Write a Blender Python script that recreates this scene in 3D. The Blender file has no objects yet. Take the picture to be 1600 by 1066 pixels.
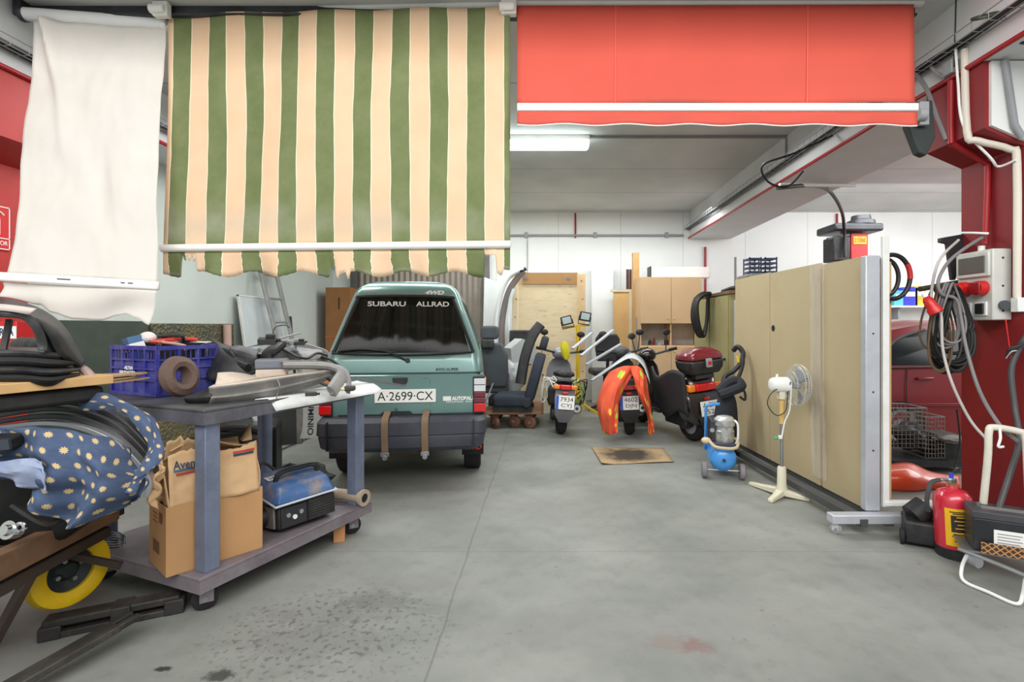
import bpy, bmesh, math, random
from mathutils import Vector, Matrix, noise
random.seed(7)
R = math.radians
S = bpy.context.scene
C = S.collection
# ---------------- camera ----------------
cam_d = bpy.data.cameras.new('camera')
cam = bpy.data.objects.new('camera', cam_d); C.objects.link(cam)
cam.location = (0, 0, 1.4); cam.rotation_euler = (R(90), 0, 0)
cam_d.sensor_width = 36; cam_d.lens = 18
cam_d.shift_x = -50/1600; cam_d.shift_y = -23/1600
cam_d.clip_start = .05
S.camera = cam
# ---------------- world, daylight through the openings, added fill lamps, exposure ----------------
W = bpy.data.worlds.new('world'); S.world = W; W.use_nodes = True
bgn = W.node_tree.nodes['Background']
bgn.inputs[0].default_value = (.95, .98, 1, 1); bgn.inputs[1].default_value = .62
def area(name, loc, rot, sx, sy, power, col=(1, 1, 1)):
    d = bpy.data.lights.new(name, 'AREA'); d.shape = 'RECTANGLE'; d.size = sx; d.size_y = sy
    d.energy = power; d.color = col
    o = bpy.data.objects.new(name, d); C.objects.link(o); o.location = loc; o.rotation_euler = [R(a) for a in rot]
    return o
area('daylight_front', (0, -1.6, 4.6), (48, 0, 0), 8, 2.5, 400, (1, .99, .97))
area('ceiling_fill_middle', (-.4, 5.4, 3.4), (0, 0, 0), 5, .4, 105, (.96, 1, .99))  # added area lamp to light the interior, no fixture of its own
area('ceiling_fill_back', (.2, 8.2, 3.3), (8, 0, 0), 5, .4, 80, (.96, 1, .99))  # added lamp brightening the back of the room, no tubes hang here
area('daylight_right_bay', (7.2, 5.2, 3.2), (0, 25, 0), 3.5, 4, 240, (1, 1, 1))
area('fill_right_wall', (6.4, 7.3, 3.3), (32, 0, 0), 5, .6, 90, (1, 1, 1))  # added fill aimed at the next bay's back wall to brighten it
area('fill_left', (-2.6, 4.2, 3.3), (0, 0, 0), 1.6, .4, 25, (1, 1, 1))  # added weak fill under the ceiling, no opening on this side
S.view_settings.view_transform = 'Standard'; S.view_settings.look = 'None'
S.view_settings.exposure = .1; S.view_settings.gamma = 1
S.view_settings.use_curve_mapping = False

# ---------------- helpers ----------------
def V(*a): return Vector(a)
def P(px, py, Y): return Vector(((px-850)/800*Y, Y, 1.4-(py-510)/800*Y))
def PZ(px, py, z):
    Y = 800*(1.4-z)/(py-510); return Vector(((px-850)/800*Y, Y, z))
def lin(c):
    return tuple(((v/255)/12.92 if v/255 <= .04045 else ((v/255+.055)/1.055)**2.4) for v in c)
def frame(loc, rz=0, rx=0, ry=0):
    return Matrix.Translation(Vector(loc)) @ Matrix.Rotation(R(rz), 4, 'Z') @ Matrix.Rotation(R(rx), 4, 'X') @ Matrix.Rotation(R(ry), 4, 'Y')
def axes(o, right, up):
    r = Vector(right).normalized(); u = Vector(up); u = (u-r*u.dot(r)).normalized(); n = r.cross(u)
    m = Matrix((r, u, n)).transposed().to_4x4(); m.translation = Vector(o); return m
def smooth(pts, n=6, closed=False):
    pts = [Vector(p) for p in pts]; k = len(pts); out = []
    if k < 3: return pts
    for i in range(k if closed else k-1):
        g = (lambda j: pts[j % k]) if closed else (lambda j: pts[max(0, min(k-1, j))])
        a, b, c, d = g(i-1), g(i), g(i+1), g(i+2)
        for q in range(n):
            t = q/n
            out.append(.5*((2*b)+(c-a)*t+(2*a-5*b+4*c-d)*t*t+(3*b-a-3*c+d)*t**3))
    if not closed: out.append(pts[-1])
    return out
class MB:
    def __init__(s, M=None): s.bm = bmesh.new(); s.M = M or Matrix(); s.uv = None
    def v(s, p): return s.bm.verts.new(p)
    def f(s, vs):
        try: return s.bm.faces.new(vs)
        except ValueError: return None
    def box(s, x0, x1, y0, y1, z0, z1, M=None):
        M = M or Matrix()
        vs = [s.v(M @ V(x, y, z)) for z in (z0, z1) for x, y in ((x0, y0), (x1, y0), (x1, y1), (x0, y1))]
        for q in ((3, 2, 1, 0), (4, 5, 6, 7), (0, 1, 5, 4), (1, 2, 6, 5), (2, 3, 7, 6), (3, 0, 4, 7)): s.f([vs[i] for i in q])
        return s
    def bar(s, p0, p1, w, h, up=(0, 0, 1)):
        p0 = Vector(p0); p1 = Vector(p1); d = p1-p0; u = Vector(up)
        if abs(d.normalized().dot(u.normalized())) > .97: u = V(0, 1, 0)
        M = axes(p0, d, u); return s.box(0, d.length, -h/2, h/2, -w/2, w/2, M)
    def loft(s, secs, cap=True, closed=True, loop=False):
        rows = [[s.v(p) for p in c] for c in secs]; n = len(rows[0])
        for a in range(len(rows) if loop else len(rows)-1):
            r0, r1 = rows[a], rows[(a+1) % len(rows)]
            for i in range(n if closed else n-1):
                j = (i+1) % n; s.f([r0[i], r0[j], r1[j], r1[i]])
        if cap and not loop and closed: s.f(rows[0][::-1]); s.f(rows[-1])
        return s
    def cyl(s, p0, p1, r0, r1=None, n=16):
        p0 = Vector(p0); p1 = Vector(p1); d = p1-p0; r1 = r0 if r1 is None else r1
        q = d.normalized().to_track_quat('Z', 'Y').to_matrix()
        c = [q @ V(math.cos(2*math.pi*i/n), math.sin(2*math.pi*i/n), 0) for i in range(n)]
        return s.loft([[p0+k*r0 for k in c], [p1+k*r1 for k in c]])
    def tube(s, pts, r, n=8, closed=False, k=6, flat=1.0):
        pts = smooth(pts, k, closed) if k else [Vector(p) for p in pts]
        m = len(pts); secs = []; up = None
        for i in range(m):
            a = pts[(i-1) % m] if closed or i else pts[0]; b = pts[(i+1) % m] if closed or i < m-1 else pts[-1]
            t = (b-a).normalized()
            if up is None:
                up = V(0, 0, 1) if abs(t.z) < .9 else V(1, 0, 0)
            up = (up-t*up.dot(t)).normalized(); sd = t.cross(up)
            rr = r(i/(m-1)) if callable(r) else r
            secs.append([pts[i]+sd*math.cos(2*math.pi*j/n)*rr+up*math.sin(2*math.pi*j/n)*rr*flat for j in range(n)])
        return s.loft(secs, loop=closed)
    def lathe(s, prof, M=None, n=24):
        M = M or Matrix()
        secs = [[M @ V(r*math.cos(2*math.pi*i/n), r*math.sin(2*math.pi*i/n), z) for i in range(n)] for r, z in prof]
        return s.loft(secs)
    def ring(s, prof, M=None, n=32):
        "closed profile (r,z) swept about z"
        M = M or Matrix()
        secs = [[M @ V(r*math.cos(2*math.pi*i/n), r*math.sin(2*math.pi*i/n), z) for r, z in prof] for i in range(n)]
        return s.loft(secs, loop=True)
    def prism(s, poly, z0, z1, M=None):
        M = M or Matrix()
        return s.loft([[M @ V(x, y, z0) for x, y in poly], [M @ V(x, y, z1) for x, y in poly]])
    def sheet(s, fn, nu, nv):
        "open surface fn(u,v)->point, uv stored"
        if s.uv is None: s.uv = s.bm.loops.layers.uv.new('uv')
        g = [[s.v(fn(i/nu, j/nv)) for i in range(nu+1)] for j in range(nv+1)]
        for j in range(nv):
            for i in range(nu):
                f = s.f([g[j][i], g[j][i+1], g[j+1][i+1], g[j+1][i]])
                for lp, (a, b) in zip(f.loops, ((i, j), (i+1, j), (i+1, j+1), (i, j+1))): lp[s.uv].uv = (a/nu, b/nv)
        return s
    def ball(s, c, rx, ry=None, rz=None, n=14):
        ry = rx if ry is None else ry; rz = rx if rz is None else rz; c = Vector(c)
        secs = [[c+V(rx*math.sin(a)*math.cos(2*math.pi*i/n), ry*math.sin(a)*math.sin(2*math.pi*i/n), -rz*math.cos(a)) for i in range(n)]
                for a in [math.pi*(k+.15)/(8.3) for k in range(9)]]
        return s.loft(secs)
def world_of(o):
    m = o.matrix_basis.copy()
    while o.parent: o = o.parent; m = o.matrix_basis @ m
    return m
def props(o, label=None, cat=None, group=None, kind=None):
    for k, v in (('label', label), ('category', cat), ('group', group), ('kind', kind)):
        if v: o[k] = v
    return o
def obj(name, mb, mat, parent=None, label=None, cat=None, group=None, kind=None, bev=0, sub=0, solid=0, sm=True, ang=38, seg=2):
    bm = mb.bm; bm.transform(mb.M)
    bmesh.ops.recalc_face_normals(bm, faces=bm.faces[:])
    me = bpy.data.meshes.new(name); bm.to_mesh(me); bm.free()
    o = bpy.data.objects.new(name, me); C.objects.link(o)
    me.materials.append(mat)
    if parent: me.transform(world_of(parent).inverted()); o.parent = parent
    else:
        xs = [v.co for v in me.vertices]
        c = V(sum(v.x for v in xs)/len(xs), sum(v.y for v in xs)/len(xs), min(v.z for v in xs))
        me.transform(Matrix.Translation(-c)); o.location = c
    if sm:
        for p in me.polygons: p.use_smooth = True
        me.set_sharp_from_angle(angle=R(ang))
    if solid: m = o.modifiers.new('solid', 'SOLIDIFY'); m.thickness = solid; m.offset = 0
    if bev: m = o.modifiers.new('bevel', 'BEVEL'); m.width = bev; m.segments = seg; m.limit_method = 'ANGLE'; m.angle_limit = R(40)
    if sub: m = o.modifiers.new('sub', 'SUBSURF'); m.levels = m.render_levels = sub
    return props(o, label, cat, group, kind)
def thing(name, label, cat, loc, rotz=0, group=None):
    o = bpy.data.objects.new(name, None); C.objects.link(o); o.empty_display_size = .1
    o.location = loc; o.rotation_euler = (0, 0, R(rotz))
    return props(o, label, cat, group)
def dup(root, loc, label=None, rotz=None):
    r = root.copy(); C.objects.link(r); r.location = loc
    if rotz is not None: r.rotation_euler = (0, 0, R(rotz))
    if label: r['label'] = label
    for ch in list(root.children):
        c = ch.copy(); C.objects.link(c); c.parent = r
        for g in ch.children:
            d = g.copy(); C.objects.link(d); d.parent = c
    return r
def text(name, s, M, w, h, mat, parent=None, depth=.0015, label=None, cat=None, shear=0, bold=0):
    cu = bpy.data.curves.new(name, 'FONT'); cu.body = s; cu.extrude = 1; cu.align_x = 'CENTER'; cu.shear = shear; cu.offset = bold
    t = bpy.data.objects.new(name, cu); C.objects.link(t)
    dg = bpy.context.evaluated_depsgraph_get(); me = bpy.data.meshes.new_from_object(t.evaluated_get(dg))
    bpy.data.objects.remove(t)
    xs = [v.co.x for v in me.vertices]; ys = [v.co.y for v in me.vertices]
    x0, x1, y0, y1 = min(xs), max(xs), min(ys), max(ys)
    me.transform(Matrix.Translation((-(x0+x1)/2, -(y0+y1)/2, 0)))
    me.transform(Matrix.Diagonal((w/(x1-x0), h/(y1-y0), depth, 1)))
    me.transform(M)
    b = MB(); b.bm.from_mesh(me); bpy.data.meshes.remove(me)
    return obj(name, b, mat, parent, label, cat, sm=False)
_m = {}
def mat(name, col, rough=.6, metal=0, var=.12, scale=5, dirt=None, amt=.45, dscale=3, bump=0, bscale=60, trans=0, alpha=1, emit=0, coat=0, spec=.5):
    if name in _m: return _m[name]
    m = bpy.data.materials.new(name); m.use_nodes = True; _m[name] = m
    nt = m.node_tree; N = nt.nodes; L = nt.links; b = N['Principled BSDF']
    c = lin(col)
    tc = N.new('ShaderNodeTexCoord')
    nz = N.new('ShaderNodeTexNoise'); nz.inputs['Scale'].default_value = scale; nz.inputs['Detail'].default_value = 5
    L.new(tc.outputs['Object'], nz.inputs['Vector'])
    rp = N.new('ShaderNodeValToRGB'); rp.color_ramp.elements[0].position = .3; rp.color_ramp.elements[1].position = .7
    rp.color_ramp.elements[0].color = [x*(1-var) for x in c]+[1]; rp.color_ramp.elements[1].color = [min(1, x*(1+var)) for x in c]+[1]
    L.new(nz.outputs['Fac'], rp.inputs[0]); out = rp.outputs[0]
    if dirt:
        n2 = N.new('ShaderNodeTexNoise'); n2.inputs['Scale'].default_value = dscale; n2.inputs['Detail'].default_value = 8; n2.inputs['Roughness'].default_value = .7
        L.new(tc.outputs['Object'], n2.inputs['Vector'])
        r2 = N.new('ShaderNodeValToRGB'); r2.color_ramp.elements[0].position = .45; r2.color_ramp.elements[1].position = .68
        r2.color_ramp.elements[0].color = (0, 0, 0, 1); r2.color_ramp.elements[1].color = (amt, amt, amt, 1)
        L.new(n2.outputs['Fac'], r2.inputs[0])
        mx = N.new('ShaderNodeMixRGB'); mx.inputs[2].default_value = (*lin(dirt), 1)
        L.new(r2.outputs[0], mx.inputs[0]); L.new(out, mx.inputs[1]); out = mx.outputs[0]
    L.new(out, b.inputs['Base Color'])
    b.inputs['Roughness'].default_value = rough; b.inputs['Metallic'].default_value = metal
    b.inputs['Specular IOR Level'].default_value = spec
    if coat: b.inputs['Coat Weight'].default_value = coat; b.inputs['Coat Roughness'].default_value = .08
    if trans: b.inputs['Transmission Weight'].default_value = trans
    if alpha < 1: b.inputs['Alpha'].default_value = alpha
    if emit: b.inputs['Emission Color'].default_value = (*c, 1); b.inputs['Emission Strength'].default_value = emit
    if bump:
        n3 = N.new('ShaderNodeTexNoise'); n3.inputs['Scale'].default_value = bscale; n3.inputs['Detail'].default_value = 6
        L.new(tc.outputs['Object'], n3.inputs['Vector'])
        bp = N.new('ShaderNodeBump'); bp.inputs['Strength'].default_value = bump; bp.inputs['Distance'].default_value = .02
        L.new(n3.outputs['Fac'], bp.inputs['Height']); L.new(bp.outputs[0], b.inputs['Normal'])
    return m
class NG:
    "small node-graph helper for the bespoke materials"
    def __init__(s, name, rough=.6, **kw):
        s.m = mat(name, (128, 128, 128), rough, **kw); s.nt = s.m.node_tree; s.N = s.nt.nodes; s.L = s.nt.links; s.b = s.N['Principled BSDF']
        s.tc = next(n for n in s.N if n.type == 'TEX_COORD')
    def put(s, sock, v):
        if hasattr(v, 'links'): s.L.new(v, sock)
        else: sock.default_value = v
    def math(s, op, a, b=0, c=0):
        n = s.N.new('ShaderNodeMath'); n.operation = op
        for i, x in enumerate((a, b, c)): s.put(n.inputs[i], x)
        return n.outputs[0]
    def noise(s, vec, scale, detail=4, rough=.5):
        n = s.N.new('ShaderNodeTexNoise'); n.inputs['Scale'].default_value = scale; n.inputs['Detail'].default_value = detail; n.inputs['Roughness'].default_value = rough
        s.L.new(vec, n.inputs['Vector']); return n.outputs['Fac']
    def step(s, v, a, b):
        n = s.N.new('ShaderNodeMapRange'); s.put(n.inputs[0], v); n.inputs[1].default_value = a; n.inputs[2].default_value = b; return n.outputs[0]
    def mix(s, f, a, b):
        n = s.N.new('ShaderNodeMixRGB'); s.put(n.inputs[0], f)
        for i, x in ((1, a), (2, b)):
            if isinstance(x, tuple): n.inputs[i].default_value = (*lin(x), 1)
            else: s.L.new(x, n.inputs[i])
        return n.outputs[0]
    def xyz(s, vec):
        n = s.N.new('ShaderNodeSeparateXYZ'); s.L.new(vec, n.inputs[0]); return n.outputs
    def pos(s):
        return s.N.new('ShaderNodeNewGeometry').outputs['Position']
    def color(s, c): s.L.new(c, s.b.inputs['Base Color']); return s
    def bump(s, h, st=.3, d=.01):
        n = s.N.new('ShaderNodeBump'); n.inputs['Strength'].default_value = st; n.inputs['Distance'].default_value = d
        s.L.new(h, n.inputs['Height']); s.L.new(n.outputs[0], s.b.inputs['Normal']); return s

# ---------------- shared materials ----------------
BLACK = mat('black_plastic', (30, 31, 33), .55, var=.25, dirt=(95, 92, 88), amt=.35, dscale=4)
DARK = mat('dark_rubber', (26, 26, 27), .75, var=.25, dirt=(80, 78, 74), amt=.3)
RUBBER = mat('tyre_rubber', (30, 30, 31), .8, var=.2, bump=.2)
STEEL = mat('brushed_steel', (165, 167, 170), .35, .8, var=.12)
DSTEEL = mat('dark_steel', (70, 72, 76), .45, .6, var=.25, dirt=(40, 38, 36), amt=.5)
WHITEM = mat('white_painted_metal', (232, 232, 228), .4, var=.04, dirt=(170, 165, 155), amt=.25)
GREYM = mat('grey_painted_metal', (150, 152, 155), .45, var=.08)
CHROME = mat('chrome', (215, 216, 218), .15, 1, var=.03)
CARD = mat('cardboard', (190, 145, 98), .85, var=.08, scale=3, bump=.08, bscale=30)
CARDP = mat('pale_cardboard', (214, 176, 132), .85, var=.1, scale=4, dirt=(150, 110, 75), amt=.4)
WOODL = mat('light_wood', (205, 165, 112), .6, var=.12, scale=8)
REDP = mat('red_plastic', (200, 30, 30), .35, var=.08)
CABLE = mat('grey_cable', (125, 122, 122), .5, var=.08)
BCABLE = mat('black_cable', (28, 28, 29), .5, var=.1)
WHITEP = mat('white_plastic', (235, 235, 232), .35, var=.03)
INK = mat('black_ink', (18, 18, 20), .6, var=.05)
GLASS = mat('tinted_glass', (14, 15, 14), .08, var=.05, alpha=.84, spec=.2)
PLATE = mat('number_plate_white', (238, 238, 234), .4, var=.03)
BLUEB = mat('plate_band_blue', (40, 90, 190), .4, var=.03)
# ---------------- setting ----------------
XL, YB, ZC = -4.0, 9.7, 3.56
g = NG('concrete_floor', .62, bump=0)
p = g.pos(); x, y, z = g.xyz(p)
c = g.mix(g.step(g.noise(p, .9, 6, .6), .35, .65), (116, 119, 113), (146, 147, 141))
c = g.mix(g.math('MULTIPLY', g.step(g.noise(p, 7, 8, .7), .5, .75), .35), c, (92, 93, 88))
wv = g.math('MULTIPLY', g.math('SUBTRACT', g.noise(p, 3, 3), .5), .03)
def seam(coord, at, w): return g.math('LESS_THAN', g.math('ABSOLUTE', g.math('SUBTRACT', g.math('ADD', coord, wv), at)), w)
sm_ = g.math('MAXIMUM', seam(x, -.47, .005), seam(y, 3.18, .003))
sm_ = g.math('MAXIMUM', sm_, seam(y, 6.2, .003))
c = g.mix(g.math('MULTIPLY', sm_, .4), c, (70, 70, 68))
# oil drips and stains, each with its own place and ragged outline
nf = g.noise(p, 16, 8, .75)
def stain(X, Y, rx, ry, col, amt, hard=.25):
    global c
    dx = g.math('DIVIDE', g.math('SUBTRACT', x, X), rx); dy = g.math('DIVIDE', g.math('SUBTRACT', y, Y), ry)
    d = g.math('ADD', g.math('SQRT', g.math('ADD', g.math('MULTIPLY', dx, dx), g.math('MULTIPLY', dy, dy))), g.math('MULTIPLY', g.math('SUBTRACT', nf, .5), 3.2))
    c = g.mix(g.math('MULTIPLY', g.step(d, 1+hard, 1-hard), amt*(.6 if rx > .1 else 1)), c, col)
for px, py, rx, ry, col, amt in ((590, 938, .18, .09, (70, 70, 68), .5), (490, 1000, .28, .12, (95, 94, 90), .5), (500, 960, .25, .1, (105, 104, 100), .45), (660, 910, .3, .1, (120, 119, 116), .5),
        (255, 1045, .03, .015, (35, 34, 33), .9), (345, 1055, .05, .03, (40, 39, 38), .8), (1050, 1005, .12, .06, (125, 75, 72), .45), (1090, 1010, .07, .05, (120, 70, 70), .4),
        (1325, 885, .12, .04, (100, 100, 97), .5), (900, 985, .5, .15, (128, 127, 124), .5), (1180, 960, .4, .2, (132, 130, 126), .5), (800, 800, .6, .2, (128, 128, 124), .4), (1260, 905, .2, .06, (118, 116, 112), .4)):
    q = PZ(px, py, 0); stain(q.x, q.y, rx, ry, col, amt)
drip = g.step(g.noise(p, 34, 2, .4), .57, .62)
qd = PZ(520, 985, 0); dd = g.math('ADD', g.math('POWER', g.math('DIVIDE', g.math('SUBTRACT', x, qd.x), .62), 2), g.math('POWER', g.math('DIVIDE', g.math('SUBTRACT', y, qd.y), .45), 2))
c = g.mix(g.math('MULTIPLY', g.math('MULTIPLY', drip, g.step(g.math('ADD', dd, g.math('MULTIPLY', g.math('SUBTRACT', nf, .5), 2)), 1, .3)), .5), c, (62, 61, 58))
sp = g.math('MULTIPLY', g.step(g.noise(p, 22, 3, .5), .66, .7), g.step(g.noise(p, 1.6, 3), .52, .6))
c = g.mix(g.math('MULTIPLY', sp, .45), c, (75, 74, 72))
g.color(c).bump(nf, .06, .01); FLOOR = g.m
obj('floor', MB().box(-6, 10, -6, YB+.2, -.2, 0), FLOOR, kind='structure', sm=False)
# ceiling of concrete slabs
g = NG('ceiling_slab', .8)
p = g.pos(); x, y, z = g.xyz(p)
fr = g.math('FRACT', g.math('DIVIDE', g.math('SUBTRACT', y, 5.78), 1.24))
ln = g.math('LESS_THAN', fr, .012)
c = g.mix(g.step(g.noise(p, 1.3, 5), .35, .7), (194, 196, 194), (210, 211, 208))
c = g.mix(g.math('MULTIPLY', ln, .7), c, (105, 105, 104)); g.color(c)
obj('ceiling', MB().box(-4.2, 10, 2.6, YB+.2, ZC, ZC+.25), g.m, kind='structure', sm=False)
WALLW = mat('white_wall_paint', (236, 238, 236), .75, var=.03, scale=2)
WALLG = mat('pale_green_wall_paint', (204, 211, 205), .75, var=.04, scale=2)
BEAMM = mat('beam_paint', (214, 215, 216), .75, var=.05, scale=2)
REDW = mat('red_wall_paint', (138, 30, 34), .6, var=.08, scale=3, dirt=(90, 20, 24), amt=.4)
g = NG('back_wall_panel', .7); p = g.pos(); x, y, z = g.xyz(p)
fr = g.math('FRACT', g.math('DIVIDE', g.math('ADD', x, 10.35), 1.18))
c = g.mix(g.step(g.noise(p, 1.2, 4), .3, .7), (232, 236, 235), (242, 243, 242))
c = g.mix(g.math('MULTIPLY', g.math('LESS_THAN', fr, .008), .5), c, (150, 155, 155)); g.color(c)
obj('wall_back', MB().box(-4.2, 10, YB, YB+.2, 0, ZC), g.m, kind='structure', sm=False)
obj('wall_left', MB().box(-4.2, XL, -1.5, YB, 0, ZC), WALLG, kind='structure', sm=False)
obj('wall_right', MB().box(9.8, 10, -1, YB, 0, ZC), WALLW, kind='structure', sm=False)
obj('beam_right', MB().box(2.75, 3.54, 2.0, YB, 3.06, ZC), BEAMM, kind='structure', sm=False)
obj('beam_left', MB().box(XL, -3.53, 2.0, YB, 3.08, ZC), BEAMM, kind='structure', sm=False)
pil = [(2.75, 3.06), (2.75, 2.64), (3.0, 2.53), (3.0, 0), (3.75, 0), (3.75, 3.06)]
MXZ = Matrix(((1, 0, 0, 0), (0, 0, 1, 0), (0, 1, 0, 0), (0, 0, 0, 1)))   # prism polygon in x,z  -> depth y
obj('pillar_right', MB().prism(pil, 3.2, 3.68, MXZ), REDW, kind='structure', sm=False)
obj('trim_1', MB().prism([(2.78, 3.05), (2.78, 2.65), (3.02, 2.545), (3.75, 2.545), (3.75, 3.05)], 3.18, 3.2, MXZ), WALLW, kind='structure', sm=False)
pl = [(-3.53, 3.08), (-3.53, 2.64), (-3.78, 2.53), (-3.78, 0), (-4.0, 0), (-4.0, 3.08)]
obj('pillar_left', MB().prism(pl, 3.0, 3.75, MXZ), mat('red_pillar_paint', (176, 44, 40), .6, var=.06, scale=3), kind='structure', sm=False)
# roller door in the back wall
dm = MB()
n = 44
prof = []
for i in range(n+1):
    X = -3.5+2.35*i/n
    prof.append((X, YB-.06-(.025 if i % 2 else 0)))
dm.loft([[V(X, Y, 0) for X, Y in prof], [V(X, Y, 2.7) for X, Y in prof]], cap=False, closed=False)
obj('door_1', dm, mat('brown_steel_door', (150, 140, 130), .5, .2, var=.1), kind='structure', sm=False, solid=.004)
DF = mat('door_frame_grey', (105, 104, 102), .5, .3, var=.2)
obj('trim_2', MB().box(-1.15, -1.03, YB-.14, YB, 0, 2.75), DF, kind='structure', sm=False, bev=.01)
obj('trim_3', MB().box(-3.62, -3.5, YB-.14, YB, 0, 2.75), DF, kind='structure', sm=False, bev=.01)
# sign on the pillar
th = thing('extinguisher_sign', 'red fire extinguisher sign with white border on the red pillar', 'sign', (-3.775, 3.5, 1.9))
Ms = axes((-3.776, 3.515, 2.085), (0, 1, 0), (0, 0, 1))
obj('panel', MB(Ms).box(-.105, .105, -.155, .155, 0, .004), REDP, th, sm=False)
fr = MB(Ms)
for a in ((-.1, .1, .143, .149), (-.1, .1, -.149, -.143), (-.1, -.094, -.149, .149), (.094, .1, -.149, .149), (-.1, .1, -.075, -.069)): fr.box(a[0], a[1], a[2], a[3], .004, .006)
obj('border', fr, WHITEP, th, sm=False)
ic = MB(Ms).prism([(-.04, -.05), (.035, -.05), (.035, .06), (.02, .085), (-.02, .085), (-.04, .06)], .004, .006)
ic.tube([Ms.inverted() @ (Ms @ V(a, b, .005)) for a, b in ((-.02, .1), (.03, .11), (.06, .09))], .005)
obj('pictogram', ic, WHITEP, th, sm=False)
text('lettering', 'EXTINTOR', Ms @ Matrix.Translation((0, -.105, .004)), .17, .03, WHITEP, th)

# pipes, trays and cables along the beams
RPIPE = mat('red_pipe_paint', (165, 28, 36), .45, var=.08)
def pipe(name, label, pts, r, m, cat='pipe', k=0, group=None, n=10): return obj(name, MB().tube(pts, r, n, k=k), m, label=label, cat=cat, group=group)
pipe('red_pipe', 'long red pipe under the lower edge of the white ceiling beam', [(2.735, 2.2, 3.07), (2.735, YB-.01, 3.07)], .017, RPIPE)
pipe('red_pipe', 'red pipe along the beam behind the white and striped awnings', [(-3.515, 2.2, 3.09), (-3.515, YB-.01, 3.09)], .017, RPIPE)
pipe('red_pipe', 'short red pipe on the back wall below the middle of the ceiling', [P(899, 333, 9.67), P(899, 372, 9.67)], .017, RPIPE)
pipe('red_pipe', 'red pipe on the back wall behind the tan cabinet', [P(1102, 386, 9.67), P(1102, 500, 9.67)], .02, RPIPE)
pipe('red_pipe', 'red pipe on the back wall above the car lift', [P(1308, 334, 9.67), P(1308, 400, 9.67)], .018, RPIPE)
def tray(name, label, X, sgn, y0, y1, z0):
    th = thing(name, label, 'cable tray', (X, y0, z0))
    w = MB()
    for dx, dz in ((0, 0), (0, .07), (.05, 0), (.1, 0), (.1, .06)): w.tube([(X-sgn*dx-sgn*.01, y0, z0+dz), (X-sgn*dx-sgn*.01, y1, z0+dz)], .004, 5, k=0)
    k = int((y1-y0)/.12)
    for i in range(k+1):
        Y = y0+(y1-y0)*i/k
        w.tube([(X-sgn*.01, Y, z0+.07), (X-sgn*.01, Y, z0), (X-sgn*.11, Y, z0), (X-sgn*.11, Y, z0+.06)], .003, 4, k=0)
    obj('wire_mesh', w, GREYM, th)
    for j, (dx, dz, r) in enumerate(((.03, .02, .012), (.06, .018, .014), (.085, .015, .009))):
        pts = [(X-sgn*(dx+.01*math.sin(i*1.7+j)), y0+(y1-y0)*i/14, z0+dz+.008*math.sin(i*2.1+j)) for i in range(15)]
        obj('cable', MB().tube(pts, r, 6, k=2), BCABLE, th)
    return th
tray('cable_tray', 'wire cable tray with black cables on the white beam above the panel rack', 2.75, 1, 2.2, YB-.05, 3.22)
tray('cable_tray', 'wire cable tray on the white beam above the red pillar by the white awning', -3.53, -1, 2.2, YB-.05, 3.2)
pipe('conduit', 'thin grey conduit running level along the back wall', [P(780, 368, 9.66), P(1068, 368, 9.66)], .02, GREYM)
for px in (822, 930, 1042): obj('conduit_clip', MB().box(-.03, .03, 0, .05, -.05, .05, Matrix.Translation(P(px, 367, 9.64))), GREYM, label='small grey clip holding the level conduit on the back wall', cat='clip', group='conduit clips on the back wall', bev=.006)
pipe('drop_conduit', 'thin grey line dropping from the conduit down the back wall', [P(824, 370, 9.67), P(824, 436, 9.67)], .008, GREYM)
pipe('ceiling_conduit', 'grey conduit along the ceiling joint from the tube light to the beam', [(.5, 5.8, ZC-.02), (2.74, 5.8, ZC-.02), (2.74, 5.8, 3.3)], .014, GREYM)
pipe('cable_loop', 'black cable looping out of the tray on the beam', [P(1300, 212, 4.82), P(1240, 240, 4.75), P(1192, 258, 4.9), P(1200, 284, 4.95), P(1230, 292, 4.9), P(1255, 268, 4.95)], .01, BCABLE, 'cable', 5)
pipe('white_conduit', 'white conduit stub under the beam with the black cable', [P(1218, 289, 5.4), P(1336, 290, 5.6)], .018, WHITEP)
pipe('lift_cable', 'black cable hanging from the beam down to the red car lift', [P(1215, 294, 5.3), P(1270, 290, 5.6), P(1297, 300, 6.4), P(1315, 330, 7.2), P(1319, 360, 7.68), P(1320, 402, 7.7)], .022, BCABLE, 'cable', 6)
# tube light
th = thing('ceiling_light', 'lit white tube light under the ceiling behind the striped awning', 'light', (-.22, 5.83, 3.45))
TUBE = mat('lit_tube', (238, 255, 250), .4, var=0, emit=9)
obj('housing', MB().box(-.98, .52, 5.76, 5.9, 3.5, ZC), WHITEP, th, bev=.01)
obj('tube', MB().box(-.96, .51, 5.74, 5.92, 3.425, 3.5), TUBE, th, bev=.03, seg=3)
# light panel
obj('steel_channel', MB().box(-3.5, 2.5, 3.45, 3.5, 3.5, ZC).box(-3.5, 2.5, 3.43, 3.5, 3.485, 3.5), DSTEEL, label='dark steel channel under the ceiling carrying the three awnings', cat='steel beam', sm=False)
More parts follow.
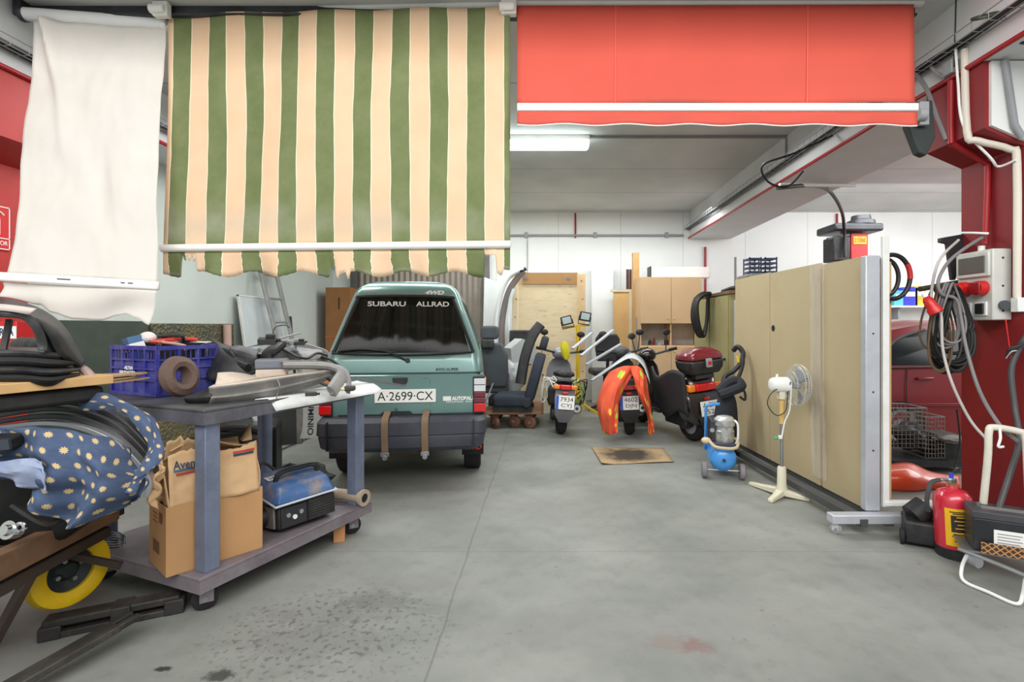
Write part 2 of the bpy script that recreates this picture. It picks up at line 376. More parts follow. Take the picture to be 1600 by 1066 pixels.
# ---------------- awnings ----------------
g = NG('striped_canvas', .8)
u, v, w_ = g.xyz(g.tc.outputs['UV'])
px = g.math('ADD', 262, g.math('MULTIPLY', u, 535))
px = g.math('ADD', px, g.math('MULTIPLY', g.math('SUBTRACT', g.noise(g.tc.outputs['UV'], 3.5, 2), .5), 7))
fr = g.math('FRACT', g.math('ADD', g.math('DIVIDE', g.math('SUBTRACT', px, 269), 57.7), 10))
st = g.math('MULTIPLY', g.math('LESS_THAN', fr, .48), g.math('GREATER_THAN', px, 268.5))
ed = g.math('MAXIMUM', g.math('GREATER_THAN', fr, .985), g.math('MULTIPLY', g.math('GREATER_THAN', fr, .48), g.math('LESS_THAN', fr, .50)))
oc = g.tc.outputs['Object']
gr = g.mix(g.step(g.noise(oc, 5, 6, .7), .35, .7), (102, 114, 68), (120, 128, 86))
cr = g.mix(g.step(g.noise(oc, 3, 5, .6), .35, .7), (224, 188, 152), (230, 198, 166))
c = g.mix(ed, g.mix(st, cr, gr), (246, 232, 205))
lc = g.math('MULTIPLY', g.step(v, 0, .9), .3)
band = g.math('MULTIPLY', g.math('MULTIPLY', g.step(v, .8, .9), g.step(v, 1.0, .93)), g.step(g.noise(oc, 2.5, 4), .35, .65))
c = g.mix(g.math('MULTIPLY', band, .45), c, (176, 176, 160))
g.color(c).bump(g.noise(oc, 5, 4), .15, .03); STRIPE = g.m
g.b.inputs['Subsurface Weight'].default_value = 0
th = thing('striped_awning', 'green and cream striped awning hanging open with a torn scalloped valance', 'awning', (-1.4, 3.4, 1.7))
TL, TR, BL, BR = P(263, 22, 3.46), P(797, 10, 3.38), P(257, 386, 3.36), P(797, 381, 3.28)
def canvas(u, v):
    p = TL.lerp(TR, u).lerp(BL.lerp(BR, u), v)
    p.y += .025*math.sin(v*math.pi)*math.sin(u*9)+.012*math.sin(u*23+v*4); return p
obj('canvas', MB().sheet(canvas, 90, 40), STRIPE, th, solid=.002)
obj('roller', MB().cyl(P(262, 14, 3.52)+V(0, .0, -.02), P(798, 2, 3.44)+V(0, 0, -.02), .035), WHITEM, th)
BARM = mat('white_bar_enamel', (240, 240, 236), .35, var=.02)
obj('front_bar', MB().cyl(P(253, 388, 3.35), P(798, 382, 3.27), .026, n=12), BARM, th)
ends = MB()
for q in (P(252, 388, 3.35), P(799, 382, 3.27)): ends.box(-.012, .012, -.035, .035, -.035, .035, Matrix.Translation(q))
def vb(px):      # scalloped, torn lower edge in photo pixels
    y = 428.5-4.5*math.cos((px-400)/78*2*math.pi)
    if 288 < px < 313: y = 404+6*math.sin(px*.9)
    if 313 <= px < 318: y = 424
    if 515 < px < 528: y = 420+5*math.sin(px)
    if 528 <= px < 533: y = 437
    if 545 < px < 550: y = 436
    if px < 258: y = 424
    if 756 < px < 777: y = 399+2*math.sin(px)
    if 777 <= px < 786: y = 432-4*abs(math.sin(px))
    if px >= 786: y = 422
    return y+.4*math.sin(px*1.9)
VL, VR = P(255, 393, 3.355), P(797, 388, 3.275)
def val(u, v):
    px = 262+535*u; a = VL.lerp(VR, u); yb = vb(px)
    b = P(255+542*u, yb, 3.36-.08*u); p = a.lerp(b, v)
    p.y += .02*math.sin(u*30)*v+.015*v*math.sin(u*71); return p
obj('valance', MB().sheet(val, 220, 5), STRIPE, th, solid=.002)
for nm, q in (('end_bracket', P(252, 17, 3.40)), ('end_bracket', P(795, 14, 3.36))):
    b = MB(); M = Matrix.Translation(q)
    b.box(-.05, .05, -.02, .03, -.04, .06, M); b.box(-.035, .035, -.045, -.02, -.03, .02, M); b.cyl(M @ V(-.06, -.02, 0), M @ V(.04, -.02, 0), .03)
    obj(nm, b, WHITEM, th, bev=.008)
# white awning
CANV = mat('cream_canvas', (220, 215, 208), .85, var=.025, scale=3, dirt=(205, 196, 182), amt=.3, dscale=1.6, bump=.1, bscale=8)
th = thing('white_awning', 'narrow off-white awning with crumpled canvas and wavy hem beside the striped one', 'awning', (-2.9, 3.2, 1.6))
a, b = P(38, 22, 3.40), P(256, 38, 3.50)
obj('roller', MB().cyl(a, b, .042, n=20), mat('white_roller', (232, 234, 234), .4, var=.03), th)
e = MB(); d = (b-a).normalized()
e.cyl(a-d*.02, a+d*.01, .05).box(-.03, .02, -.03, .04, -.02, .12, Matrix.Translation(a-d*.02)); obj('end_bracket', e, DSTEEL, th, bev=.006)
e = MB(); e.cyl(b-d*.01, b+d*.03, .05).box(-.02, .05, -.02, .04, -.03, .1, Matrix.Translation(b+d*.02)); obj('end_bracket', e, WHITEM, th, bev=.006)
A0, A1, B0, B1 = P(52, 33, 3.40), P(260, 44, 3.49), P(9, 428, 3.02), P(246, 441, 3.12)
def cv(u, v):
    p = A0.lerp(A1, u).lerp(B0.lerp(B1, u), v)
    fold = math.exp(-((u-.12-.35*v)/.055)**2)*max(0, 1-v*1.6)
    p.y += .03*math.sin(v*3.1)*math.sin(u*4+1)-.07*fold+.03*math.exp(-((u-.55-.3*(v-.6))/.08)**2)*max(0, 1-abs(v-.62)/.25)+.016*noise.noise(V(u*4+v*2, v*6-u*2, 1))+.006*noise.noise(V(u*14, v*12, 3))
    p.x += .012*math.sin(v*9)*(1-u); return p
obj('canvas', MB().sheet(cv, 50, 70), CANV, th, solid=.002)
l, r = P(-6, 432, 3.0), P(249, 447, 3.11)
fb = MB(); fb.bar(l, r, .03, .055)
obj('front_bar', fb, BARM, th, bev=.012)
for a0, a1 in ((.38, .46), (.77, .795), (.815, .845)): obj('slot', MB().bar(l.lerp(r, a0)+V(0, -.0155, .006), l.lerp(r, a1)+V(0, -.0155, .006), .002, .006), INK, th, sm=False)
vl, vr = P(4, 441, 3.01), P(247, 454, 3.115)
def wv_(u, v):
    t = vl.lerp(vr, u)
    K = ((0, 464), (60, 476), (85, 489), (120, 499), (150, 501), (178, 493), (192, 491), (215, 497), (240, 508)); px = 2+237*u
    for (xa, ya), (xb, yb_) in zip(K, K[1:]):
        if xa <= px <= xb: t_ = (px-xa)/(xb-xa); t_ = t_*t_*(3-2*t_); yb = ya+(yb_-ya)*t_
    q = P(2+237*u, yb, 3.0+.11*u); p = t.lerp(q, v); p.y += .025*v*math.sin(u*11)+.01*math.sin(u*5+v*5); return p
obj('valance', MB().sheet(wv_, 60, 12), CANV, th, solid=.002)
# red awning
RCAN = mat('red_canvas', (206, 84, 68), .75, var=.05, scale=2.5, dirt=(212, 80, 64), amt=.35, dscale=4, bump=.06, bscale=10)
th = thing('red_awning', 'wide red awning with a white bar and short red valance', 'awning', (1.1, 3.35, 2.7))
a0, a1, b0, b1 = P(808, 9, 3.40), P(1428, 7, 3.40), P(808, 161, 3.22), P(1428, 161, 3.22)
obj('canvas', MB().sheet(lambda u, v: a0.lerp(a1, u).lerp(b0.lerp(b1, u), v)+V(0, .015*math.sin(u*12)*v, 0), 60, 16), RCAN, th, solid=.002)
obj('roller', MB().cyl(P(800, 3, 3.43), P(1440, 3, 3.43), .035), mat('roller_tube', (215, 213, 208), .4, var=.04), th)
obj('front_bar', MB().bar(P(808, 168, 3.21), P(1434, 168, 3.21), .03, .05), BARM, th, bev=.008)
obj('valance', MB().sheet(lambda u, v: P(808, 174, 3.205).lerp(P(1433, 175, 3.205), u).lerp(P(808, 194+1.5*math.sin(u*40), 3.2).lerp(P(1433, 195+1.5*math.sin(u*40), 3.2), u), v)+V(0, .01*v*math.sin(u*35), 0), 90, 4), RCAN, th, solid=.002)
obj('hem', MB().tube([P(808+625*i/60, 194.6+1.5*math.sin(i/60*40)+i/60, 3.2+0.01*math.sin(i/60*35)) for i in range(61)], .004, 5, k=0), BARM, th)
for px in (962, 1262):
    M0, M1 = P(px, 9, 3.395), P(px-1, 160, 3.214); obj('seam', MB().bar(M0, M1, .004, .004, (0, 1, 0)), mat('red_seam', (240, 120, 104), .7, var=.03), th)
e = MB(); M = Matrix.Translation(P(1443, 190, 3.3)); e.prism([(-.05, .13), (.06, .14), (.08, -.1), (.02, -.22), (-.03, -.2), (-.1, -.02)], 0, .06, M @ MXZ)
br = th
obj('arm_housing', e, mat('dark_green_housing', (44, 52, 50), .5, var=.1), th, bev=.008)
e = MB(); M = Matrix.Translation(P(1438, 180, 3.26)); e.cyl(M @ V(-.02, 0, 0), M @ V(.03, 0, 0), .04).box(-.0, .06, .0, .03, -.06, .09, M)
obj('end_bracket', e, GREYM, th, bev=.005)
# ---------------- green minivan seen from behind ----------------
PAINT = mat('teal_car_paint', (116, 150, 146), .3, .35, var=.05, coat=.7)
SEAL = mat('window_seal', (34, 36, 37), .6, var=.1)
PADS = mat('bumper_grey_plastic', (58, 60, 70), .5, var=.15, dirt=(92, 90, 90), amt=.4, dscale=3)
LR, LO, LW, LP_ = (mat('lens_red', (205, 20, 24), .15, coat=1, var=.03), mat('lens_orange', (240, 130, 35), .15, coat=1, var=.03), mat('lens_clear', (225, 228, 232), .15, coat=1, var=.03), mat('lens_dark_red', (110, 32, 48), .15, coat=1, var=.03))
LC = frame((-1.215, 4.42, 0), 7)
car = thing('minivan', 'teal green minivan seen from behind with white rear plate and tinted rear window', 'van', (-1.215, 4.42, 0), 7)
SX = [-.87, -.5, 0, .5, .87]; SY = [.07, .33, .37, .63, .67, .93]
def outline(z, yr, yf, hw, rad, crown=.02):
    p = []
    for f in SX: p.append(V(f*hw, yr+crown*f*f, z))
    r0 = (1-.87)*hw
    for k in range(1, 5):
        a = k/5*math.pi/2; p.append(V(.87*hw+r0*math.sin(a), yr+crown*.76+rad*(1-math.cos(a)), z))
    for f in SY: p.append(V(hw, yr+crown+rad+(yf-yr-2*rad)*f, z))
    for k in range(1, 5):
        a = k/5*math.pi/2; p.append(V(.87*hw+r0*math.cos(a), yf-rad*(1-math.sin(a)), z))
    for f in SX[::-1]: p.append(V(f*hw, yf-crown*f*f, z))
    for k in range(1, 5):
        a = k/5*math.pi/2; p.append(V(-.87*hw-r0*math.sin(a), yf-rad*(1-math.cos(a)), z))
    for f in SY[::-1]: p.append(V(-hw, yr+crown+rad+(yf-yr-2*rad)*f, z))
    for k in range(1, 5):
        a = k/5*math.pi/2; p.append(V(-.87*hw-r0*math.cos(a), yr+crown*.76+rad*(1-math.sin(a)), z))
    return p
LV = [(.40, .14, 3.0, .56, .1), (.55, .06, 3.12, .66, .1), (.64, .035, 3.2, .685, .09), (.80, .03, 3.2, .69, .09), (.97, .03, 3.15, .69, .09), (.985, .045, 3.1, .685, .09),
      (1.0, .035, 3.05, .685, .09), (1.10, .05, 2.95, .67, .09), (1.165, .066, 2.9, .655, .09), (1.42, .115, 2.65, .565, .1), (1.665, .165, 2.4, .475, .1), (1.705, .178, 2.36, .462, .11), (1.745, .195, 2.3, .435, .11),
      (1.78, .235, 2.22, .385, .11), (1.805, .30, 2.12, .31, .11), (1.82, .40, 2.0, .21, .1), (1.826, .55, 1.85, .1, .05)]
LV = [(z, yr, yf-.25*min(1, max(0, (yf-1.85)/.5)), hw, rad) for z, yr, yf, hw, rad in LV]
secs = [outline(*l) for l in LV]; NS = len(secs[0])
rear_w = set(range(0, 4)); right_w = {9, 11, 13}; front_w = {19, 20, 21, 22}; left_w = {28, 30, 32}
def loft_some(test, shift=0):
    b = MB(LC)
    for a in range(len(secs)-1):
        for i in range(NS):
            if test(a, i):
                q = [secs[a][i], secs[a][(i+1) % NS], secs[a+1][(i+1) % NS], secs[a+1][i]]
                if shift:
                    n = (q[1]-q[0]).cross(q[3]-q[0]).normalized(); q = [x-n*shift for x in q]
                b.f([b.v(x) for x in q])
    bmesh.ops.remove_doubles(b.bm, verts=b.bm.verts[:], dist=.0005); return b
isw = lambda a, i: a in (8, 9) and (i in rear_w or i in right_w or i in front_w or i in left_w)
body = loft_some(lambda a, i: not isw(a, i))
body.f([body.v(p) for p in secs[0]][::-1]); body.f([body.v(p) for p in secs[-1]])
obj('body', body, PAINT, car, ang=30, solid=.006)
for nm, st in (('rear_window', rear_w), ('side_window', right_w), ('windscreen', front_w), ('side_window', left_w)):
    gw = obj(nm, loft_some(lambda a, i: a in (8, 9) and i in st, .004), GLASS, car)
    if nm == 'rear_window': rw = gw
def rear(x, z, d=0):       # point on the rear face, d outward
    for (z0, y0, *_), (z1, y1, *_) in zip(LV, LV[1:]):
        if z0 <= z <= z1: y = y0+(y1-y0)*(z-z0)/(z1-z0); break
    hw = .69 if z < 1.1 else .655-(z-1.165)*.36
    return LC @ V(x, y+.02*(x/hw)**2-d, z)
def rearM(x, z, d=.002): return axes(rear(x, z, d), rear(x+.05, z)-rear(x-.05, z), rear(x, z+.04)-rear(x, z-.04))
ring = [rear(x, z, .006) for x, z in ((-.59, 1.17), (-.3, 1.155), (0, 1.15), (.3, 1.155), (.57, 1.17), (.585, 1.2), (.50, 1.42), (.42, 1.63), (.39, 1.665), (0, 1.675), (-.39, 1.665), (-.42, 1.63), (-.50, 1.42), (-.585, 1.2))]
obj('window_seal', MB().tube(ring, .016, 6, True, 4, .6), SEAL, car)
obj('tailgate_gap', MB().tube([rear(x/10*.66, .985, -.002) for x in range(-10, 11)], .009, 5, k=0), SEAL, car)
text('lettering', 'SUBARU', rearM(-.165, 1.60), .33, .045, WHITEP, rw, .001, bold=.02)
text('lettering', 'ALLRAD', rearM(.235, 1.60), .29, .045, WHITEP, rw, .001, bold=.02)
text('emblem', '4WD', rearM(.25, 1.705), .17, .04, WHITEP, car, .002, shear=.3, bold=.05)
text('badge', '4WD-SUPER', rearM(.37, 1.02), .2, .026, INK, car, .002, bold=.02)
text('sticker', 'AUTOBAL.S', rearM(.51, .765), .2, .035, WHITEP, car, .001, bold=.06)
text('sticker', 'IIIIIIIIII IIIIII', rearM(.49, .735), .25, .014, WHITEP, car, .001)
s = MB(rearM(.375, .765)).box(-.04, .03, -.02, .02, 0, .001); obj('sticker', s, WHITEP, car, sm=False)
tt = obj('tailgate_recess_line', MB().tube([rear(x, z, -.001) for x, z in ((-.36, .70), (-.36, .93), (-.33, .945), (.2, .945), (.225, .93), (.225, .70))], .004, 5, k=0), mat('crease_shade_paint', (60, 96, 90), .5), car)  # no real recess: darker line painted for the shade of its crease
M = rearM(.015, .795, .004)
pl = obj('number_plate', MB(M).box(-.26, .26, -.058, .058, 0, .008), PLATE, car, label='white plate with black characters', bev=.004)
text('plate_number', 'A·2699·CX', M @ Matrix.Translation((0, 0, .008)), .47, .075, INK, pl, .001)
M = rearM(-.03, .925, .004)
obj('tailgate_handle', MB(M).prism([(-.065, .03), (.065, .03), (.06, -.01), (.04, -.028), (-.04, -.028), (-.06, -.01)], 0, .018), BLACK, car, bev=.005)
lk = MB(); M = rearM(-.065, .68, 0); lk.cyl(M.translation, M @ V(0, 0, .008), .016); obj('lock', lk, CHROME, car)
obj('tailgate_step', MB().prism([(-.55, .0), (-.2, .0), (-.17, .025), (.05, .025), (.08, 0), (.6, 0), (.6, -.03), (-.55, -.03)], -.001, .006, rearM(0, .638, 0)), mat('dark_sill', (40, 48, 48), .6), car)
# tail lights
for sd in (-1, 1):
    hs = MB(LC); hs.box(*( (.595, .70) if sd > 0 else (-.70, -.595)), .028, .16, .63, .955)
    h = obj('tail_light', hs, SEAL, car, bev=.006)
    z = .645
    for hh, m in ((.08, LR), (.05, LP_), (.05, LP_), (.06, LW), (.06, LO if sd < 0 else LW)):
        b = MB(LC); x0, x1 = (.605, .706) if sd > 0 else (-.706, -.605)
        b.box(x0, x1, .02, .155, z, z+hh-.006); obj('lens', b, m, h, bev=.004); z += hh
    b = MB(LC); b.box(*((.69, .712) if sd > 0 else (-.712, -.69)), .05, .17, .87, .945); obj('indicator_lens', b, LO, h, bev=.006)
# bumper
bl = [outline(.33, -.05, .4, .64, .1, .03), outline(.37, -.09, .4, .69, .1, .03), outline(.455, -.105, .4, .705, .1, .03), outline(.47, -.10, .4, .70, .1, .03), outline(.48, -.115, .4, .715, .1, .03), outline(.585, -.11, .4, .71, .1, .03), outline(.62, -.07, .4, .69, .1, .03), outline(.625, .05, .4, .66, .1, .03)]
bp = obj('bumper', MB(LC).loft(bl), PADS, car, ang=30)
for sd in (.60, -.606): obj('bumper_seam', MB(LC).box(sd, sd+.006, -.117, -.05, .36, .6), SEAL, bp, sm=False)
STRAP = mat('tan_strap', (126, 104, 82), .9, var=.12)
for x in (-.135, .195):
    q = [LC @ V(x, y, z) for y, z in ((.02, .665), (-.02, .645), (-.09, .625), (-.122, .58), (-.122, .47), (-.112, .42), (-.10, .34))]
    b = MB()
    q = smooth(q, 3); rx = LC.to_3x3() @ V(1, 0, 0)
    b.loft([[p-rx*.028+V(0, -.002, 0), p+rx*.028+V(0, -.002, 0), p+rx*.028+V(0, .002, .001), p-rx*.028+V(0, .002, .001)] for p in q])
    st = obj('strap', b, STRAP, car)
    obj('buckle', MB(LC @ Matrix.Translation((x, -.11, .325))).box(-.035, .035, -.008, .008, -.02, .015).cyl((0, -.012, -.03), (0, .012, -.03), .022), STEEL, st, bev=.003)
ex = MB(); ex.cyl(LC @ V(-.22, .25, .3), LC @ V(.1, .25, .3), .07).cyl(LC @ V(.1, .25, .3), LC @ V(.5, .2, .31), .022)
obj('exhaust', ex, mat('rusty_exhaust', (120, 105, 92), .6, .4, var=.3), car)
axl = MB(); axl.cyl(LC @ V(-.6, .62, .29), LC @ V(.6, .62, .29), .05); axl.ball(LC @ V(0, .62, .3), .12)
obj('axle', axl, DSTEEL, car)
for x, y in ((-.585, .62), (.585, .62), (-.585, 2.55), (.585, 2.55)):
    M = LC @ Matrix.Translation((x, y, .275)) @ Matrix.Rotation(R(90), 4, 'Y')
    t = obj('tyre', MB().ring([(.17, -.07), (.25, -.08), (.272, -.065), (.275, 0), (.272, .065), (.25, .08), (.17, .07)], M), RUBBER, car)
    obj('wheel_rim', MB().lathe([(.02, .05), (.08, .055), (.12, .03), (.17, .045), (.172, -.05), (.06, -.045), (.02, -.03)], M), GREYM, t)
for x in (-.6, .59):
    f = obj('mud_flap', MB(LC).box(x-.1, x+.1, .3, .31, .2, .36), DARK, car, bev=.004)
    text('flap_lettering', '4WD', axes(LC @ V(x, .298, .27), LC.to_3x3() @ V(1, 0, 0), (0, 0, 1)), .17, .045, mat('flap_red_print', (205, 60, 50), .6), f, .002, shear=.3, bold=.05)
    hw = MB(LC).box(x-.09, x+.09, .3, .95, .36, .62); obj('wheel_arch', hw, DARK, car, sm=False)
# wiper
w = MB().tube([rear(.03, 1.10, .02), rear(-.02, 1.125, .03), rear(-.14, 1.18, .035), rear(-.2, 1.19, .03)], .009, 6)
wi = obj('wiper', w, BLACK, car)
obj('wiper_blade', MB().tube([rear(-.56, 1.185, .02), rear(-.38, 1.2, .02), rear(-.2, 1.19, .022), rear(-.06, 1.17, .02)], .008, 6), BLACK, wi)
lk = MB(); M = rearM(.03, 1.10, 0); lk.cyl(M.translation, M @ V(0, 0, .03), .022, .018); obj('wiper_pivot', lk, BLACK, wi)
SEATF = mat('grey_seat_cloth', (62, 64, 68), .9, var=.12)
for x in (-.3, .3):
    for y in (1.05,):
        st = obj('interior_seat', MB(LC).box(x-.24, x+.24, y, y+.14, .7, 1.22), SEATF, car, bev=.05, seg=3)
obj('trim_panel', MB(LC).prism([(.38, 1.17), (.54, 1.17), (.5, 1.36), (.46, 1.4), (.4, 1.36)], .45, .47, MXZ), mat('pale_trim', (200, 198, 205), .7), car)
for sd in (-1, 1):
    M = LC @ Matrix.Translation((sd*.76, 2.75, 1.15)); obj('door_mirror', MB(M).box(-.09, .09, -.03, .04, -.07, .07), BLACK, car, bev=.03, seg=3)
# ---------------- wheeled rack of wooden panels ----------------
BOARD = mat('fibreboard_panel', (184, 167, 132), .6, var=.04, scale=2, dirt=(152, 134, 100), amt=.25, dscale=1.3)
BEDGE = mat('board_edge', (205, 170, 125), .7, var=.08)
ALU = mat('galvanised_profile', (196, 199, 206), .4, .35, var=.07, dirt=(150, 150, 152), amt=.3)
DRAIL = mat('dark_grey_rail', (86, 88, 90), .5, .4, var=.15)
def rl(Y): return 2.26-.0622*(Y-3.6)     # front plane of the panels
dY = V(-.0622, 1, 0).normalized()
rk = thing('panel_rack', 'wheeled steel rack with a white upright post holding tan boards', 'rack', (2.3, 3.6, 0))
MR = lambda Y: axes((rl(Y), Y, 0), dY, (0, 0, 1))    # x along rack, y up, z outwards to -X?  
def along(Y0, Y1, o0, o1, z0, z1):     # box along the rack; o = offset to the right of the front plane
    n = V(dY.y, -dY.x, 0); a = V(rl(Y0), Y0, 0); b = V(rl(Y1), Y1, 0)
    sec = lambda p: [p+n*o0+V(0, 0, z0), p+n*o1+V(0, 0, z0), p+n*o1+V(0, 0, z1), p+n*o0+V(0, 0, z1)]
    return MB().loft([sec(a), sec(b)])
obj('base_rail', along(3.42, 5.9, -.16, -.11, .06, .11), DRAIL, rk, sm=False)
obj('base_rail', along(3.42, 5.9, .02, .07, .06, .11), DRAIL, rk, sm=False)
obj('cross_bar', MB().box(1.93, 2.74, 3.42, 3.50, .075, .135), ALU, rk, bev=.006)
obj('cross_bar', MB().box(1.9, 2.6, 5.7, 5.76, .075, .135), ALU, rk, bev=.006)
obj('post', MB().box(2.2, 2.30, 3.5, 3.56, .135, 1.885), ALU, rk, bev=.006)
obj('post', MB().box(2.2, 2.28, 5.85, 5.93, .1, 1.7), ALU, rk, bev=.006)
for z in (.55, .95, 1.35): obj('bolt_hole', MB().cyl((2.25, 3.497, z), (2.25, 3.503, z), .006, n=8), INK, rk)
wt = MB(); wt.bar((2.345, 3.52, .16), (2.345, 3.52, 2.02), .045, .03, (0, 1, 0)); wt.bar((2.33, 3.52, .185), (2.72, 3.52, .185), .05, .03)
obj('white_tube_frame', wt, WHITEM, rk, bev=.004)
def caster(name, p, r, parent, wm=RUBBER, fm=GREYM, rz=30):
    M = frame(p, rz)
    f = MB(M).box(-r*.45, -r*.36, -r*.55, r*.5, r*.7, r*2.1).box(r*.36, r*.45, -r*.55, r*.5, r*.7, r*2.1).box(-r*.7, r*.7, -r*.7, r*.7, r*2.02, r*2.15)
    c = obj(name, f, fm, parent, bev=r*.04)
    obj('wheel', MB(M).ring([(r*.25, -r*.28), (r*.85, -r*.3), (r, -r*.2), (r, r*.2), (r*.85, r*.3), (r*.25, r*.28)], frame((0, -r*.15, r), 0) @ Matrix.Rotation(R(90), 4, 'Y'), 20), wm, c)
    obj('axle', MB(M).cyl((-r*.5, -r*.15, r), (r*.5, -r*.15, r), r*.25, n=10), STEEL, c)
    return c
GW = mat('grey_caster_rubber', (150, 148, 150), .7, var=.1)
for q in ((1.965, 3.46, 0), (2.7, 3.46, 0), (1.95, 5.73, 0), (2.55, 5.73, 0)): caster('caster', q, .036, rk, GW, ALU, 60)
def panel(name, label, Y0, Y1, o0, o1, z0, z1, m=BOARD, hole=False, group=None, cat='board'):
    th = thing(name, label, cat, (rl(Y0), Y0, z0), 0, group)
    obj('board', along(Y0, Y1, o0, o1, z0, z1), m, th, sm=False)
    if hole:
        n = V(dY.y, -dY.x, 0); q = P(1208, 513, 4.87); q.x = rl(q.y)+o0
        obj('hole', MB().cyl(q-n*.002, q+n*.004, .022), INK, th)
        obj('hole_rim', MB().ring([(.02, -.002), (.03, -.002), (.03, .002), (.02, .002)], axes(q-n*.001, dY, (0, 0, 1)), 20), BLACK, th)
    obj('edge_band', along(Y0-.002, Y0, o0, o1, z0, z1), BEDGE, th, sm=False)
    return th
panel('fibreboard_sheet', 'tan wooden panel on the rack beside the white upright post', 3.60, 4.10, 0, .02, .115, 1.895)
panel('fibreboard_sheet', 'tan wooden panel with a small finger hole on the rack', 4.13, 4.93, .0, .02, .115, 1.91, hole=True)
panel('fibreboard_sheet', 'tan wooden panel at the far end of the rack near the scooter top box', 4.94, 5.70, .0, .02, .115, 1.92)
panel('fibreboard_sheet', 'thin brown panel edge behind the white tube of the rack', 3.62, 5.2, .177, .205, .12, 1.86, mat('brown_board', (176, 138, 96), .7, var=.08))
# plastic wrap over the joint
PW = mat('clear_plastic_wrap', (225, 228, 228), .18, var=.05, alpha=.2, bump=1, bscale=9)
n = V(dY.y, -dY.x, 0)
def wrapf(u, v):
    Y = 4.06+.19*u-.04*v; z = 1.9-1.72*v
    p = V(rl(Y), Y, z)-n*(.012+.012*abs(math.sin(u*9+v*3))+.012*noise.noise(V(u*5, v*14, 2))); return p
obj('plastic_wrap', MB().sheet(wrapf, 24, 60), PW, label='strip of clear crinkled plastic wrap over the joint between two tan panels', cat='plastic film')
# low olive panel set behind the big scooter
OL = mat('olive_panel', (158, 148, 102), .6, var=.05, scale=2)
th = thing('storage_cupboard', 'low olive wooden cupboard behind the big scooter with a black bundle on top', 'cupboard', (2.25, 6.4, 0))
obj('carcass', MB().box(2.23, 2.75, 6.15, 7.55, 0, 1.79), OL, th, bev=.004)
obj('top_board', MB().box(2.21, 2.76, 6.12, 7.57, 1.79, 1.83), mat('brown_edge', (120, 92, 62), .6), th, bev=.004)
for Y in (6.17, 6.87):
    d = obj('door', MB().box(2.212, 2.23, Y, Y+.66, .06, 1.77), OL, th, bev=.003)
    obj('knob', MB().ball(V(2.2, Y+.08, 1.0), .018), DSTEEL, d)
bn = MB()
for i in range(4): bn.tube([(2.3+.1*i, 6.2, 1.845), (2.35+.08*i, 6.35+.03*i, 1.88), (2.3+.09*i, 6.6, 1.85)], .024, 6)
obj('cable_bundle', bn, BCABLE, label='black cable bundle lying on top of the olive cupboard', cat='cable')
hl = MB()
for i in range(4): hl.tube([P(1100+3*i, 458, 6.9-.1*i), P(1085+2*i, 470, 6.85-.1*i), P(1082+3*i, 500, 6.85-.1*i), P(1093+2*i, 526, 6.9-.1*i), P(1104, 505, 6.95-.1*i), P(1106, 470, 6.95-.1*i)], .022, 7, closed=True)
obj('hanging_hose', hl, BCABLE, label='black hose loops hanging at the end of the olive cupboard', cat='hose')
# cable coil on the rack post, jump leads
th = thing('jump_cable', 'coiled black and red cable hung on the white tube of the rack', 'cable', (2.5, 3.5, 1.5))
c0 = P(1386, 434, 3.66)
loop = lambda r, rz, dx, dy: [c0+V(dx+r*math.cos(a)*.78, dy, r*rz*math.sin(a)) for a in [2*math.pi*i/14 for i in range(14)]]
obj('black_lead', MB().tube(loop(.155, 1.0, .0, -.06), .016, 8, True), BCABLE, th)
obj('black_lead', MB().tube(loop(.125, 1.05, -.03, -.02), .015, 8, True), BCABLE, th)
rd = mat('red_cable', (190, 36, 36), .45)
obj('red_lead', MB().tube([c0+V(.155*.78*math.cos(a), -.062, .155*math.sin(a)) for a in (.62, .45, .25, .05, -.1)], .0175, 8), rd, th)
obj('red_lead', MB().tube([c0+V(.155*.78*math.cos(a), -.062, .155*math.sin(a)) for a in (4.0, 4.2, 4.45)], .0175, 8), rd, th)
# poles leaning and crates behind
pipe('steel_pole', 'thin grey steel pole standing behind the far end of the rack', [P(1149, 402, 7.8), P(1149, 470, 7.8)*1.0, V(P(1149, 402, 7.8).x, 7.8, 0)], .02, GREYM, 'pole')
sh = thing('storage_shelf', 'grey steel shelf behind the tan panels with two blue wire crates on top', 'shelf', (3.0, 7.2, 0))
for a, b in ((2.85, 7.0), (3.22, 7.0), (2.85, 7.5), (3.22, 7.5)): obj('upright', MB().box(a-.02, a+.02, b-.02, b+.02, 0, 2.1), GREYM, sh, sm=False)
for z in (.6, 1.35, 2.1): obj('shelf_board', MB().box(2.83, 3.24, 6.98, 7.52, z, z+.025), GREYM, sh, sm=False)
BLC = mat('blue_grey_crate', (70, 88, 125), .5, var=.1)
for i, px in enumerate((1177, 1201)):
    q = P(px, 422, 7.1); th = thing('wire_crate', ['small blue wire crate on the steel shelf beside the thin grey pole', 'small blue wire crate on the steel shelf, next along from the pole'][i], 'crate', (q.x, 7.1, 2.125))
    for z in (2.14, 2.2, 2.26, 2.32): obj('rail', MB().box(q.x-.085, q.x+.085, 7.02, 7.25, z, z+.02), BLC, th, sm=False)
    for a in (-.085, .07):
        for b in (7.02, 7.235): obj('corner_post', MB().box(q.x+a, q.x+a+.015, b, b+.015, 2.125, 2.35), BLC, th, sm=False)
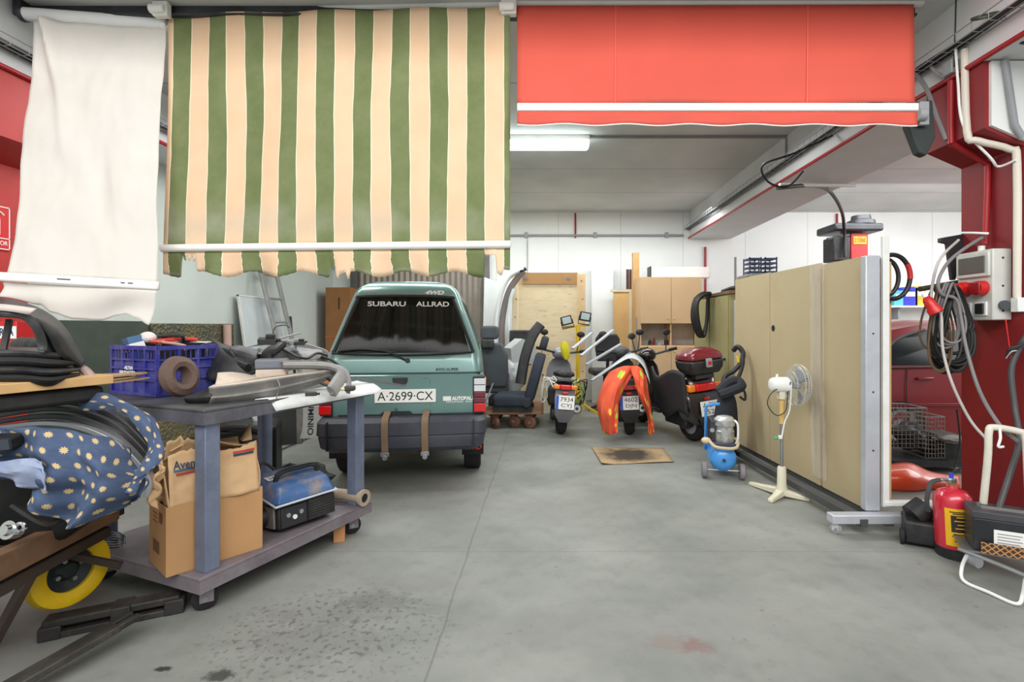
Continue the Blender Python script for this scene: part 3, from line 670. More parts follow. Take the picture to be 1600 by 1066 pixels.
# two-post car lift
th = thing('car_lift', 'red car lift column with dark pulley cap and orange label', 'lift', (4.75, 8, 0))
LX = P(1330, 400, 7.9).x; LRED = mat('lift_red', (190, 36, 42), .4, var=.06)
obj('column', MB().box(LX-.06, LX+.2, 7.8, 8.1, 0, P(0, 366, 7.9).z), LRED, th, bev=.01)
q = P(1328, 358, 7.9)
obj('top_plate', MB().box(LX-.36, LX+.38, 7.7, 8.25, q.z-.06, q.z+.06), DSTEEL, th, bev=.03)
obj('pulley_cap', MB().lathe([(.2, .06), (.19, .12), (.14, .14), (.13, .2), (.05, .215)], Matrix.Translation((LX+.15, 7.9, q.z))), DSTEEL, th)
mz = P(0, 388, 7.8).z
mo = obj('motor', MB().box(LX-.36, LX-.1, 7.75, 8.05, mz-.2, mz+.17), BLACK, th, bev=.02)
obj('motor_bracket', MB().bar((LX-.44, 7.78, mz+.14), (LX-.1, 7.78, mz+.2), .03, .03), DSTEEL, mo)
lb = obj('label_plate', MB().box(LX-.03, LX+.17, 7.79, 7.8, mz+.06, mz+.18), mat('orange_label', (250, 165, 30), .5), th, sm=False, label='orange capacity label')
text('lettering', '2 TONS', axes((LX+.07, 7.789, mz+.12), (1, 0, 0), (0, 0, 1)), .16, .06, REDP, lb)
# ---------------- steel table cart and what stands on it ----------------
BLUEG = mat('blue_grey_enamel', (122, 132, 156), .45, .25, var=.1, scale=4, dirt=(70, 72, 80), amt=.5, dscale=3.5)
TOPM = mat('worn_table_top', (92, 92, 94), .5, .3, var=.25, dirt=(48, 46, 45), amt=.6, dscale=4)
SHELFM = mat('worn_shelf_steel', (140, 132, 138), .5, .25, var=.15, dirt=(98, 82, 90), amt=.6, dscale=3)
TA, TE, TN = V(-1.655, 2.5, 0), V(.38, .925, 0).normalized(), V(-.925, .38, 0).normalized()   # near corner, along, across
MT = axes(TA, TE, TN)      # local x along (1.1), y across (.9), z up
MT = Matrix.Translation(TA) @ Matrix(((TE.x, TN.x, 0, 0), (TE.y, TN.y, 0, 0), (0, 0, 1, 0), (0, 0, 0, 1)))
tb = thing('table_cart', 'blue grey steel table cart on casters crowded with car parts', 'table', TA)
obj('table_top', MB(MT).box(-.04, 1.1, -.05, .92, .985, 1.0), TOPM, tb, bev=.004)
ap = MB(MT)
for a in ((-.04, 1.1, -.05, -.035), (-.04, 1.1, .905, .92), (-.04, -.025, -.035, .905), (1.085, 1.1, -.035, .905)): ap.box(a[0], a[1], a[2], a[3], .925, .985)
ap2 = MB(MT); k = [(-.04, -.05), (1.1, -.05), (1.1, .92), (-.04, .92)]; k2 = [(-.025, -.035), (1.085, -.035), (1.085, .905), (-.025, .905)]
ap2.loft([[V(a, b, .925) for a, b in k], [V(a, b, .985) for a, b in k], [V(a, b, .985) for a, b in k2], [V(a, b, .925) for a, b in k2]], loop=True)
obj('apron', ap2, mat('worn_apron', (112, 112, 122), .4, .4, var=.25, dirt=(52, 50, 52), amt=.6, dscale=4), tb, sm=False)
obj('leg', MB(MT).box(-.015, .062, -.022, .055, .2, .925), BLUEG, tb, bev=.004)
obj('leg', MB(MT).box(1.0, 1.08, -.022, .055, .2, .925), BLUEG, tb, bev=.004)
obj('leg', MB(MT).cyl((1.02, .85, .2), (1.02, .85, .925), .048), BLUEG, tb)
obj('leg', MB(MT).cyl((.03, .85, .2), (.03, .85, .925), .045), BLUEG, tb)
obj('shelf', MB(MT).box(-.06, 1.12, -.05, .92, .185, .2), SHELFM, tb, bev=.003)
kk = [(-.06, -.05), (1.12, -.05), (1.12, .92), (-.06, .92)]; kk2 = [(-.04, -.03), (1.1, -.03), (1.1, .9), (-.04, .9)]
obj('shelf_frame', MB(MT).loft([[V(a, b, .125) for a, b in kk], [V(a, b, .185) for a, b in kk], [V(a, b, .185) for a, b in kk2], [V(a, b, .125) for a, b in kk2]], loop=True), SHELFM, tb, sm=False)
for a, b in ((.03, .03), (1.03, .03), (.03, .85), (1.03, .85)):
    q = MT @ V(a, b, 0); caster('caster', q, .058, tb, RUBBER, SHELFM, -56)
# white sheet lying over the front edge
pts = [P(392, 628, 2.76), P(431, 641, 2.80), P(602, 613, 3.43), P(568, 597, 3.62), P(470, 603, 3.25)]
A_, B_, C_, D_ = P(398, 629, 2.75), P(431, 641, 2.80), P(600, 611, 3.42), P(558, 595, 3.68)
def ws(u, v):
    p = B_.lerp(C_, u).lerp(A_.lerp(D_, u), v)
    p.z = max(p.z, 1.006) if v > .35 else 1.006-(.35-v)/.35*(1.012-p.z); return p
obj('white_sheet', MB().sheet(ws, 12, 8), mat('white_sheet', (228, 230, 228), .6, var=.03, dirt=(150, 150, 148), amt=.5, dscale=4), label='white plastic sheet lying on the table cart and hanging over its edge', cat='sheet', solid=.003)
# blue crate
BLUE = mat('blue_crate_plastic', (48, 50, 140), .45, var=.1, dirt=(140, 140, 170), amt=.35, dscale=7)
BLUE2 = mat('blue_crate_inner', (30, 34, 118), .5, var=.1)
c0 = V(-2.165, 2.865, 1.003); e1 = V(-.40, .165, 0); e2 = V(.15, .34, 0)
MC = Matrix.Translation(c0) @ Matrix(((e1.normalized().x, e2.normalized().x, 0, 0), (e1.normalized().y, e2.normalized().y, 0, 0), (0, 0, 1, 0), (0, 0, 0, 1)))
wx, wy, hz = .43, .34, .285
cr = thing('plastic_crate', 'blue plastic fruit crate with white print full of cables on the table', 'crate', c0)
obj('floor_panel', MB(MC).box(0, wx, 0, wy, 0, .01), BLUE2, cr, sm=False)
def side(x0, y0, x1, y1, n, nm):
    b = MB(MC); a = V(x0, y0, 0); d = V(x1-x0, y1-y0, 0); L = d.length; d.normalize(); o = V(-d.y, d.x, 0)
    bx = lambda s0, s1, z0, z1, t0, t1: b.loft([[a+d*s0+o*t0+V(0, 0, z) , a+d*s1+o*t0+V(0, 0, z), a+d*s1+o*t1+V(0, 0, z), a+d*s0+o*t1+V(0, 0, z)] for z in (z0, z1)])
    for z0, z1 in ((0, .02), (.085, .094), (.15, .159), (.2, .21), (.262, .285)): bx(0, L, z0, z1, -.012, .004)
    for i in range(n+1): s = (L-.012)*i/n; bx(s, s+.012, 0, .285, -.012, .003)
    bx(0, L, .0, .2, -.010, -.008)
    m = n*4
    for i in range(m): s = L*(i+.5)/m; bx(s, s+.004, .21, .262, -.01, -.004)
    return obj('side_panel', b, BLUE, cr, sm=False)
f1 = side(wx, 0, 0, 0, 4, 'a'); f2 = side(0, 0, 0, wy, 3, 'b'); side(0, wy, wx, wy, 4, 'c'); side(wx, wy, wx, 0, 3, 'd')
Mx = MC.to_3x3(); 
for s, (xx, zz, w, h) in (('FRUDALTEA', (.26, .125, .15, .03)), ('ALTEA', (.25, .157, .08, .02)), ('WWW.FRUDALTEA', (.25, .105, .13, .01))):
    text('lettering', s, axes(MC @ V(xx, -.005, zz), Mx @ V(-1, 0, 0), (0, 0, 1)), w, h, WHITEP, f1, .001, bold=.03)
# contents of the crate
CR = lambda x, y, z: MC @ V(x, y, z)
it = thing('carton', 'blue and white small carton tilted in the top of the blue crate', 'box', CR(.3, .08, .2))
Mk = MC @ frame((.28, .07, .2), 12, 15, 8)
obj('body', MB(Mk).box(-.05, .05, -.035, .035, 0, .14), mat('carton_blue_print', (70, 110, 150), .5, var=.15), it, bev=.003)
obj('white_band', MB(Mk).box(-.051, .051, -.036, .036, .06, .1), WHITEP, it, sm=False)
text('lettering', 'BOSCA', Mk @ axes((0, -.037, .08), (1, 0, 0), (0, 0, 1)), .07, .022, mat('navy_ink', (25, 45, 90), .5), it, .001)
obj('crumpled_paper', MB(MC).ball((.26, .1, .33), .05, .04, .035), mat('pale_paper', (222, 212, 208), .8, var=.1, bump=.6, bscale=30), label='crumpled pale paper on the carton in the blue crate', cat='paper', ang=10)
for i in range(9):
    rnd = random.Random(i); cols = [BCABLE, BCABLE, mat('red_lead', (200, 60, 50), .5), mat('pink_grey_cable', (190, 150, 140), .6)]
    pts = [CR(.04+.36*rnd.random(), .05+.25*rnd.random(), .25+.09*rnd.random()) for _ in range(5)]
    nm = ['black', 'black', 'red', 'pinkish grey'][i % 4]
    obj('cable_tangle', MB().tube(pts, .008+.003*rnd.random(), 6), cols[i % 4], label=f'{nm} cable looped in the top of the blue crate', cat='cable', group='cables in the blue crate '+nm)
obj('white_tray', MB(MC).prism([(.36, .2), (.05, .34), (.0, .28), (.4, .1), (.52, .16)], .295, .303), mat('dirty_white_plastic', (205, 210, 200), .6, var=.05), label='pale plastic lid lying across the back of the blue crate', cat='lid', bev=.003)
blk = MB(MC); blk.box(.05, .38, .05, .3, .18, .26); obj('box_filling', blk, DARK, label='dark jumble filling the blue crate under the cables', cat='parts', kind='stuff')
# brake hub
q = P(281, 588, 2.77); nrm = V(.75, -.15, .65)
MH = axes(q, V(0, 0, 1).cross(nrm), V(0, 0, 1)-nrm*.2)
obj('drum_hub', MB().ring([(.042, -.03), (.05, .025), (.075, .035), (.105, .02), (.112, -.01), (.1, -.03), (.07, -.02)], MH, 36), mat('rusty_cast_iron', (108, 88, 78), .75, .1, var=.2, dirt=(92, 66, 56), amt=.5, dscale=9, bump=.2), label='rusty round brake drum leaning against the blue crate', cat='car part')
# plastic car parts
GRIME = mat('dusty_grey_plastic', (118, 116, 113), .7, var=.2, dirt=(168, 162, 154), amt=.5, dscale=7)
LGREY = mat('pale_dusty_plastic', (150, 148, 146), .65, var=.15, dirt=(95, 93, 92), amt=.5, dscale=8)
BEIG = mat('beige_dusty_panel', (205, 190, 174), .75, var=.08, dirt=(150, 135, 122), amt=.5, dscale=9)
def strip(rows, name, m, label, cat='car part', solid=.006, k=5, **kw):
    "surface through rows of control points (smoothed both ways)"
    R_ = [smooth(r, k) for r in rows]; n = len(R_[0])
    cols = [smooth([r[i] for r in R_], k) for i in range(n)]
    return obj(name, MB().sheet(lambda u, v: cols[round(u*(n-1))][round(v*(len(cols[0])-1))], n-1, len(cols[0])-1), m, label=label, cat=cat, solid=solid, **kw)
# long boat-shaped bumper end, channel with a pale top
be = thing('bumper_end', 'long grey dusty bumper end tied with string along the front of the table', 'car part', P(420, 610, 2.85))
def sheetp(rs, k=5):
    R_ = [smooth([P(*p) for p in r], k) for r in rs]; n = len(R_[0]); cols = [smooth([r[i] for r in R_], k) for i in range(n)]
    return MB().sheet(lambda u, v: cols[round(u*(n-1))][round(v*(len(cols[0])-1))], n-1, len(cols[0])-1)
obj('side_face', sheetp([[(325, 634, 2.66), (370, 630, 2.74), (430, 618, 2.87), (490, 602, 3.04), (527, 587, 3.2)], [(330, 622, 2.62), (372, 618, 2.70), (430, 608, 2.83), (490, 594, 3.0), (528, 584, 3.18)], [(328, 620, 2.64), (372, 615, 2.72), (430, 605, 2.85), (490, 592, 3.02), (528, 583, 3.18)], [(326, 606, 2.62), (372, 601, 2.70), (430, 592, 2.83), (488, 584, 3.0), (528, 580, 3.18)]]), GRIME, be, solid=.008)
obj('top_face', sheetp([[(326, 606, 2.63), (372, 601, 2.71), (430, 592, 2.84), (488, 584, 3.01), (528, 580, 3.19)], [(335, 601, 2.78), (376, 596, 2.86), (430, 588, 2.98), (486, 581, 3.12), (524, 578, 3.25)]]), BEIG, be, solid=.006)
obj('torn_end', sheetp([[(290, 628, 2.66), (305, 632, 2.66), (328, 634, 2.67)], [(288, 622, 2.62), (308, 622, 2.62), (330, 620, 2.63)], [(292, 620, 2.7), (312, 612, 2.7), (328, 606, 2.66)]]), BLACK, be, solid=.006)
obj('string_tie', MB().tube([P(433, 592, 2.84), P(437, 603, 2.78), P(434, 615, 2.82), P(430, 628, 2.82)], .003, 5), mat('grey_string', (140, 138, 135), .9), label='grey string tied round the long bumper end', cat='string')
strip([[P(333, 612, 2.72), P(365, 611, 2.78), P(400, 605, 2.85), P(415, 598, 2.9)], [P(338, 594, 2.76), P(365, 594, 2.82), P(390, 592, 2.9), P(412, 592, 2.95)], [P(340, 583, 2.82), P(362, 582, 2.9), P(385, 585, 2.98), P(404, 590, 3.0)]], 'trim_panel', BEIG, 'beige dusty panel with torn brown corner lying on the table', solid=.006)
obj('foam_plug', MB().cyl(P(333, 606, 2.69), P(331, 618, 2.65), .012, .014), mat('pinkish_foam', (196, 150, 122), .8), label='short pinkish tube beside the beige panel on the table', cat='tube')
# grey box (battery cover)
th = thing('battery_cover', 'grey plastic box with worn lower half standing on the bumper end', 'box', P(420, 588, 2.95))
q = P(398, 588, 2.95); Mb = Matrix.Translation(q) @ Matrix(((TE.x, TN.x, 0, 0), (TE.y, TN.y, 0, 0), (0, 0, 1, 0), (0, 0, 0, 1)))
Mb = Matrix.Translation(P(397, 593, 2.95)) @ Matrix.Rotation(R(18), 4, 'Z')
obj('lower_half', MB(Mb).box(.005, .165, .005, .1, 0, .055), BEIG, th, bev=.006)
obj('lid', MB(Mb).box(0, .17, 0, .105, .055, .115), mat('blue_grey_lid', (112, 116, 126), .5, var=.1, dirt=(70, 70, 74), amt=.3), th, bev=.012)
# L-shaped window frame moulding
pts = [P(442, 570, 2.98), P(480, 570, 3.04), P(512, 572, 3.1), P(530, 578, 3.12), P(534, 587, 3.1), P(528, 597, 3.05), P(518, 612, 2.98)]
fr = thing('window_moulding', 'grey L-shaped window frame moulding on the table beside the grey box', 'moulding', pts[3])
obj('channel', MB().tube(pts, .044, 8, flat=.5), LGREY, fr)
obj('ridge', MB().tube([p+V(-.01, -.012, .018) for p in pts], .011, 6), GRIME, fr)
obj('ridge', MB().tube([p+V(.0, .0, -.02) for p in pts], .009, 6), GRIME, fr)
obj('outer_lip', MB().tube([P(442, 569, 3.1), P(490, 568, 3.18), P(528, 573, 3.26), P(542, 583, 3.25), P(545, 600, 3.18), P(543, 612, 3.1)], .02, 7, flat=.6), LGREY, fr)
obj('rubber_seal', MB().tube([P(470, 556, 3.3), P(510, 560, 3.35), P(530, 572, 3.32), P(541, 588, 3.25), P(543, 606, 3.18)], .008, 6), BCABLE, label='thin black rubber seal arching over the window frame moulding', cat='seal')
# bundle of grey strips
for i in range(6):
    y = i*2.6
    obj('trim_strip', MB().tube([P(448+2*i, 533+y*.9, 3.3), P(475, 537+y, 3.33), P(505, 546+y, 3.38), P(513, 552+y, 3.4)], .012, 5, flat=.5), LGREY, label='pale grey trim strip in the bundle on the back of the table', cat='trim strip', group='trim strips on the table')
for a, b in (((372, 546, 3.2), (470, 520, 3.35)), ((368, 544, 3.3), (470, 530, 3.5))):
    obj('antenna_rod', MB().cyl(P(*a), P(*b), .006), GREYM, label='thin grey rod lying over the black parts on the table', cat='rod', group='rods on the table')
def lump(name, label, px, py, Y, rx, ry, rz, m, seed=0, sc=6, amp=.35):
    b = MB(); c = P(px, py, Y); n = 22
    for_ = []
    for k in range(13):
        a = math.pi*(k+.12)/12.24; row = []
        for i in range(n):
            d = V(math.sin(a)*math.cos(2*math.pi*i/n), math.sin(a)*math.sin(2*math.pi*i/n), -math.cos(a))
            s = 1+amp*noise.noise(d*1.7+V(seed, 0, 0))+amp*.5*noise.noise(d*4+V(0, seed, 0)); row.append(c+V(d.x*rx*s, d.y*ry*s, d.z*rz*s))
        for_.append(row)
    return obj(name, b.loft(for_), m, label=label, cat='car part', ang=25)
# dark moulded parts pile, each part shaped
def moulding(name, label, rows, m=BLACK, **k): return strip([[P(*p) for p in r] for r in rows], name, m, label, **k)
moulding('fender_liner', 'black wheel liner standing behind the blue crate', [[(322, 592, 3.1), (345, 596, 3.05), (375, 592, 3.05), (400, 584, 3.1)], [(326, 560, 3.2), (350, 562, 3.1), (378, 560, 3.1), (402, 558, 3.15)], [(330, 528, 3.35), (340, 534, 3.3), (355, 540, 3.3), (392, 546, 3.3)]])
moulding('air_duct', 'dusty grey air duct lying in the pile on the table', [[(355, 565, 3.2), (380, 570, 3.15), (398, 572, 3.1)], [(358, 545, 3.15), (380, 550, 3.1), (400, 556, 3.05)], [(375, 540, 3.25), (395, 545, 3.2), (405, 548, 3.2)]], mat('dark_dusty_plastic', (70, 72, 76), .6, var=.2, dirt=(120, 118, 114), amt=.5, dscale=8))
moulding('fan_shroud', 'black fan shroud with curved edge upright in the parts pile', [[(405, 565, 3.15), (425, 568, 3.1), (450, 566, 3.1), (470, 562, 3.12)], [(412, 548, 3.2), (430, 546, 3.15), (452, 548, 3.15), (472, 552, 3.2)], [(430, 536, 3.3), (440, 533, 3.3), (452, 538, 3.3), (470, 543, 3.3)]])
moulding('grey_fairing', 'pale curved fairing scrap on top of the parts pile', [[(452, 563, 3.12), (475, 564, 3.15), (500, 560, 3.25)], [(450, 550, 3.15), (478, 553, 3.2), (504, 551, 3.3)], [(455, 540, 3.25), (480, 545, 3.3), (500, 546, 3.38)]], LGREY)
moulding('mirror_bracket', 'black crescent bracket standing in the parts pile', [[(424, 558, 3.05), (432, 552, 3.05), (446, 540, 3.05)], [(426, 552, 3.03), (436, 544, 3.03), (447, 534, 3.03)]], solid=.02)
for nm, px, py, Y, r, lab in (('switch_block', 418, 533, 3.1, .035, 'small black switch block on top of the pile by the ladder'), ('relay', 468, 536, 3.2, .022, 'small black relay on top of the grey strips')):
    q = P(px, py, Y); b = MB(frame(q, 20, 10)).box(-r*1.4, r*1.4, -r, r, -r*.5, r*.5).box(-r*.2, r*1.2, -r*.6, r*.6, r*.5, r*1.2).cyl((r*1.4, 0, 0), (r*2, 0, .01), r*.3, n=8)
    obj(nm, b, BLACK, label=lab, cat='car part', bev=.003)
lump('pump_housing', 'rounded dark pump in the parts pile on the table', 398, 560, 3.28, .10, .08, .055, mat('greenish_dark_metal', (66, 72, 66), .5, .4, var=.3), 3)
lump('compressor_body', 'round dark metal compressor in the pile behind the grey box', 448, 556, 3.22, .09, .08, .06, DSTEEL, 5)
lump('rubber_gaiter', 'black rubber gaiter low in the pile beside the blue crate', 368, 575, 3.2, .11, .09, .06, DARK, 8)
obj('wire_hook', MB().tube([P(425, 528, 3.3), P(430, 512, 3.35), P(445, 508, 3.4), P(452, 512, 3.4)], .004, 5), BCABLE, label='thin black wire hook sticking up from the pile by the ladder', cat='wire')
th = thing('clip_connector', 'small black connector lying on the white sheet', 'connector', PZ(486, 618, 1.01)); Mq = frame(PZ(486, 619, 1.012), 25)
obj('body', MB(Mq).box(-.03, .03, -.012, .012, 0, .022), BLACK, th, bev=.003); obj('tab', MB(Mq).box(.03, .045, -.006, .006, .004, .016), DSTEEL, th)
th = thing('bulb_holder', 'black bulb holder with cream plugs at the end of the white sheet', 'car part', PZ(540, 610, 1.01)); Mq = frame(PZ(541, 611, 1.012), 10)
obj('holder', MB(Mq).box(-.01, .05, -.02, .03, 0, .03), BLACK, th, bev=.008)
for a in (-.035, -.012): obj('plug', MB(Mq).cyl((a, -.01, .012), (a-.015, -.03, .014), .011, n=10), mat('cream_plug', (222, 214, 160), .5), th)
obj('flat_bar', MB().bar(P(548, 590, 3.45), P(633, 603, 3.72), .03, .014), mat('grey_flat_bar', (110, 108, 108), .5, .3), label='grey flat bar jutting out from the table towards the van plate', cat='bar')
# ---------------- lower shelf ----------------
bx = thing('cardboard_box', 'plain brown cardboard box on the lower shelf of the table cart', 'box', (-1.81, 2.43, .2))
f0, ef, es = V(-1.80, 2.44, .203), V(.27, .33, 0).normalized(), V(-.33, .27, 0).normalized()
MBX = Matrix.Translation(f0) @ Matrix(((ef.x, es.x, 0, 0), (ef.y, es.y, 0, 0), (0, 0, 1, 0), (0, 0, 0, 1)))
bb = MB(MBX); L_, W_, H_ = .43, .27, .33
bb.loft([[V(0, 0, 0), V(L_, 0, 0), V(L_, W_, 0), V(0, W_, 0)], [V(0, 0, H_), V(L_, 0, H_), V(L_, W_, H_), V(0, W_, H_)]], cap=False); bb.f([bb.v(q) for q in (V(0, 0, .0), V(L_, 0, .0), V(L_, W_, .0), V(0, W_, .0))])
obj('carton', bb, CARD, bx, solid=.006, sm=False)
pr = mat('brown_print', (120, 86, 58), .8)
for a in ((.05, .1, .24, .29), (.13, .2, .27, .275), (.13, .2, .25, .255), (.13, .2, .23, .235), (.1, .2, .08, .14)): obj('printed_mark', MB(MBX).box(-.0045, -.003, a[0], a[1], a[2], a[3]), pr, bx, sm=False)
ub = thing('torn_cardboard_box', 'torn pale cardboard box with blue and red stripes on the plain box', 'box', MBX @ V(.2, .1, .3))
MU = MBX @ frame((.015, .0, .315), 0, -4)
def uf(u, v):
    z = .255*v*(1+.06*math.sin(u*7)+.05*v*noise.noise(V(u*22, 3, 1))); return V(.40*u, .012*math.sin(u*6)+.02*v+.008*noise.noise(V(u*6, v*5, 3)), z)
obj('front_face', MB(MU).sheet(uf, 24, 14), CARDP, ub, solid=.005)
obj('side_face', MB(MU).sheet(lambda u, v: V(.40+.01*math.sin(v*5), .23*u+.02*v, .26*v*(1-.15*u)), 8, 8), CARDP, ub, solid=.005)
obj('side_face', MB(MU).sheet(lambda u, v: V(.0-.025*v*(1-u)+.01*noise.noise(V(u*8, v*8, 0)), .23*u+.02*v, .25*v-.03*math.sin(u*9)), 10, 8), CARDP, ub, solid=.005)
obj('back_face', MB(MU).sheet(lambda u, v: V(.40*u, .24+.03*v, .27*v), 8, 6), CARDP, ub, solid=.005)
obj('flap', MB(MU).sheet(lambda u, v: V(.0+.24*u, .03+.03*u-.05*v+.05, .22+.10*v+.012*math.sin(u*8)+.02*u*(1-v)+.02*v*noise.noise(V(u*18, 5, 1))), 16, 6), CARDP, ub, solid=.004)
obj('flap', MB(MU).sheet(lambda u, v: V(.02+.34*u, .05+.17*v, .27+.025*math.sin(u*5)+.015*math.sin(v*6+u*3)), 14, 8), CARDP, ub, solid=.004)
obj('flap', MB(MU).sheet(lambda u, v: V(.36+.05*v+.03*u, .1+.12*u, .26+.08*v*math.sin(u*3.1)), 10, 6), CARDP, ub, solid=.004)
obj('torn_strip', MB(MU).sheet(lambda u, v: V(-.03-.04*v+.02*math.sin(v*14), .0+.05*u-.02*v, .2-.16*v+.02*math.sin(u*9+v*5)), 8, 14), CARDP, ub, solid=.004)
NAVY = mat('navy_print', (40, 62, 92), .7); RST = mat('red_print', (196, 62, 48), .7); TEAL = mat('blue_print', (58, 110, 140), .7)
fo = lambda x, z, d=.012: MU @ V(x, uf(x/.4, z/.255).y-d, z)
Mf = lambda x, z: axes(fo(x, z, .014), (MU.to_3x3() @ V(1, 0, 0)), MU.to_3x3() @ V(0, .08, 1))
text('lettering', 'Avenca', Mf(.085, .205), .13, .042, NAVY, ub, .002)
text('lettering', 'L', Mf(.165, .165), .02, .032, RST, ub, .002)
for x0, x1, z, m in ((.02, .155, .178, TEAL), (.03, .15, .160, RST), (.28, .385, .222, RST), (.28, .38, .207, NAVY)):
    st = MB(); st.bm.clear()
    n = 8
    st.loft([[fo(x0+(x1-x0)*i/n, z-.005, d) for d in (.0045, .008)]+[fo(x0+(x1-x0)*i/n, z+.005, d) for d in (.008, .0045)] for i in range(n+1)])
    obj('printed_stripe', st, m, ub, sm=False)
# generator
ge = thing('generator', 'small portable generator with blue top and black handle on the cart shelf', 'generator', (-1.5, 2.95, .2))
BLT = mat('blue_generator_enamel', (70, 104, 154), .4, var=.08, dirt=(160, 142, 118), amt=.85, dscale=7)
MG = Matrix.Translation(V(-1.515, 2.93, .203)) @ Matrix(((ef.x*.0+.52, -.854, 0, 0), (.854, .52, 0, 0), (0, 0, 1, 0), (0, 0, 0, 1)))
MG = MG @ Matrix.Rotation(R(-4), 4, 'X')
obj('engine_block', MB(MG).box(.0, .37, .0, .25, .02, .155), BLACK, ge, bev=.015)
MG0 = MG; MG = MG @ Matrix.Translation((0, -.025, .16)) @ Matrix.Rotation(R(15), 4, 'X') @ Matrix.Translation((0, .025, -.16))
obj('fuel_tank', MB(MG).loft([[V(-.03, -.025, .16), V(.36, -.025, .16), V(.36, .28, .16), V(-.03, .28, .16)], [V(-.03, -.025, .18), V(.36, -.025, .18), V(.36, .28, .18), V(-.03, .28, .18)], [V(.01, .02, .265), V(.32, .02, .265), V(.32, .25, .265), V(.01, .25, .265)]]), BLT, ge, bev=.02, seg=3)
rim = [V(-.033, -.028, .17), V(.363, -.028, .17), V(.363, .283, .17), V(-.033, .283, .17)]
obj('tank_rim', MB(MG).tube(rim, .007, 6, True, 0), mat('pale_rim', (205, 212, 220), .4), ge)
obj('handle', MB(MG).tube([(.03, .1, .26), (.04, .1, .3), (.09, .1, .315), (.24, .1, .315), (.29, .1, .3), (.3, .1, .26)], .014, 8), BLACK, ge)
MGT = MG; MG = MG0
obj('end_cover', MB(MG).box(-.012, .0, .03, .2, .03, .15), GRIME, ge, bev=.004)
cp = obj('control_panel', MB(MG).box(.01, .17, -.012, 0, .03, .145), mat('dark_panel', (42, 42, 46), .5), ge, bev=.004)
for a, b in ((.05, .1), (.09, .08), (.13, .1)): obj('socket', MB(MG).cyl((a, -.02, b), (a, -.01, b), .013), CHROME if a != .09 else WHITEP, cp)
vg = MB(MG)
vg.box(.18, .36, -.012, 0, .03, .15)
for i in range(7): vg.box(.185, .355, -.018, -.012, .04+.015*i, .048+.015*i)
obj('vent_cover', vg, BLACK, ge, sm=False)
MG = MGT
obj('sticker', MB(MG).box(.0, .06, .12, .17, .2655, .267), WHITEP, ge, sm=False)
text('sticker_lettering', '24', MG @ Matrix.Translation((.03, .145, .267)), .035, .03, INK, ge, .001)
MG = MG0
obj('recoil_starter', MB(MG).cyl((-.01, .14, .09), (-.05, .14, .09), .06, .05), BLACK, ge)
obj('pull_handle', MB(MG).tube([(.02, .26, .17), (.08, .33, .33), (.12, .33, .36), (.2, .3, .27), (.23, .28, .2)], .009, 7, k=4), BLACK, ge)
# beige pipe
th = thing('exhaust_pipe', 'beige rusty pipe with an open flange on the shelf end', 'pipe', P(545, 785, 3.4))
pp = [P(512, 762, 3.72), P(530, 770, 3.6), P(550, 782, 3.42), P(562, 795, 3.25)]
pp = [p+V(0, 0, .04) for p in (MT @ V(1.0, .3, .21), MT @ V(1.02, .2, .21), MT @ V(1.03, .1, .21), MT @ V(1.03, -.06, .21))]
PIPEM = mat('beige_rusty_pipe', (178, 160, 140), .7, var=.15, dirt=(120, 92, 74), amt=.5, dscale=8)
obj('pipe', MB().tube(pp, .038, 12), PIPEM, th)
d = (pp[3]-pp[2]).normalized(); Mp = Matrix.Translation(pp[3]) @ d.to_track_quat('Z', 'Y').to_matrix().to_4x4()
obj('flange', MB().ring([(.03, -.01), (.055, -.01), (.055, .01), (.03, .01)], Mp, 20), PIPEM, th)
obj('bore', MB().cyl(Mp @ V(0, 0, .0), Mp @ V(0, 0, .006), .034), INK, th)
lump('hose_heap', 'black hose heap on the cart shelf behind the generator', 470, 745, 3.45, .2, .12, .08, DARK, 12)
obj('wire_basket', MB().tube([MT @ V(-.02+.05*math.cos(a), .75+.12*math.sin(a), .23+.012*i) for i in range(4) for a in [2*math.pi*j/12 for j in range(12)]], .004, 5, k=2), CHROME, label='small coil of bright wire on the shelf beside the cardboard box', cat='wire')
wb = PZ(530, 848, 0); obj('wood_block', MB(frame(wb, 20)).box(-.035, .035, 0, .06, 0, .122), mat('pine_block', (196, 140, 90), .7, var=.12, scale=8), label='small wooden block under the shelf end of the table cart', cat='wood block', bev=.003)
# more scrap on the table
for nm, lab, pts, r, m in (('black_hose', 'black ribbed hose curling out of the pile behind the blue crate', [(330, 560, 3.3), (345, 548, 3.25), (362, 552, 3.15), (372, 566, 3.1), (388, 574, 3.05)], .022, BCABLE),
        ('wiring_loom', 'thin black wiring loom trailing over the grey fairing', [(440, 545, 3.1), (462, 556, 3.05), (480, 560, 3.1), (496, 552, 3.2), (512, 556, 3.25)], .009, BCABLE),
        ('cable_end', 'dark cable lying across the bumper end tip', [(500, 598, 2.98), (515, 604, 3.0), (520, 600, 3.05), (512, 592, 3.1)], .008, BCABLE)):
    obj(nm, MB().tube([P(*p) for p in pts], r, 7), m, label=lab, cat='hose' if 'hose' in nm else 'cable')
moulding('kick_panel', 'flat dark grey panel scrap leaning upright beside the blue crate', [[(322, 585, 3.3), (340, 578, 3.3), (352, 570, 3.32)], [(326, 555, 3.36), (342, 552, 3.36), (354, 552, 3.36)], [(332, 538, 3.42), (342, 536, 3.42), (350, 544, 3.4)]], mat('slate_plastic', (66, 72, 84), .5, var=.15, dirt=(104, 106, 110), amt=.4))
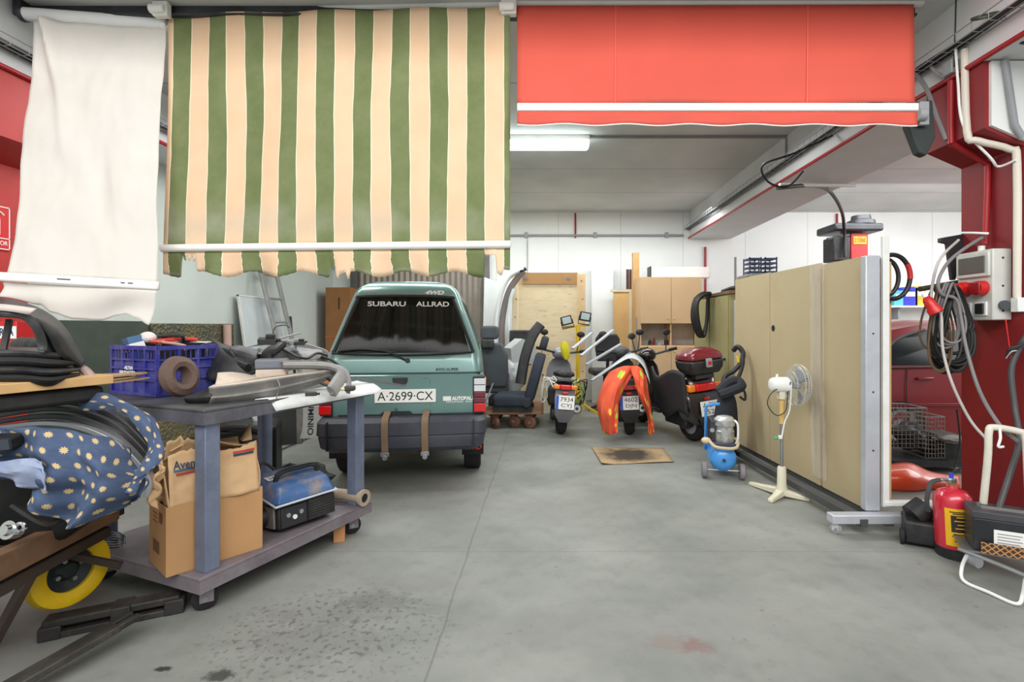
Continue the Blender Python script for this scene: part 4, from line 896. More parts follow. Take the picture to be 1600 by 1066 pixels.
for i, (px, py) in enumerate(((346, 634), (372, 640))):
    q = P(px, py-3, 2.66+.06*i); obj('paper_scrap', MB(frame((q.x, q.y+.05, 1.002), 30*i)).box(-.02, .02, -.01, .01, 0, .003), PLATE, label=['pale scrap under the torn end of the bumper end', 'pale scrap beside the edge of the white plastic sheet'][i], cat='paper', sm=False)
# ---------------- hand cart with hoops, cloth and bumper ----------------
OLDW = mat('weathered_wood', (112, 82, 58), .8, var=.25, scale=9, dirt=(60, 46, 36), amt=.5)
DW = mat('dark_weathered_wood', (58, 46, 38), .85, var=.25)
hc = thing('hand_cart', 'old wooden hand cart with one yellow wheel loaded with scrap', 'cart', (-2.5, 2.3, 0))
E0, E1 = V(-2.03, 1.72, .50), V(-2.12, 2.52, .50)
obj('side_board', MB().bar(E0, E1, .06, .10), OLDW, hc, bev=.005)
obj('under_rail', MB().bar(E0+V(-.02, 0, -.10), E1+V(-.02, -.02, -.10), .05, .05), DW, hc, bev=.005)
obj('bed', MB().box(-3.1, -2.12, 1.7, 2.55, .46, .5), DW, hc, sm=False)
obj('side_board', MB().bar((-3.12, 2.56, .50), (-2.12, 2.56, .50), .06, .10), DW, hc, bev=.005)
obj('leg', MB().bar(P(48, 898, 2.12), P(-14, 1012, 2.22), .035, .035), mat('rusty_bar', (92, 78, 70), .7, .3, var=.2), hc, bev=.004)
obj('strut', MB().bar(P(60, 858, 2.3), P(190, 884, 2.45), .03, .03), DW, hc, bev=.004)
obj('strut', MB().bar(P(143, 830, 2.48), P(140, 880, 2.48), .035, .035), DW, hc, bev=.004)
YEL = mat('yellow_tyre_paint', (225, 185, 15), .45, var=.08, dirt=(150, 120, 20), amt=.35)
wc = P(105, 890, 2.38); wn = V(.65, -.2, -.5).normalized()
MW = axes(wc, V(0, 0, 1).cross(wn), V(0, 0, 1))
wh = obj('wheel', MB().ring([(.095, -.03), (.13, -.045), (.158, -.038), (.168, 0), (.158, .038), (.13, .045), (.095, .03)], MW, 40), YEL, hc)
obj('hub_disc', MB().lathe([(.001, .02), (.03, .02), (.05, .0), (.098, .015), (.1, -.015), (.05, -.02), (.001, -.02)], MW, 32), mat('dark_green_disc', (28, 42, 42), .4, var=.1), wh)
for a in range(4): obj('hub_bolt', MB().cyl(MW @ V(0.05*math.cos(a*1.57+.4), 0.05*math.sin(a*1.57+.4), .0), MW @ V(0.05*math.cos(a*1.57+.4), 0.05*math.sin(a*1.57+.4), .022), .01, n=8), STEEL, wh)
# hoops
HOOP = mat('dark_hoop_steel', (92, 92, 94), .4, .5, var=.2)
for i in range(4):
    dy, dY_ = i*9.5-20, -.05*i
    hp = smooth([P(px, py+dy+(px*.02*i), 2.42+dY_+.0006*px) for px, py in ((-40, 668), (20, 656), (75, 648), (125, 651), (175, 668), (212, 695), (236, 728), (232, 752))], 6)
    b = MB(); secs_ = []
    for k in range(len(hp)):
        t = (hp[min(k+1, len(hp)-1)]-hp[max(k-1, 0)]).normalized(); sd = V(.25, -.8, .1); sd = (sd-t*sd.dot(t)).normalized(); up = t.cross(sd)
        secs_.append([hp[k]+sd*a+up*c_ for a, c_ in ((-.03, -.011), (.03, -.011), (.03, .011), (-.03, .011))])
    obj('steel_band', b.loft(secs_), HOOP if i < 3 else mat('bright_band_steel', (176, 178, 182), .3, .6, var=.15),
        label='dark curved steel band stacked on the hand cart behind the blue cloth' if i < 3 else 'bright curved steel band lowest in the stack behind the blue cloth', cat='steel band', group='dark steel bands on the hand cart' if i < 3 else None, bev=.003)
# cloth with suns
g = NG('blue_sun_cloth', .85)
uv = g.tc.outputs['UV']; u, v, w_ = g.xyz(uv)
gx = g.math('MULTIPLY', u, 12.0); gy = g.math('MULTIPLY', v, 6.5)
row = g.math('FLOOR', gy); gx2 = g.math('ADD', gx, g.math('MULTIPLY', g.math('MODULO', row, 2), .5))
fx = g.math('SUBTRACT', g.math('FRACT', gx2), .5); fy = g.math('SUBTRACT', g.math('FRACT', gy), .5)
rr = g.math('SQRT', g.math('ADD', g.math('MULTIPLY', fx, fx), g.math('MULTIPLY', fy, fy)))
an = g.math('ARCTAN2', fy, fx); ray = g.math('MULTIPLY', g.math('COSINE', g.math('MULTIPLY', an, 9)), .04)
sun = g.math('LESS_THAN', rr, g.math('ADD', .19, ray))
bl = g.mix(g.step(g.noise(uv, 6, 6, .7), .3, .7), (52, 66, 94), (76, 94, 124))
g.color(g.mix(sun, bl, (196, 172, 126))); CLOTH = g.m
ct = thing('patterned_cloth', 'blue cloth with cream suns draped over the hoops on the hand cart', 'cloth', P(120, 740, 2.1))
def drape(rows, k=8, fold=.035, fq=9):
    R_ = [smooth([P(*p) for p in r], k) for r in rows]; n = len(R_[0]); cols = [smooth([r[i] for r in R_], k) for i in range(n)]; m = len(cols[0])
    def fn(u, v):
        p = cols[min(n-1, round(u*(n-1)))][min(m-1, round(v*(m-1)))].copy()
        p.y -= fold*math.sin(u*fq*2+v*2)*(.3+v)+fold*1.1*noise.noise(V(u*7, v*5, 4)); return p
    return MB().sheet(fn, n-1, m-1)
obj('front_drape', drape([[(-40, 668, 2.02), (20, 668, 2.02), (65, 668, 2.0), (120, 675, 2.03), (170, 686, 2.08), (200, 700, 2.14)],
    [(-40, 700, 1.98), (20, 700, 1.98), (70, 705, 1.96), (125, 712, 1.98), (180, 722, 2.04), (208, 730, 2.12)],
    [(-40, 722, 1.97), (25, 722, 1.98), (85, 740, 1.95), (130, 750, 1.97), (185, 756, 2.03), (228, 752, 2.12)],
    [(-30, 735, 1.99), (40, 745, 1.98), (80, 775, 1.95), (125, 785, 1.97), (180, 783, 2.04), (226, 772, 2.12)],
    [(-20, 745, 2.0), (50, 760, 1.99), (66, 805, 1.95), (108, 822, 1.98), (165, 806, 2.05), (224, 778, 2.13)]]), CLOTH, ct, solid=.003)
CB = mat('cloth_reverse', (150, 160, 186), .85, var=.12, dirt=(90, 110, 150), amt=.5, dscale=9)
obj('folded_back', drape([[(-40, 718, 1.95), (0, 722, 1.94), (40, 716, 1.92), (64, 722, 1.92)], [(-40, 735, 1.93), (5, 738, 1.91), (45, 735, 1.9), (70, 742, 1.9)], [(-40, 742, 1.95), (20, 752, 1.93), (45, 764, 1.92), (78, 766, 1.92)]], 6, .012, 6), CB, ct, solid=.003)
wp = smooth([P(128, 630, 2.32), P(165, 628, 2.3), P(200, 640, 2.26), P(228, 662, 2.22), P(242, 692, 2.2), P(240, 715, 2.16), P(225, 735, 2.12), P(205, 752, 2.09), P(192, 770, 2.06)], 5); nw = len(wp)-1
def wrp(u, v):
    k = min(nw, round(u*nw)); t = (wp[min(k+1, nw)]-wp[max(k-1, 0)]).normalized(); sd = V(.2, -.9, .2); sd = (sd-t*sd.dot(t)).normalized(); up = t.cross(sd); a = v*2*math.pi
    r = .027+.007*math.sin(u*22); return wp[k]+up*math.cos(a)*r+sd*math.sin(a)*r*.5+up*.008*math.sin(3*a+u*15)
obj('band_wrap', MB().sheet(wrp, nw, 14), CLOTH, ct)
# scrap under the cloth
sc = thing('gearbox', 'black oily gearbox under the blue cloth on the hand cart', 'car part', (-2.4, 2.1, .5))
sm2 = mat('oily_black_metal', (24, 24, 25), .45, .4, var=.4, dirt=(70, 66, 62), amt=.3)
M = frame(P(60, 800, 2.2), 15)
obj('housing', MB(M).box(-.34, .15, -.1, .3, -.12, .24), sm2, sc, bev=.06, seg=3)
obj('output_flange', MB().lathe([(.001, .03), (.018, .03), (.022, .015), (.034, .015), (.034, -.02)], axes(P(18, 828, 1.95), (1, 0, .2), (0, .3, 1))), CHROME, sc)
obj('flange_lug', MB().tube([P(25, 822, 1.95), P(34, 818, 1.95), P(38, 826, 1.95), P(30, 832, 1.95)], .008, 6, True), CHROME, sc)
obj('hose', MB().tube([P(20, 790, 1.98), P(60, 815, 1.98), P(80, 818, 2.0), P(110, 800, 2.05)], .014, 7), sm2, sc)
th = thing('tail_lamp_unit', 'dark lamp housing at the edge of the hand cart above the cloth', 'lamp', P(5, 695, 1.95))
obj('housing', MB(frame(P(-4, 694, 1.95), 10, 8)).box(-.05, .05, -.03, .06, -.025, .025), BLACK, th, bev=.01); obj('lens', MB(frame(P(-4, 694, 1.92), 10, 8)).box(-.045, .045, -.012, 0, -.02, .02), mat('dark_lens', (60, 66, 74), .15), th)
# plank with torn layered end
pk = thing('plywood_plank', 'pale plywood sheet edge-on above the hoops with a split end', 'plank', P(80, 605, 2.2))
q0, q1 = P(-40, 612, 1.95), P(178, 592, 2.35)
d = (q1-q0).normalized(); side_ = V(-d.y, d.x, 0)
M = axes(q0, d, side_); L = (q1-q0).length
obj('board', MB(M).box(0, L, 0, .38, -.022, .018), WOODL, pk, bev=.003)
for k, (a, b) in enumerate(((.010, .16), (-.004, .12), (-.016, .17))):
    obj('split_layer', MB(M).prism([(L, 0), (L+b*.7, .02), (L+b, .05), (L+b*.6, .1), (L, .2)], a-.004, a+.004), mat('torn_ply', (168, 138, 104), .8, var=.2), pk)
obj('black_slab', MB(M).box(-.1, L-.02, .03, .45, -.10, -.03), DARK, label='black slab under the pale plywood sheet on the hoops', cat='panel', bev=.02)
# black car bumper cover with open arch
bc = thing('bumper_cover', 'big black car bumper cover piled on the hand cart below the white awning', 'bumper', P(60, 560, 2.4))
def rows(rs): return [[P(*p) for p in r] for r in rs]
def surf(rs, k=6, rip=0):
    R_ = [smooth(r, k) for r in rows(rs)]; n = len(R_[0]); cols = [smooth([r[i] for r in R_], k) for i in range(n)]; m = len(cols[0])
    def fn(u, v):
        p = cols[round(u*(n-1))][round(v*(m-1))]
        return p+V(rip*.5*noise.noise(V(u*9, v*4, 2)), rip*(math.sin(u*17+v*3)*(.4+v)+noise.noise(V(u*6, v*6, 7))), 0) if rip else p
    return MB().sheet(fn, n-1, m-1)
BMP = mat('black_bumper_plastic', (36, 38, 41), .42, var=.25, dirt=(104, 104, 106), amt=.55, dscale=3.5)
obj('outer_shell', surf([[(-40, 462, 2.3), (10, 468, 2.3), (60, 482, 2.32), (95, 506, 2.36), (118, 540, 2.4), (132, 566, 2.42)],
      [(-40, 476, 2.15), (10, 480, 2.15), (56, 496, 2.18), (88, 518, 2.23), (108, 548, 2.3), (128, 570, 2.36)],
      [(-40, 487, 2.12), (5, 488, 2.12), (45, 493, 2.14), (72, 520, 2.2), (90, 552, 2.27), (120, 574, 2.36)]]), BMP, bc, solid=.008)
obj('arch_rim', MB().tube([P(*p) for p in ((-30, 489, 2.1), (10, 490, 2.1), (38, 494, 2.13), (56, 510, 2.16), (66, 535, 2.2), (66, 548, 2.2))], .016, 8), BMP, bc)
obj('pale_insert', surf([[(-40, 474, 2.09), (10, 476, 2.09), (58, 482, 2.12)], [(-40, 485, 2.08), (8, 486, 2.08), (46, 492, 2.11)]]), mat('pale_bumper_insert', (196, 184, 178), .6, var=.08), bc, solid=.006)
obj('inner_pillar', surf([[(66, 505, 2.24), (85, 525, 2.3), (104, 560, 2.36)], [(66, 545, 2.22), (80, 556, 2.26), (104, 566, 2.34)]]), BMP, bc, solid=.006)
obj('brace', MB().bar(P(15, 500, 2.3), P(5, 548, 2.25), .02, .02), BLACK, bc)
for k, (dy, Y, c) in enumerate(((545, 2.22, BMP), (558, 2.16, DARK), (572, 2.12, BMP), (584, 2.1, DARK))):
    obj('lower_fold', surf([[(-40, dy, Y+.15), (30, dy-1, Y+.14), (80, dy+2, Y+.15), (126, dy+12-k*4, Y+.26)], [(-40, dy+6, Y), (30, dy+5, Y-.01), (80, dy+9, Y+.02), (122, dy+14-k*4, Y+.2)], [(-40, dy+17, Y+.03), (30, dy+16, Y+.02), (80, dy+18, Y+.05), (110, dy+15-k*3, Y+.2)]]), c, bc, solid=.01)
obj('bumper_foam', MB().tube([P(120, 573, 2.4), P(132, 578, 2.38), P(142, 588, 2.36), P(148, 596, 2.36)], .018, 8), mat('pink_grey_foam', (176, 152, 146), .8), label='pinkish grey foam strip curling out under the black bumper cover', cat='foam')
gb = MB()
for i in range(5): gb.ball(P(28+7*i, 540-2*(i % 2), 2.5), .02, .04, .035, 8)
obj('work_glove', gb, mat('grey_glove', (96, 96, 94), .9, var=.2), label='grey work glove lying inside the arch of the bumper cover', cat='glove')
rb = thing('parts_carton', 'red and white printed box seen through the bumper cover arch', 'box', P(10, 525, 2.75)); M = frame(P(8, 538, 2.7), -8)
obj('box', MB(M).box(-.13, .07, 0, .12, -.04, .12), REDP, rb, bev=.003); obj('label_band', MB(M).box(-.131, .071, -.002, 0, .03, .095), WHITEP, rb, sm=False)
text('lettering', 'OFERTA', M @ axes((-.03, -.003, .065), (1, 0, 0), (0, 0, 1)), .17, .04, mat('navy_ink', (25, 45, 90)), rb, .001)
# metal beams on the floor
FB = mat('blackened_steel', (52, 49, 47), .6, .3, var=.3, dirt=(105, 100, 96), amt=.45, dscale=7)
b1 = thing('jack_beam', 'blackened slotted steel beam lying on the floor by the front caster', 'beam', PZ(170, 985, 0))
a, b = PZ(72, 1003, 0)+V(0, 0, .0), PZ(284, 958, 0); d = (b-a); L = d.length; M = axes(a, d, (-d.y, d.x, 0))
obj('lower_flange', MB(M).box(0, L, 0, .1, 0, .03), FB, b1, bev=.005)
obj('upper_flange', MB(M).box(-.02, L-.01, .005, .09, .048, .085), FB, b1, bev=.008)
obj('end_block', MB(M).box(L-.07, L+.01, -.006, .1, .0, .07), FB, b1, bev=.006)
obj('end_block', MB(M).box(-.03, .05, -.006, .1, .0, .06), FB, b1, bev=.006)
obj('sleeve', MB(M).box(L*.45, L*.6, -.008, .1, .0, .088), FB, b1, bev=.006)
b2 = thing('steel_bar', 'long dark steel bar lying on the floor across the slotted beam', 'bar', PZ(60, 1040, 0))
a, b = PZ(-60, 1118, .05), PZ(172, 985, .095); d = b-a; L = d.length; M = axes(a, d, (-d.y, d.x, 0))
obj('bar', MB(M).box(0, L, -.04, .04, -.012, .018), FB, b2, bev=.006)
obj('fork_end', MB(M).box(L, L+.1, -.035, -.01, -.01, .016).box(L, L+.1, .01, .035, -.01, .016).box(L-.02, L+.02, -.04, .04, -.011, .017), FB, b2, bev=.004)
# ---------------- along the left wall ----------------
g = NG('diamond_plate', .5); g.b.inputs['Metallic'].default_value = .3
oc = g.tc.outputs['Object']; vx = g.N.new('ShaderNodeTexVoronoi'); vx.inputs['Scale'].default_value = 28; g.L.new(oc, vx.inputs['Vector'])
g.color(g.mix(g.step(g.noise(oc, 2, 5), .35, .7), (92, 96, 82), (140, 122, 84))); g.bump(vx.outputs['Distance'], .8, .02)
obj('tread_plate', MB().box(-3.99, -3.95, 5.15, 6.52, .02, 1.43), g.m, label='brownish tread plate leaning on the wall below the striped awning', cat='metal sheet', sm=False)
obj('green_sheet', MB().box(-3.99, -3.96, 3.8, 5.12, .02, 1.45), mat('dark_green_sheet', (62, 72, 64), .6, var=.1, dirt=(86, 92, 80), amt=.4), label='dark green metal sheet leaning on the wall behind the blue crate', cat='metal sheet', sm=False)
obj('foam_roll', MB().cyl((-3.87, 6.3, .0), (-3.9, 6.3, 1.42), .045), mat('pink_foam', (205, 170, 160), .9, var=.08), label='slim pinkish foam roll standing against the tread plate', cat='roll')
M = axes((-3.70, 6.55, .02), (0, 1, 0), V(-.13, 0, 1))
th = thing('white_board', 'white framed board leaning on the wall behind the ladder', 'board', (-3.7, 6.9, 0))
obj('panel', MB(M).box(.02, 1.0, .0, 1.78, 0, .015), mat('greyish_white_board', (205, 212, 214), .5, var=.05), th, sm=False)
obj('frame', MB(M).box(0, .025, 0, 1.8, -.004, .022).box(1.0, 1.025, 0, 1.8, -.004, .022).box(0, 1.025, 1.78, 1.8, -.004, .022), WHITEM, th, sm=False)
ld = thing('ladder', 'aluminium ladder leaning on the wall left of the van', 'ladder', (-3.5, 7.2, 0))
LAD = mat('aluminium_ladder', (168, 168, 166), .45, .4, var=.1, dirt=(110, 108, 106), amt=.4)
lb, lt = V(-3.36, 7.0, .0), V(-3.90, 7.0, 2.25)
for y in (0, .42): obj('rail', MB().bar(lb+V(0, y, 0), lt+V(0, y, 0), .03, .085, (0, 1, 0)), LAD, ld, bev=.004)
for i in range(7):
    t = .06+i*.147; q = lb.lerp(lt, t); obj('rung', MB().cyl(q, q+V(0, .42, 0), .017, n=10), LAD, ld)
for y in (-.008, .428):
    for i in range(4, 7):
        t = .06+i*.147; q = lb.lerp(lt, t)+V(0, y, 0); obj('rivet', MB().cyl(q+V(0, -.01, 0), q+V(0, .01, 0), .014, n=10), INK, ld)
pole = MB().cyl((-3.72, 7.75, 0), (-3.84, 7.75, 1.55), .02); obj('steel_post', pole, DSTEEL, label='dark thin post with a small arm standing beside the ladder', cat='post')
th = thing('tall_box', 'tall brown wooden box in the corner behind the van', 'box', (-3.6, 9, 0))
obj('carcass', MB().box(-3.82, -3.38, 8.95, 9.4, 0, 2.08), mat('brown_box_wood', (150, 102, 58), .6, var=.08), th, bev=.004)
obj('tape_strip', MB().box(-3.825, -3.375, 8.94, 8.95, 1.2, 1.215), mat('orange_tape', (220, 90, 40), .6), th, sm=False); obj('grip_slot', MB().box(-3.59, -3.575, 8.942, 8.95, 1.7, 1.9), INK, th, sm=False)
# clutter on the floor under the wall
th = thing('aluminium_sign', 'grey board with dark capital letters leaning behind the table legs', 'sign', P(487, 680, 5.3))
M = axes(P(489, 650, 5.2), V(.94, .25, .0), V(-.2, .12, 1))
obj('board', MB(M).box(-.12, .12, -.22, .2, -.01, .0), mat('pale_grey_sign', (176, 178, 174), .6), th, sm=False)
text('lettering', 'ALUMINIO', M @ Matrix.Translation((-.02, .03, 0)) @ Matrix.Rotation(R(-90), 4, 'Z'), .44, .055, INK, th, .002, bold=.02)
th = thing('radiator', 'dark grey car radiator standing behind the round table leg', 'car part', P(455, 690, 5.1)); M = axes(P(440, 664, 5.1), V(.85, .5, 0), (0, .1, 1))
obj('core', MB(M).box(-.14, .14, -.2, .16, -.03, .03), mat('radiator_core', (58, 60, 58), .6, .3, var=.2), th, sm=False)
for s in (-1, 1): obj('side_tank', MB(M).box(s*.16-.03, s*.16+.03, -.2, .17, -.04, .04), GRIME, th, bev=.01)
obj('top_bar', MB(M).box(-.14, .14, -.03, -.01, -.045, -.03), GRIME, th, sm=False)
th = thing('engine_block', 'black engine block with hoses on the floor behind the torn box', 'car part', P(385, 690, 4.6)); M = frame(P(385, 700, 4.5)*1.0, 20); M.translation.z = .12
obj('block', MB(M).box(-.24, .25, -.15, .3, -.1, .42), sm2, th, bev=.05, seg=3)
obj('belt_cover', MB(M).box(.02, .2, -.2, -.14, .0, .36), BLACK, th, bev=.03); obj('pulley', MB(M).cyl((-.08, -.22, .2), (-.08, -.15, .2), .08), DSTEEL, th); obj('cap', MB(M).cyl((.1, -.05, .42), (.1, -.05, .46), .04), GREYM, th)
obj('hose', MB(M).tube([(-.2, -.1, .4), (-.05, -.22, .44), (.1, -.18, .4), (.22, -.1, .3)], .025, 8), DARK, th)
obj('aluminium_bar', MB().bar(PZ(384, 725, .05)+V(-.1, -.2, 0), PZ(446, 690, .05)+V(.1, .5, 0), .05, .04), ALU, label='pale aluminium profile lying on the floor behind the table cart', cat='bar')
# ---------------- back of the garage ----------------
PLY = mat('pale_plywood', (238, 220, 186), .7, var=.07, scale=3, dirt=(215, 185, 140), amt=.3, dscale=12)
th = thing('plywood_crate', 'big pale plywood crate with brown tape strip standing behind the silver scooter', 'crate', (0, 8.5, 0))
x0, x1, zt = P(801, 0, 8.5).x, P(914, 0, 8.5).x, P(0, 428, 8.5).z
g = NG('knotty_plywood', .7); oc = g.pos(); ox, oy, oz = g.xyz(oc)
mp = g.N.new('ShaderNodeMapping'); mp.inputs['Scale'].default_value = (2.2, 1, 9); g.L.new(oc, mp.inputs[0])
kn = g.N.new('ShaderNodeTexVoronoi'); kn.inputs['Scale'].default_value = 1.6; g.L.new(mp.outputs[0], kn.inputs['Vector'])
c = g.mix(g.step(g.noise(mp.outputs[0], 2.2, 6, .65), .35, .7), (236, 218, 184), (226, 202, 160))
c = g.mix(g.math('MULTIPLY', g.step(kn.outputs['Distance'], .16, .08), .55), c, (176, 140, 96)); g.color(c)
obj('body', MB().box(x0, x1, 8.52, 8.95, 0, zt-.01), g.m, th, sm=False)
BAT = mat('pine_batten', (222, 190, 146), .7, var=.12, scale=6)
for a, b in ((x0-.01, x0+.09), (x1-.13, x1+.01)):
    bt0 = obj('batten', MB().box(a, b, 8.49, 8.52, 0, zt-.0), BAT if a > 0 else PLY, th, bev=.004)
    for k in range(6): obj('nail', MB().cyl(V((a+b)/2+.02*(k % 2), 8.486, zt-.12-.3*k), V((a+b)/2+.02*(k % 2), 8.49, zt-.12-.3*k), .011, n=8), DSTEEL, bt0)
obj('tape_strip', MB().box(x0+.16, x1-.12, 8.5, 8.52, zt-.17, zt+.02), mat('brown_card_strip', (176, 132, 84), .7, var=.05), th, sm=False)
for px in (822, 888): obj('washer', MB().cyl(P(px, 434, 8.5), P(px, 434, 8.49), .03), GREYM, th)
# white van door frame curve
th = thing('door_surround', 'curved white van door surround leaning beside the plywood crate', 'car part', P(790, 500, 8.3))
cpts = [P(774, 640, 8.1), P(774, 600, 8.12), P(775, 545, 8.2), P(775, 505, 8.25), P(779, 475, 8.3), P(787, 448, 8.33), P(798, 431, 8.35), P(818, 421, 8.36)]
obj('outer_skin', MB().tube(cpts, .045, 8, flat=.8), mat('van_white', (222, 226, 226), .35, coat=.4, var=.04), th)
obj('inner_frame', MB().tube([p+V(.09, .03, -.06) for p in cpts[:-1]]+[cpts[-1]+V(0, .02, -.02)], .05, 8), mat('grey_inner_frame', (128, 118, 116), .6, var=.1), th)
obj('glass_edge', MB().tube([P(796, 540, 8.2), P(794, 500, 8.25), P(797, 470, 8.3), P(803, 452, 8.33)], .03, 6), mat('pale_glass_edge', (206, 214, 216), .2), th)
obj('rubber_end', MB().cyl(P(812, 424, 8.34), P(822, 420, 8.36), .03), BLACK, th)
obj('white_door_panel', MB().prism([(0, 0), (.42, 0), (.4, 1.5), (.3, 2.2), (.05, 2.3)], 0, .04, axes(P(752, 510, 9.3)*1.0-V(0, 0, P(752, 510, 9.3).z), (1, 0, 0), (0, .02, 1))), mat('van_white', (222, 226, 226)), label='tall white panel standing between the roller door and the curved door surround', cat='panel', bev=.02)
# tall white board and wood lengths
def plank(name, label, px0, px1, py, Y, d, m, cat='board', z0=0, lean=0, **k):
    a, b = P(px0, py, Y).x, P(px1, py, Y).x
    return obj(name, MB(Matrix.Translation((0, Y, z0)) @ Matrix.Rotation(R(-lean), 4, 'X')).box(a, b, 0, d, 0, P(0, py, Y).z-z0), m, label=label, cat=cat, sm=False, **k)
plank('white_board', 'tall narrow white board leaning on the back wall', 925, 959, 409, 9.35, .04, mat('white_melamine', (232, 235, 236), .4, var=.02), lean=2)
plank('wooden_beam', 'tall tan timber beside the tan cabinet', 989, 999, 395, 9.1, .1, mat('tan_timber', (196, 156, 104), .7, var=.1, scale=6), 'timber')
plank('brown_pole', 'dark brown pole, taller of two, between the white board and the timber', 979, 983, 421, 9.3, .05, mat('dark_brown_pole', (92, 52, 42), .6), 'pole')
plank('brown_pole', 'dark brown pole nearer the tan timber', 984, 987, 421, 9.3, .05, mat('dark_brown_pole', (92, 52, 42), .6), 'pole')
plank('grey_tube', 'short grey square tube leaning against the tan cabinet', 994, 1000, 496, 8.9, .05, GREYM, 'tube')
th = thing('framed_door', 'tan door panel in a pale frame leaning behind the scooters', 'door', (1.4, 9.2, 0))
a, b, zt = P(959, 0, 9.2).x, P(988, 0, 9.2).x, P(0, 452, 9.2).z
obj('panel', MB().box(a, b-.06, 9.22, 9.25, 0, zt-.05), mat('tan_door', (206, 168, 112), .6, var=.06), th, sm=False)
obj('frame', MB().box(b-.06, b, 9.2, 9.27, 0, zt).box(a-.05, b-.06, 9.2, 9.27, zt-.05, zt), mat('pale_frame', (205, 196, 170), .6, var=.08), th, sm=False)
# tan cabinet
TAN = mat('tan_cabinet', (208, 174, 134), .55, var=.05, scale=2)
cx0, cx1, cz = P(1000, 0, 8.62).x, P(1097, 0, 8.62).x, P(0, 433, 8.62).z
th = thing('tan_cabinet', 'tan wooden cabinet with an open niche against the back wall', 'cabinet', ((cx0+cx1)/2, 8.7, 0))
n0, n1 = P(0, 540, 8.62).z, P(0, 506, 8.62).z
obj('side_panel', MB().box(cx0, cx0+.02, 8.62, 9.1, 0, cz), TAN, th, sm=False); obj('side_panel', MB().box(cx1-.02, cx1, 8.62, 9.1, 0, cz), TAN, th, sm=False)
obj('back_panel', MB().box(cx0+.02, cx1-.02, 9.08, 9.1, 0, cz), mat('white_cabinet_back', (224, 224, 222), .6), th, sm=False)
for z in (.06, n0-.02, n1, cz-.02): obj('shelf_board', MB().box(cx0+.02, cx1-.02, 8.62, 9.08, z, z+.02), TAN, th, sm=False)
mid = (cx0+cx1)/2
obj('divider', MB().box(mid-.01, mid+.01, 8.63, 9.08, n0, n1), TAN, th, sm=False)
for a, b in ((cx0+.004, mid-.003), (mid+.003, cx1-.004)):
    for z0, z1 in ((.06, n0-.02), (n1+.005, cz)):
        d = obj('door', MB().box(a, b, 8.6, 8.62, z0, z1), TAN, th, bev=.003)
        obj('knob', MB().ball(V(b-.05 if a < mid-.1 else a+.05, 8.59, (z0 if z0 > .5 else z1)+(.08 if z0 > .5 else -.08)), .014), TAN, d)
for i, (px, w, h, c) in enumerate(((1016, .07, .1, 'dark'), (1023, .05, .13, 'red'), (1030, .09, .08, 'grey'), (1042, .07, .12, 'dark'))):
    m = {'dark': BLACK, 'red': mat('dull_red', (140, 50, 50), .6), 'grey': GREYM}[c]
    X = P(px, 0, 8.7).x; bm_ = MB().lathe([(w/2, 0), (w/2, h*.7), (w*.2, h*.8), (w*.2, h)], Matrix.Translation((X, 8.72+.03*(i % 2), n0)), 12)
    obj('bottle', bm_, m, label=['small dark bottle first in the cabinet niche', 'small dull red bottle in the cabinet niche', 'squat grey bottle in the cabinet niche', 'small dark bottle last in the cabinet niche beside the divider'][i], cat='bottle')
# light box on top
th = thing('light_box', 'long pale box sign lying on top of the tan cabinet', 'box sign', P(1064, 430, 8.8)); a, b = P(1016, 0, 8.7).x, P(1111, 0, 8.7).x; z0, z1 = cz, P(0, 417, 8.7).z
obj('body', MB().box(a+.02, b-.02, 8.72, 8.95, z0, z1), mat('pale_pink_white', (236, 226, 224), .4, var=.03), th, bev=.006)
obj('end_cap', MB().box(a, a+.02, 8.71, 8.96, z0, z1+.01), DSTEEL, th, sm=False); obj('end_cap', MB().box(b-.02, b, 8.71, 8.96, z0, z1+.01), WHITEM, th, sm=False)
# ---------------- dolly with car seats ----------------
SEATG = mat('grey_car_seat_cloth', (82, 86, 90), .9, var=.1, bump=.1)
SEATB = mat('blue_black_seat_cloth', (48, 54, 66), .85, var=.15, bump=.1)
PLN = mat('dolly_plank', (150, 110, 82), .75, var=.2, scale=7)
RUST = mat('rusty_caster', (134, 92, 74), .7, .3, var=.25)
dl = thing('furniture_dolly', 'low wooden dolly on rusty casters under the car seats', 'dolly', (-.45, 7.2, 0))
obj('platform', MB().box(-.82, -.03, 6.95, 7.95, .2, .245), PLN, dl, bev=.005)
for x, y in ((-.68, 7.02), (-.42, 7.1), (-.2, 7.02), (-.7, 7.85), (-.2, 7.85)): caster('caster', (x, y, 0), .086, dl, RUST, RUST, 70 if x > -.6 else 40)
obj('prop_rod', MB().cyl((-.84, 6.97, .25), (-.70, 7.05, .62), .012), GREYM, label='thin pale rod propped on the dolly beside the van tail light', cat='rod')
obj('side_batten', MB().box(-.03, -.005, 6.98, 7.02, .2, .75), PLN, dl, sm=False)
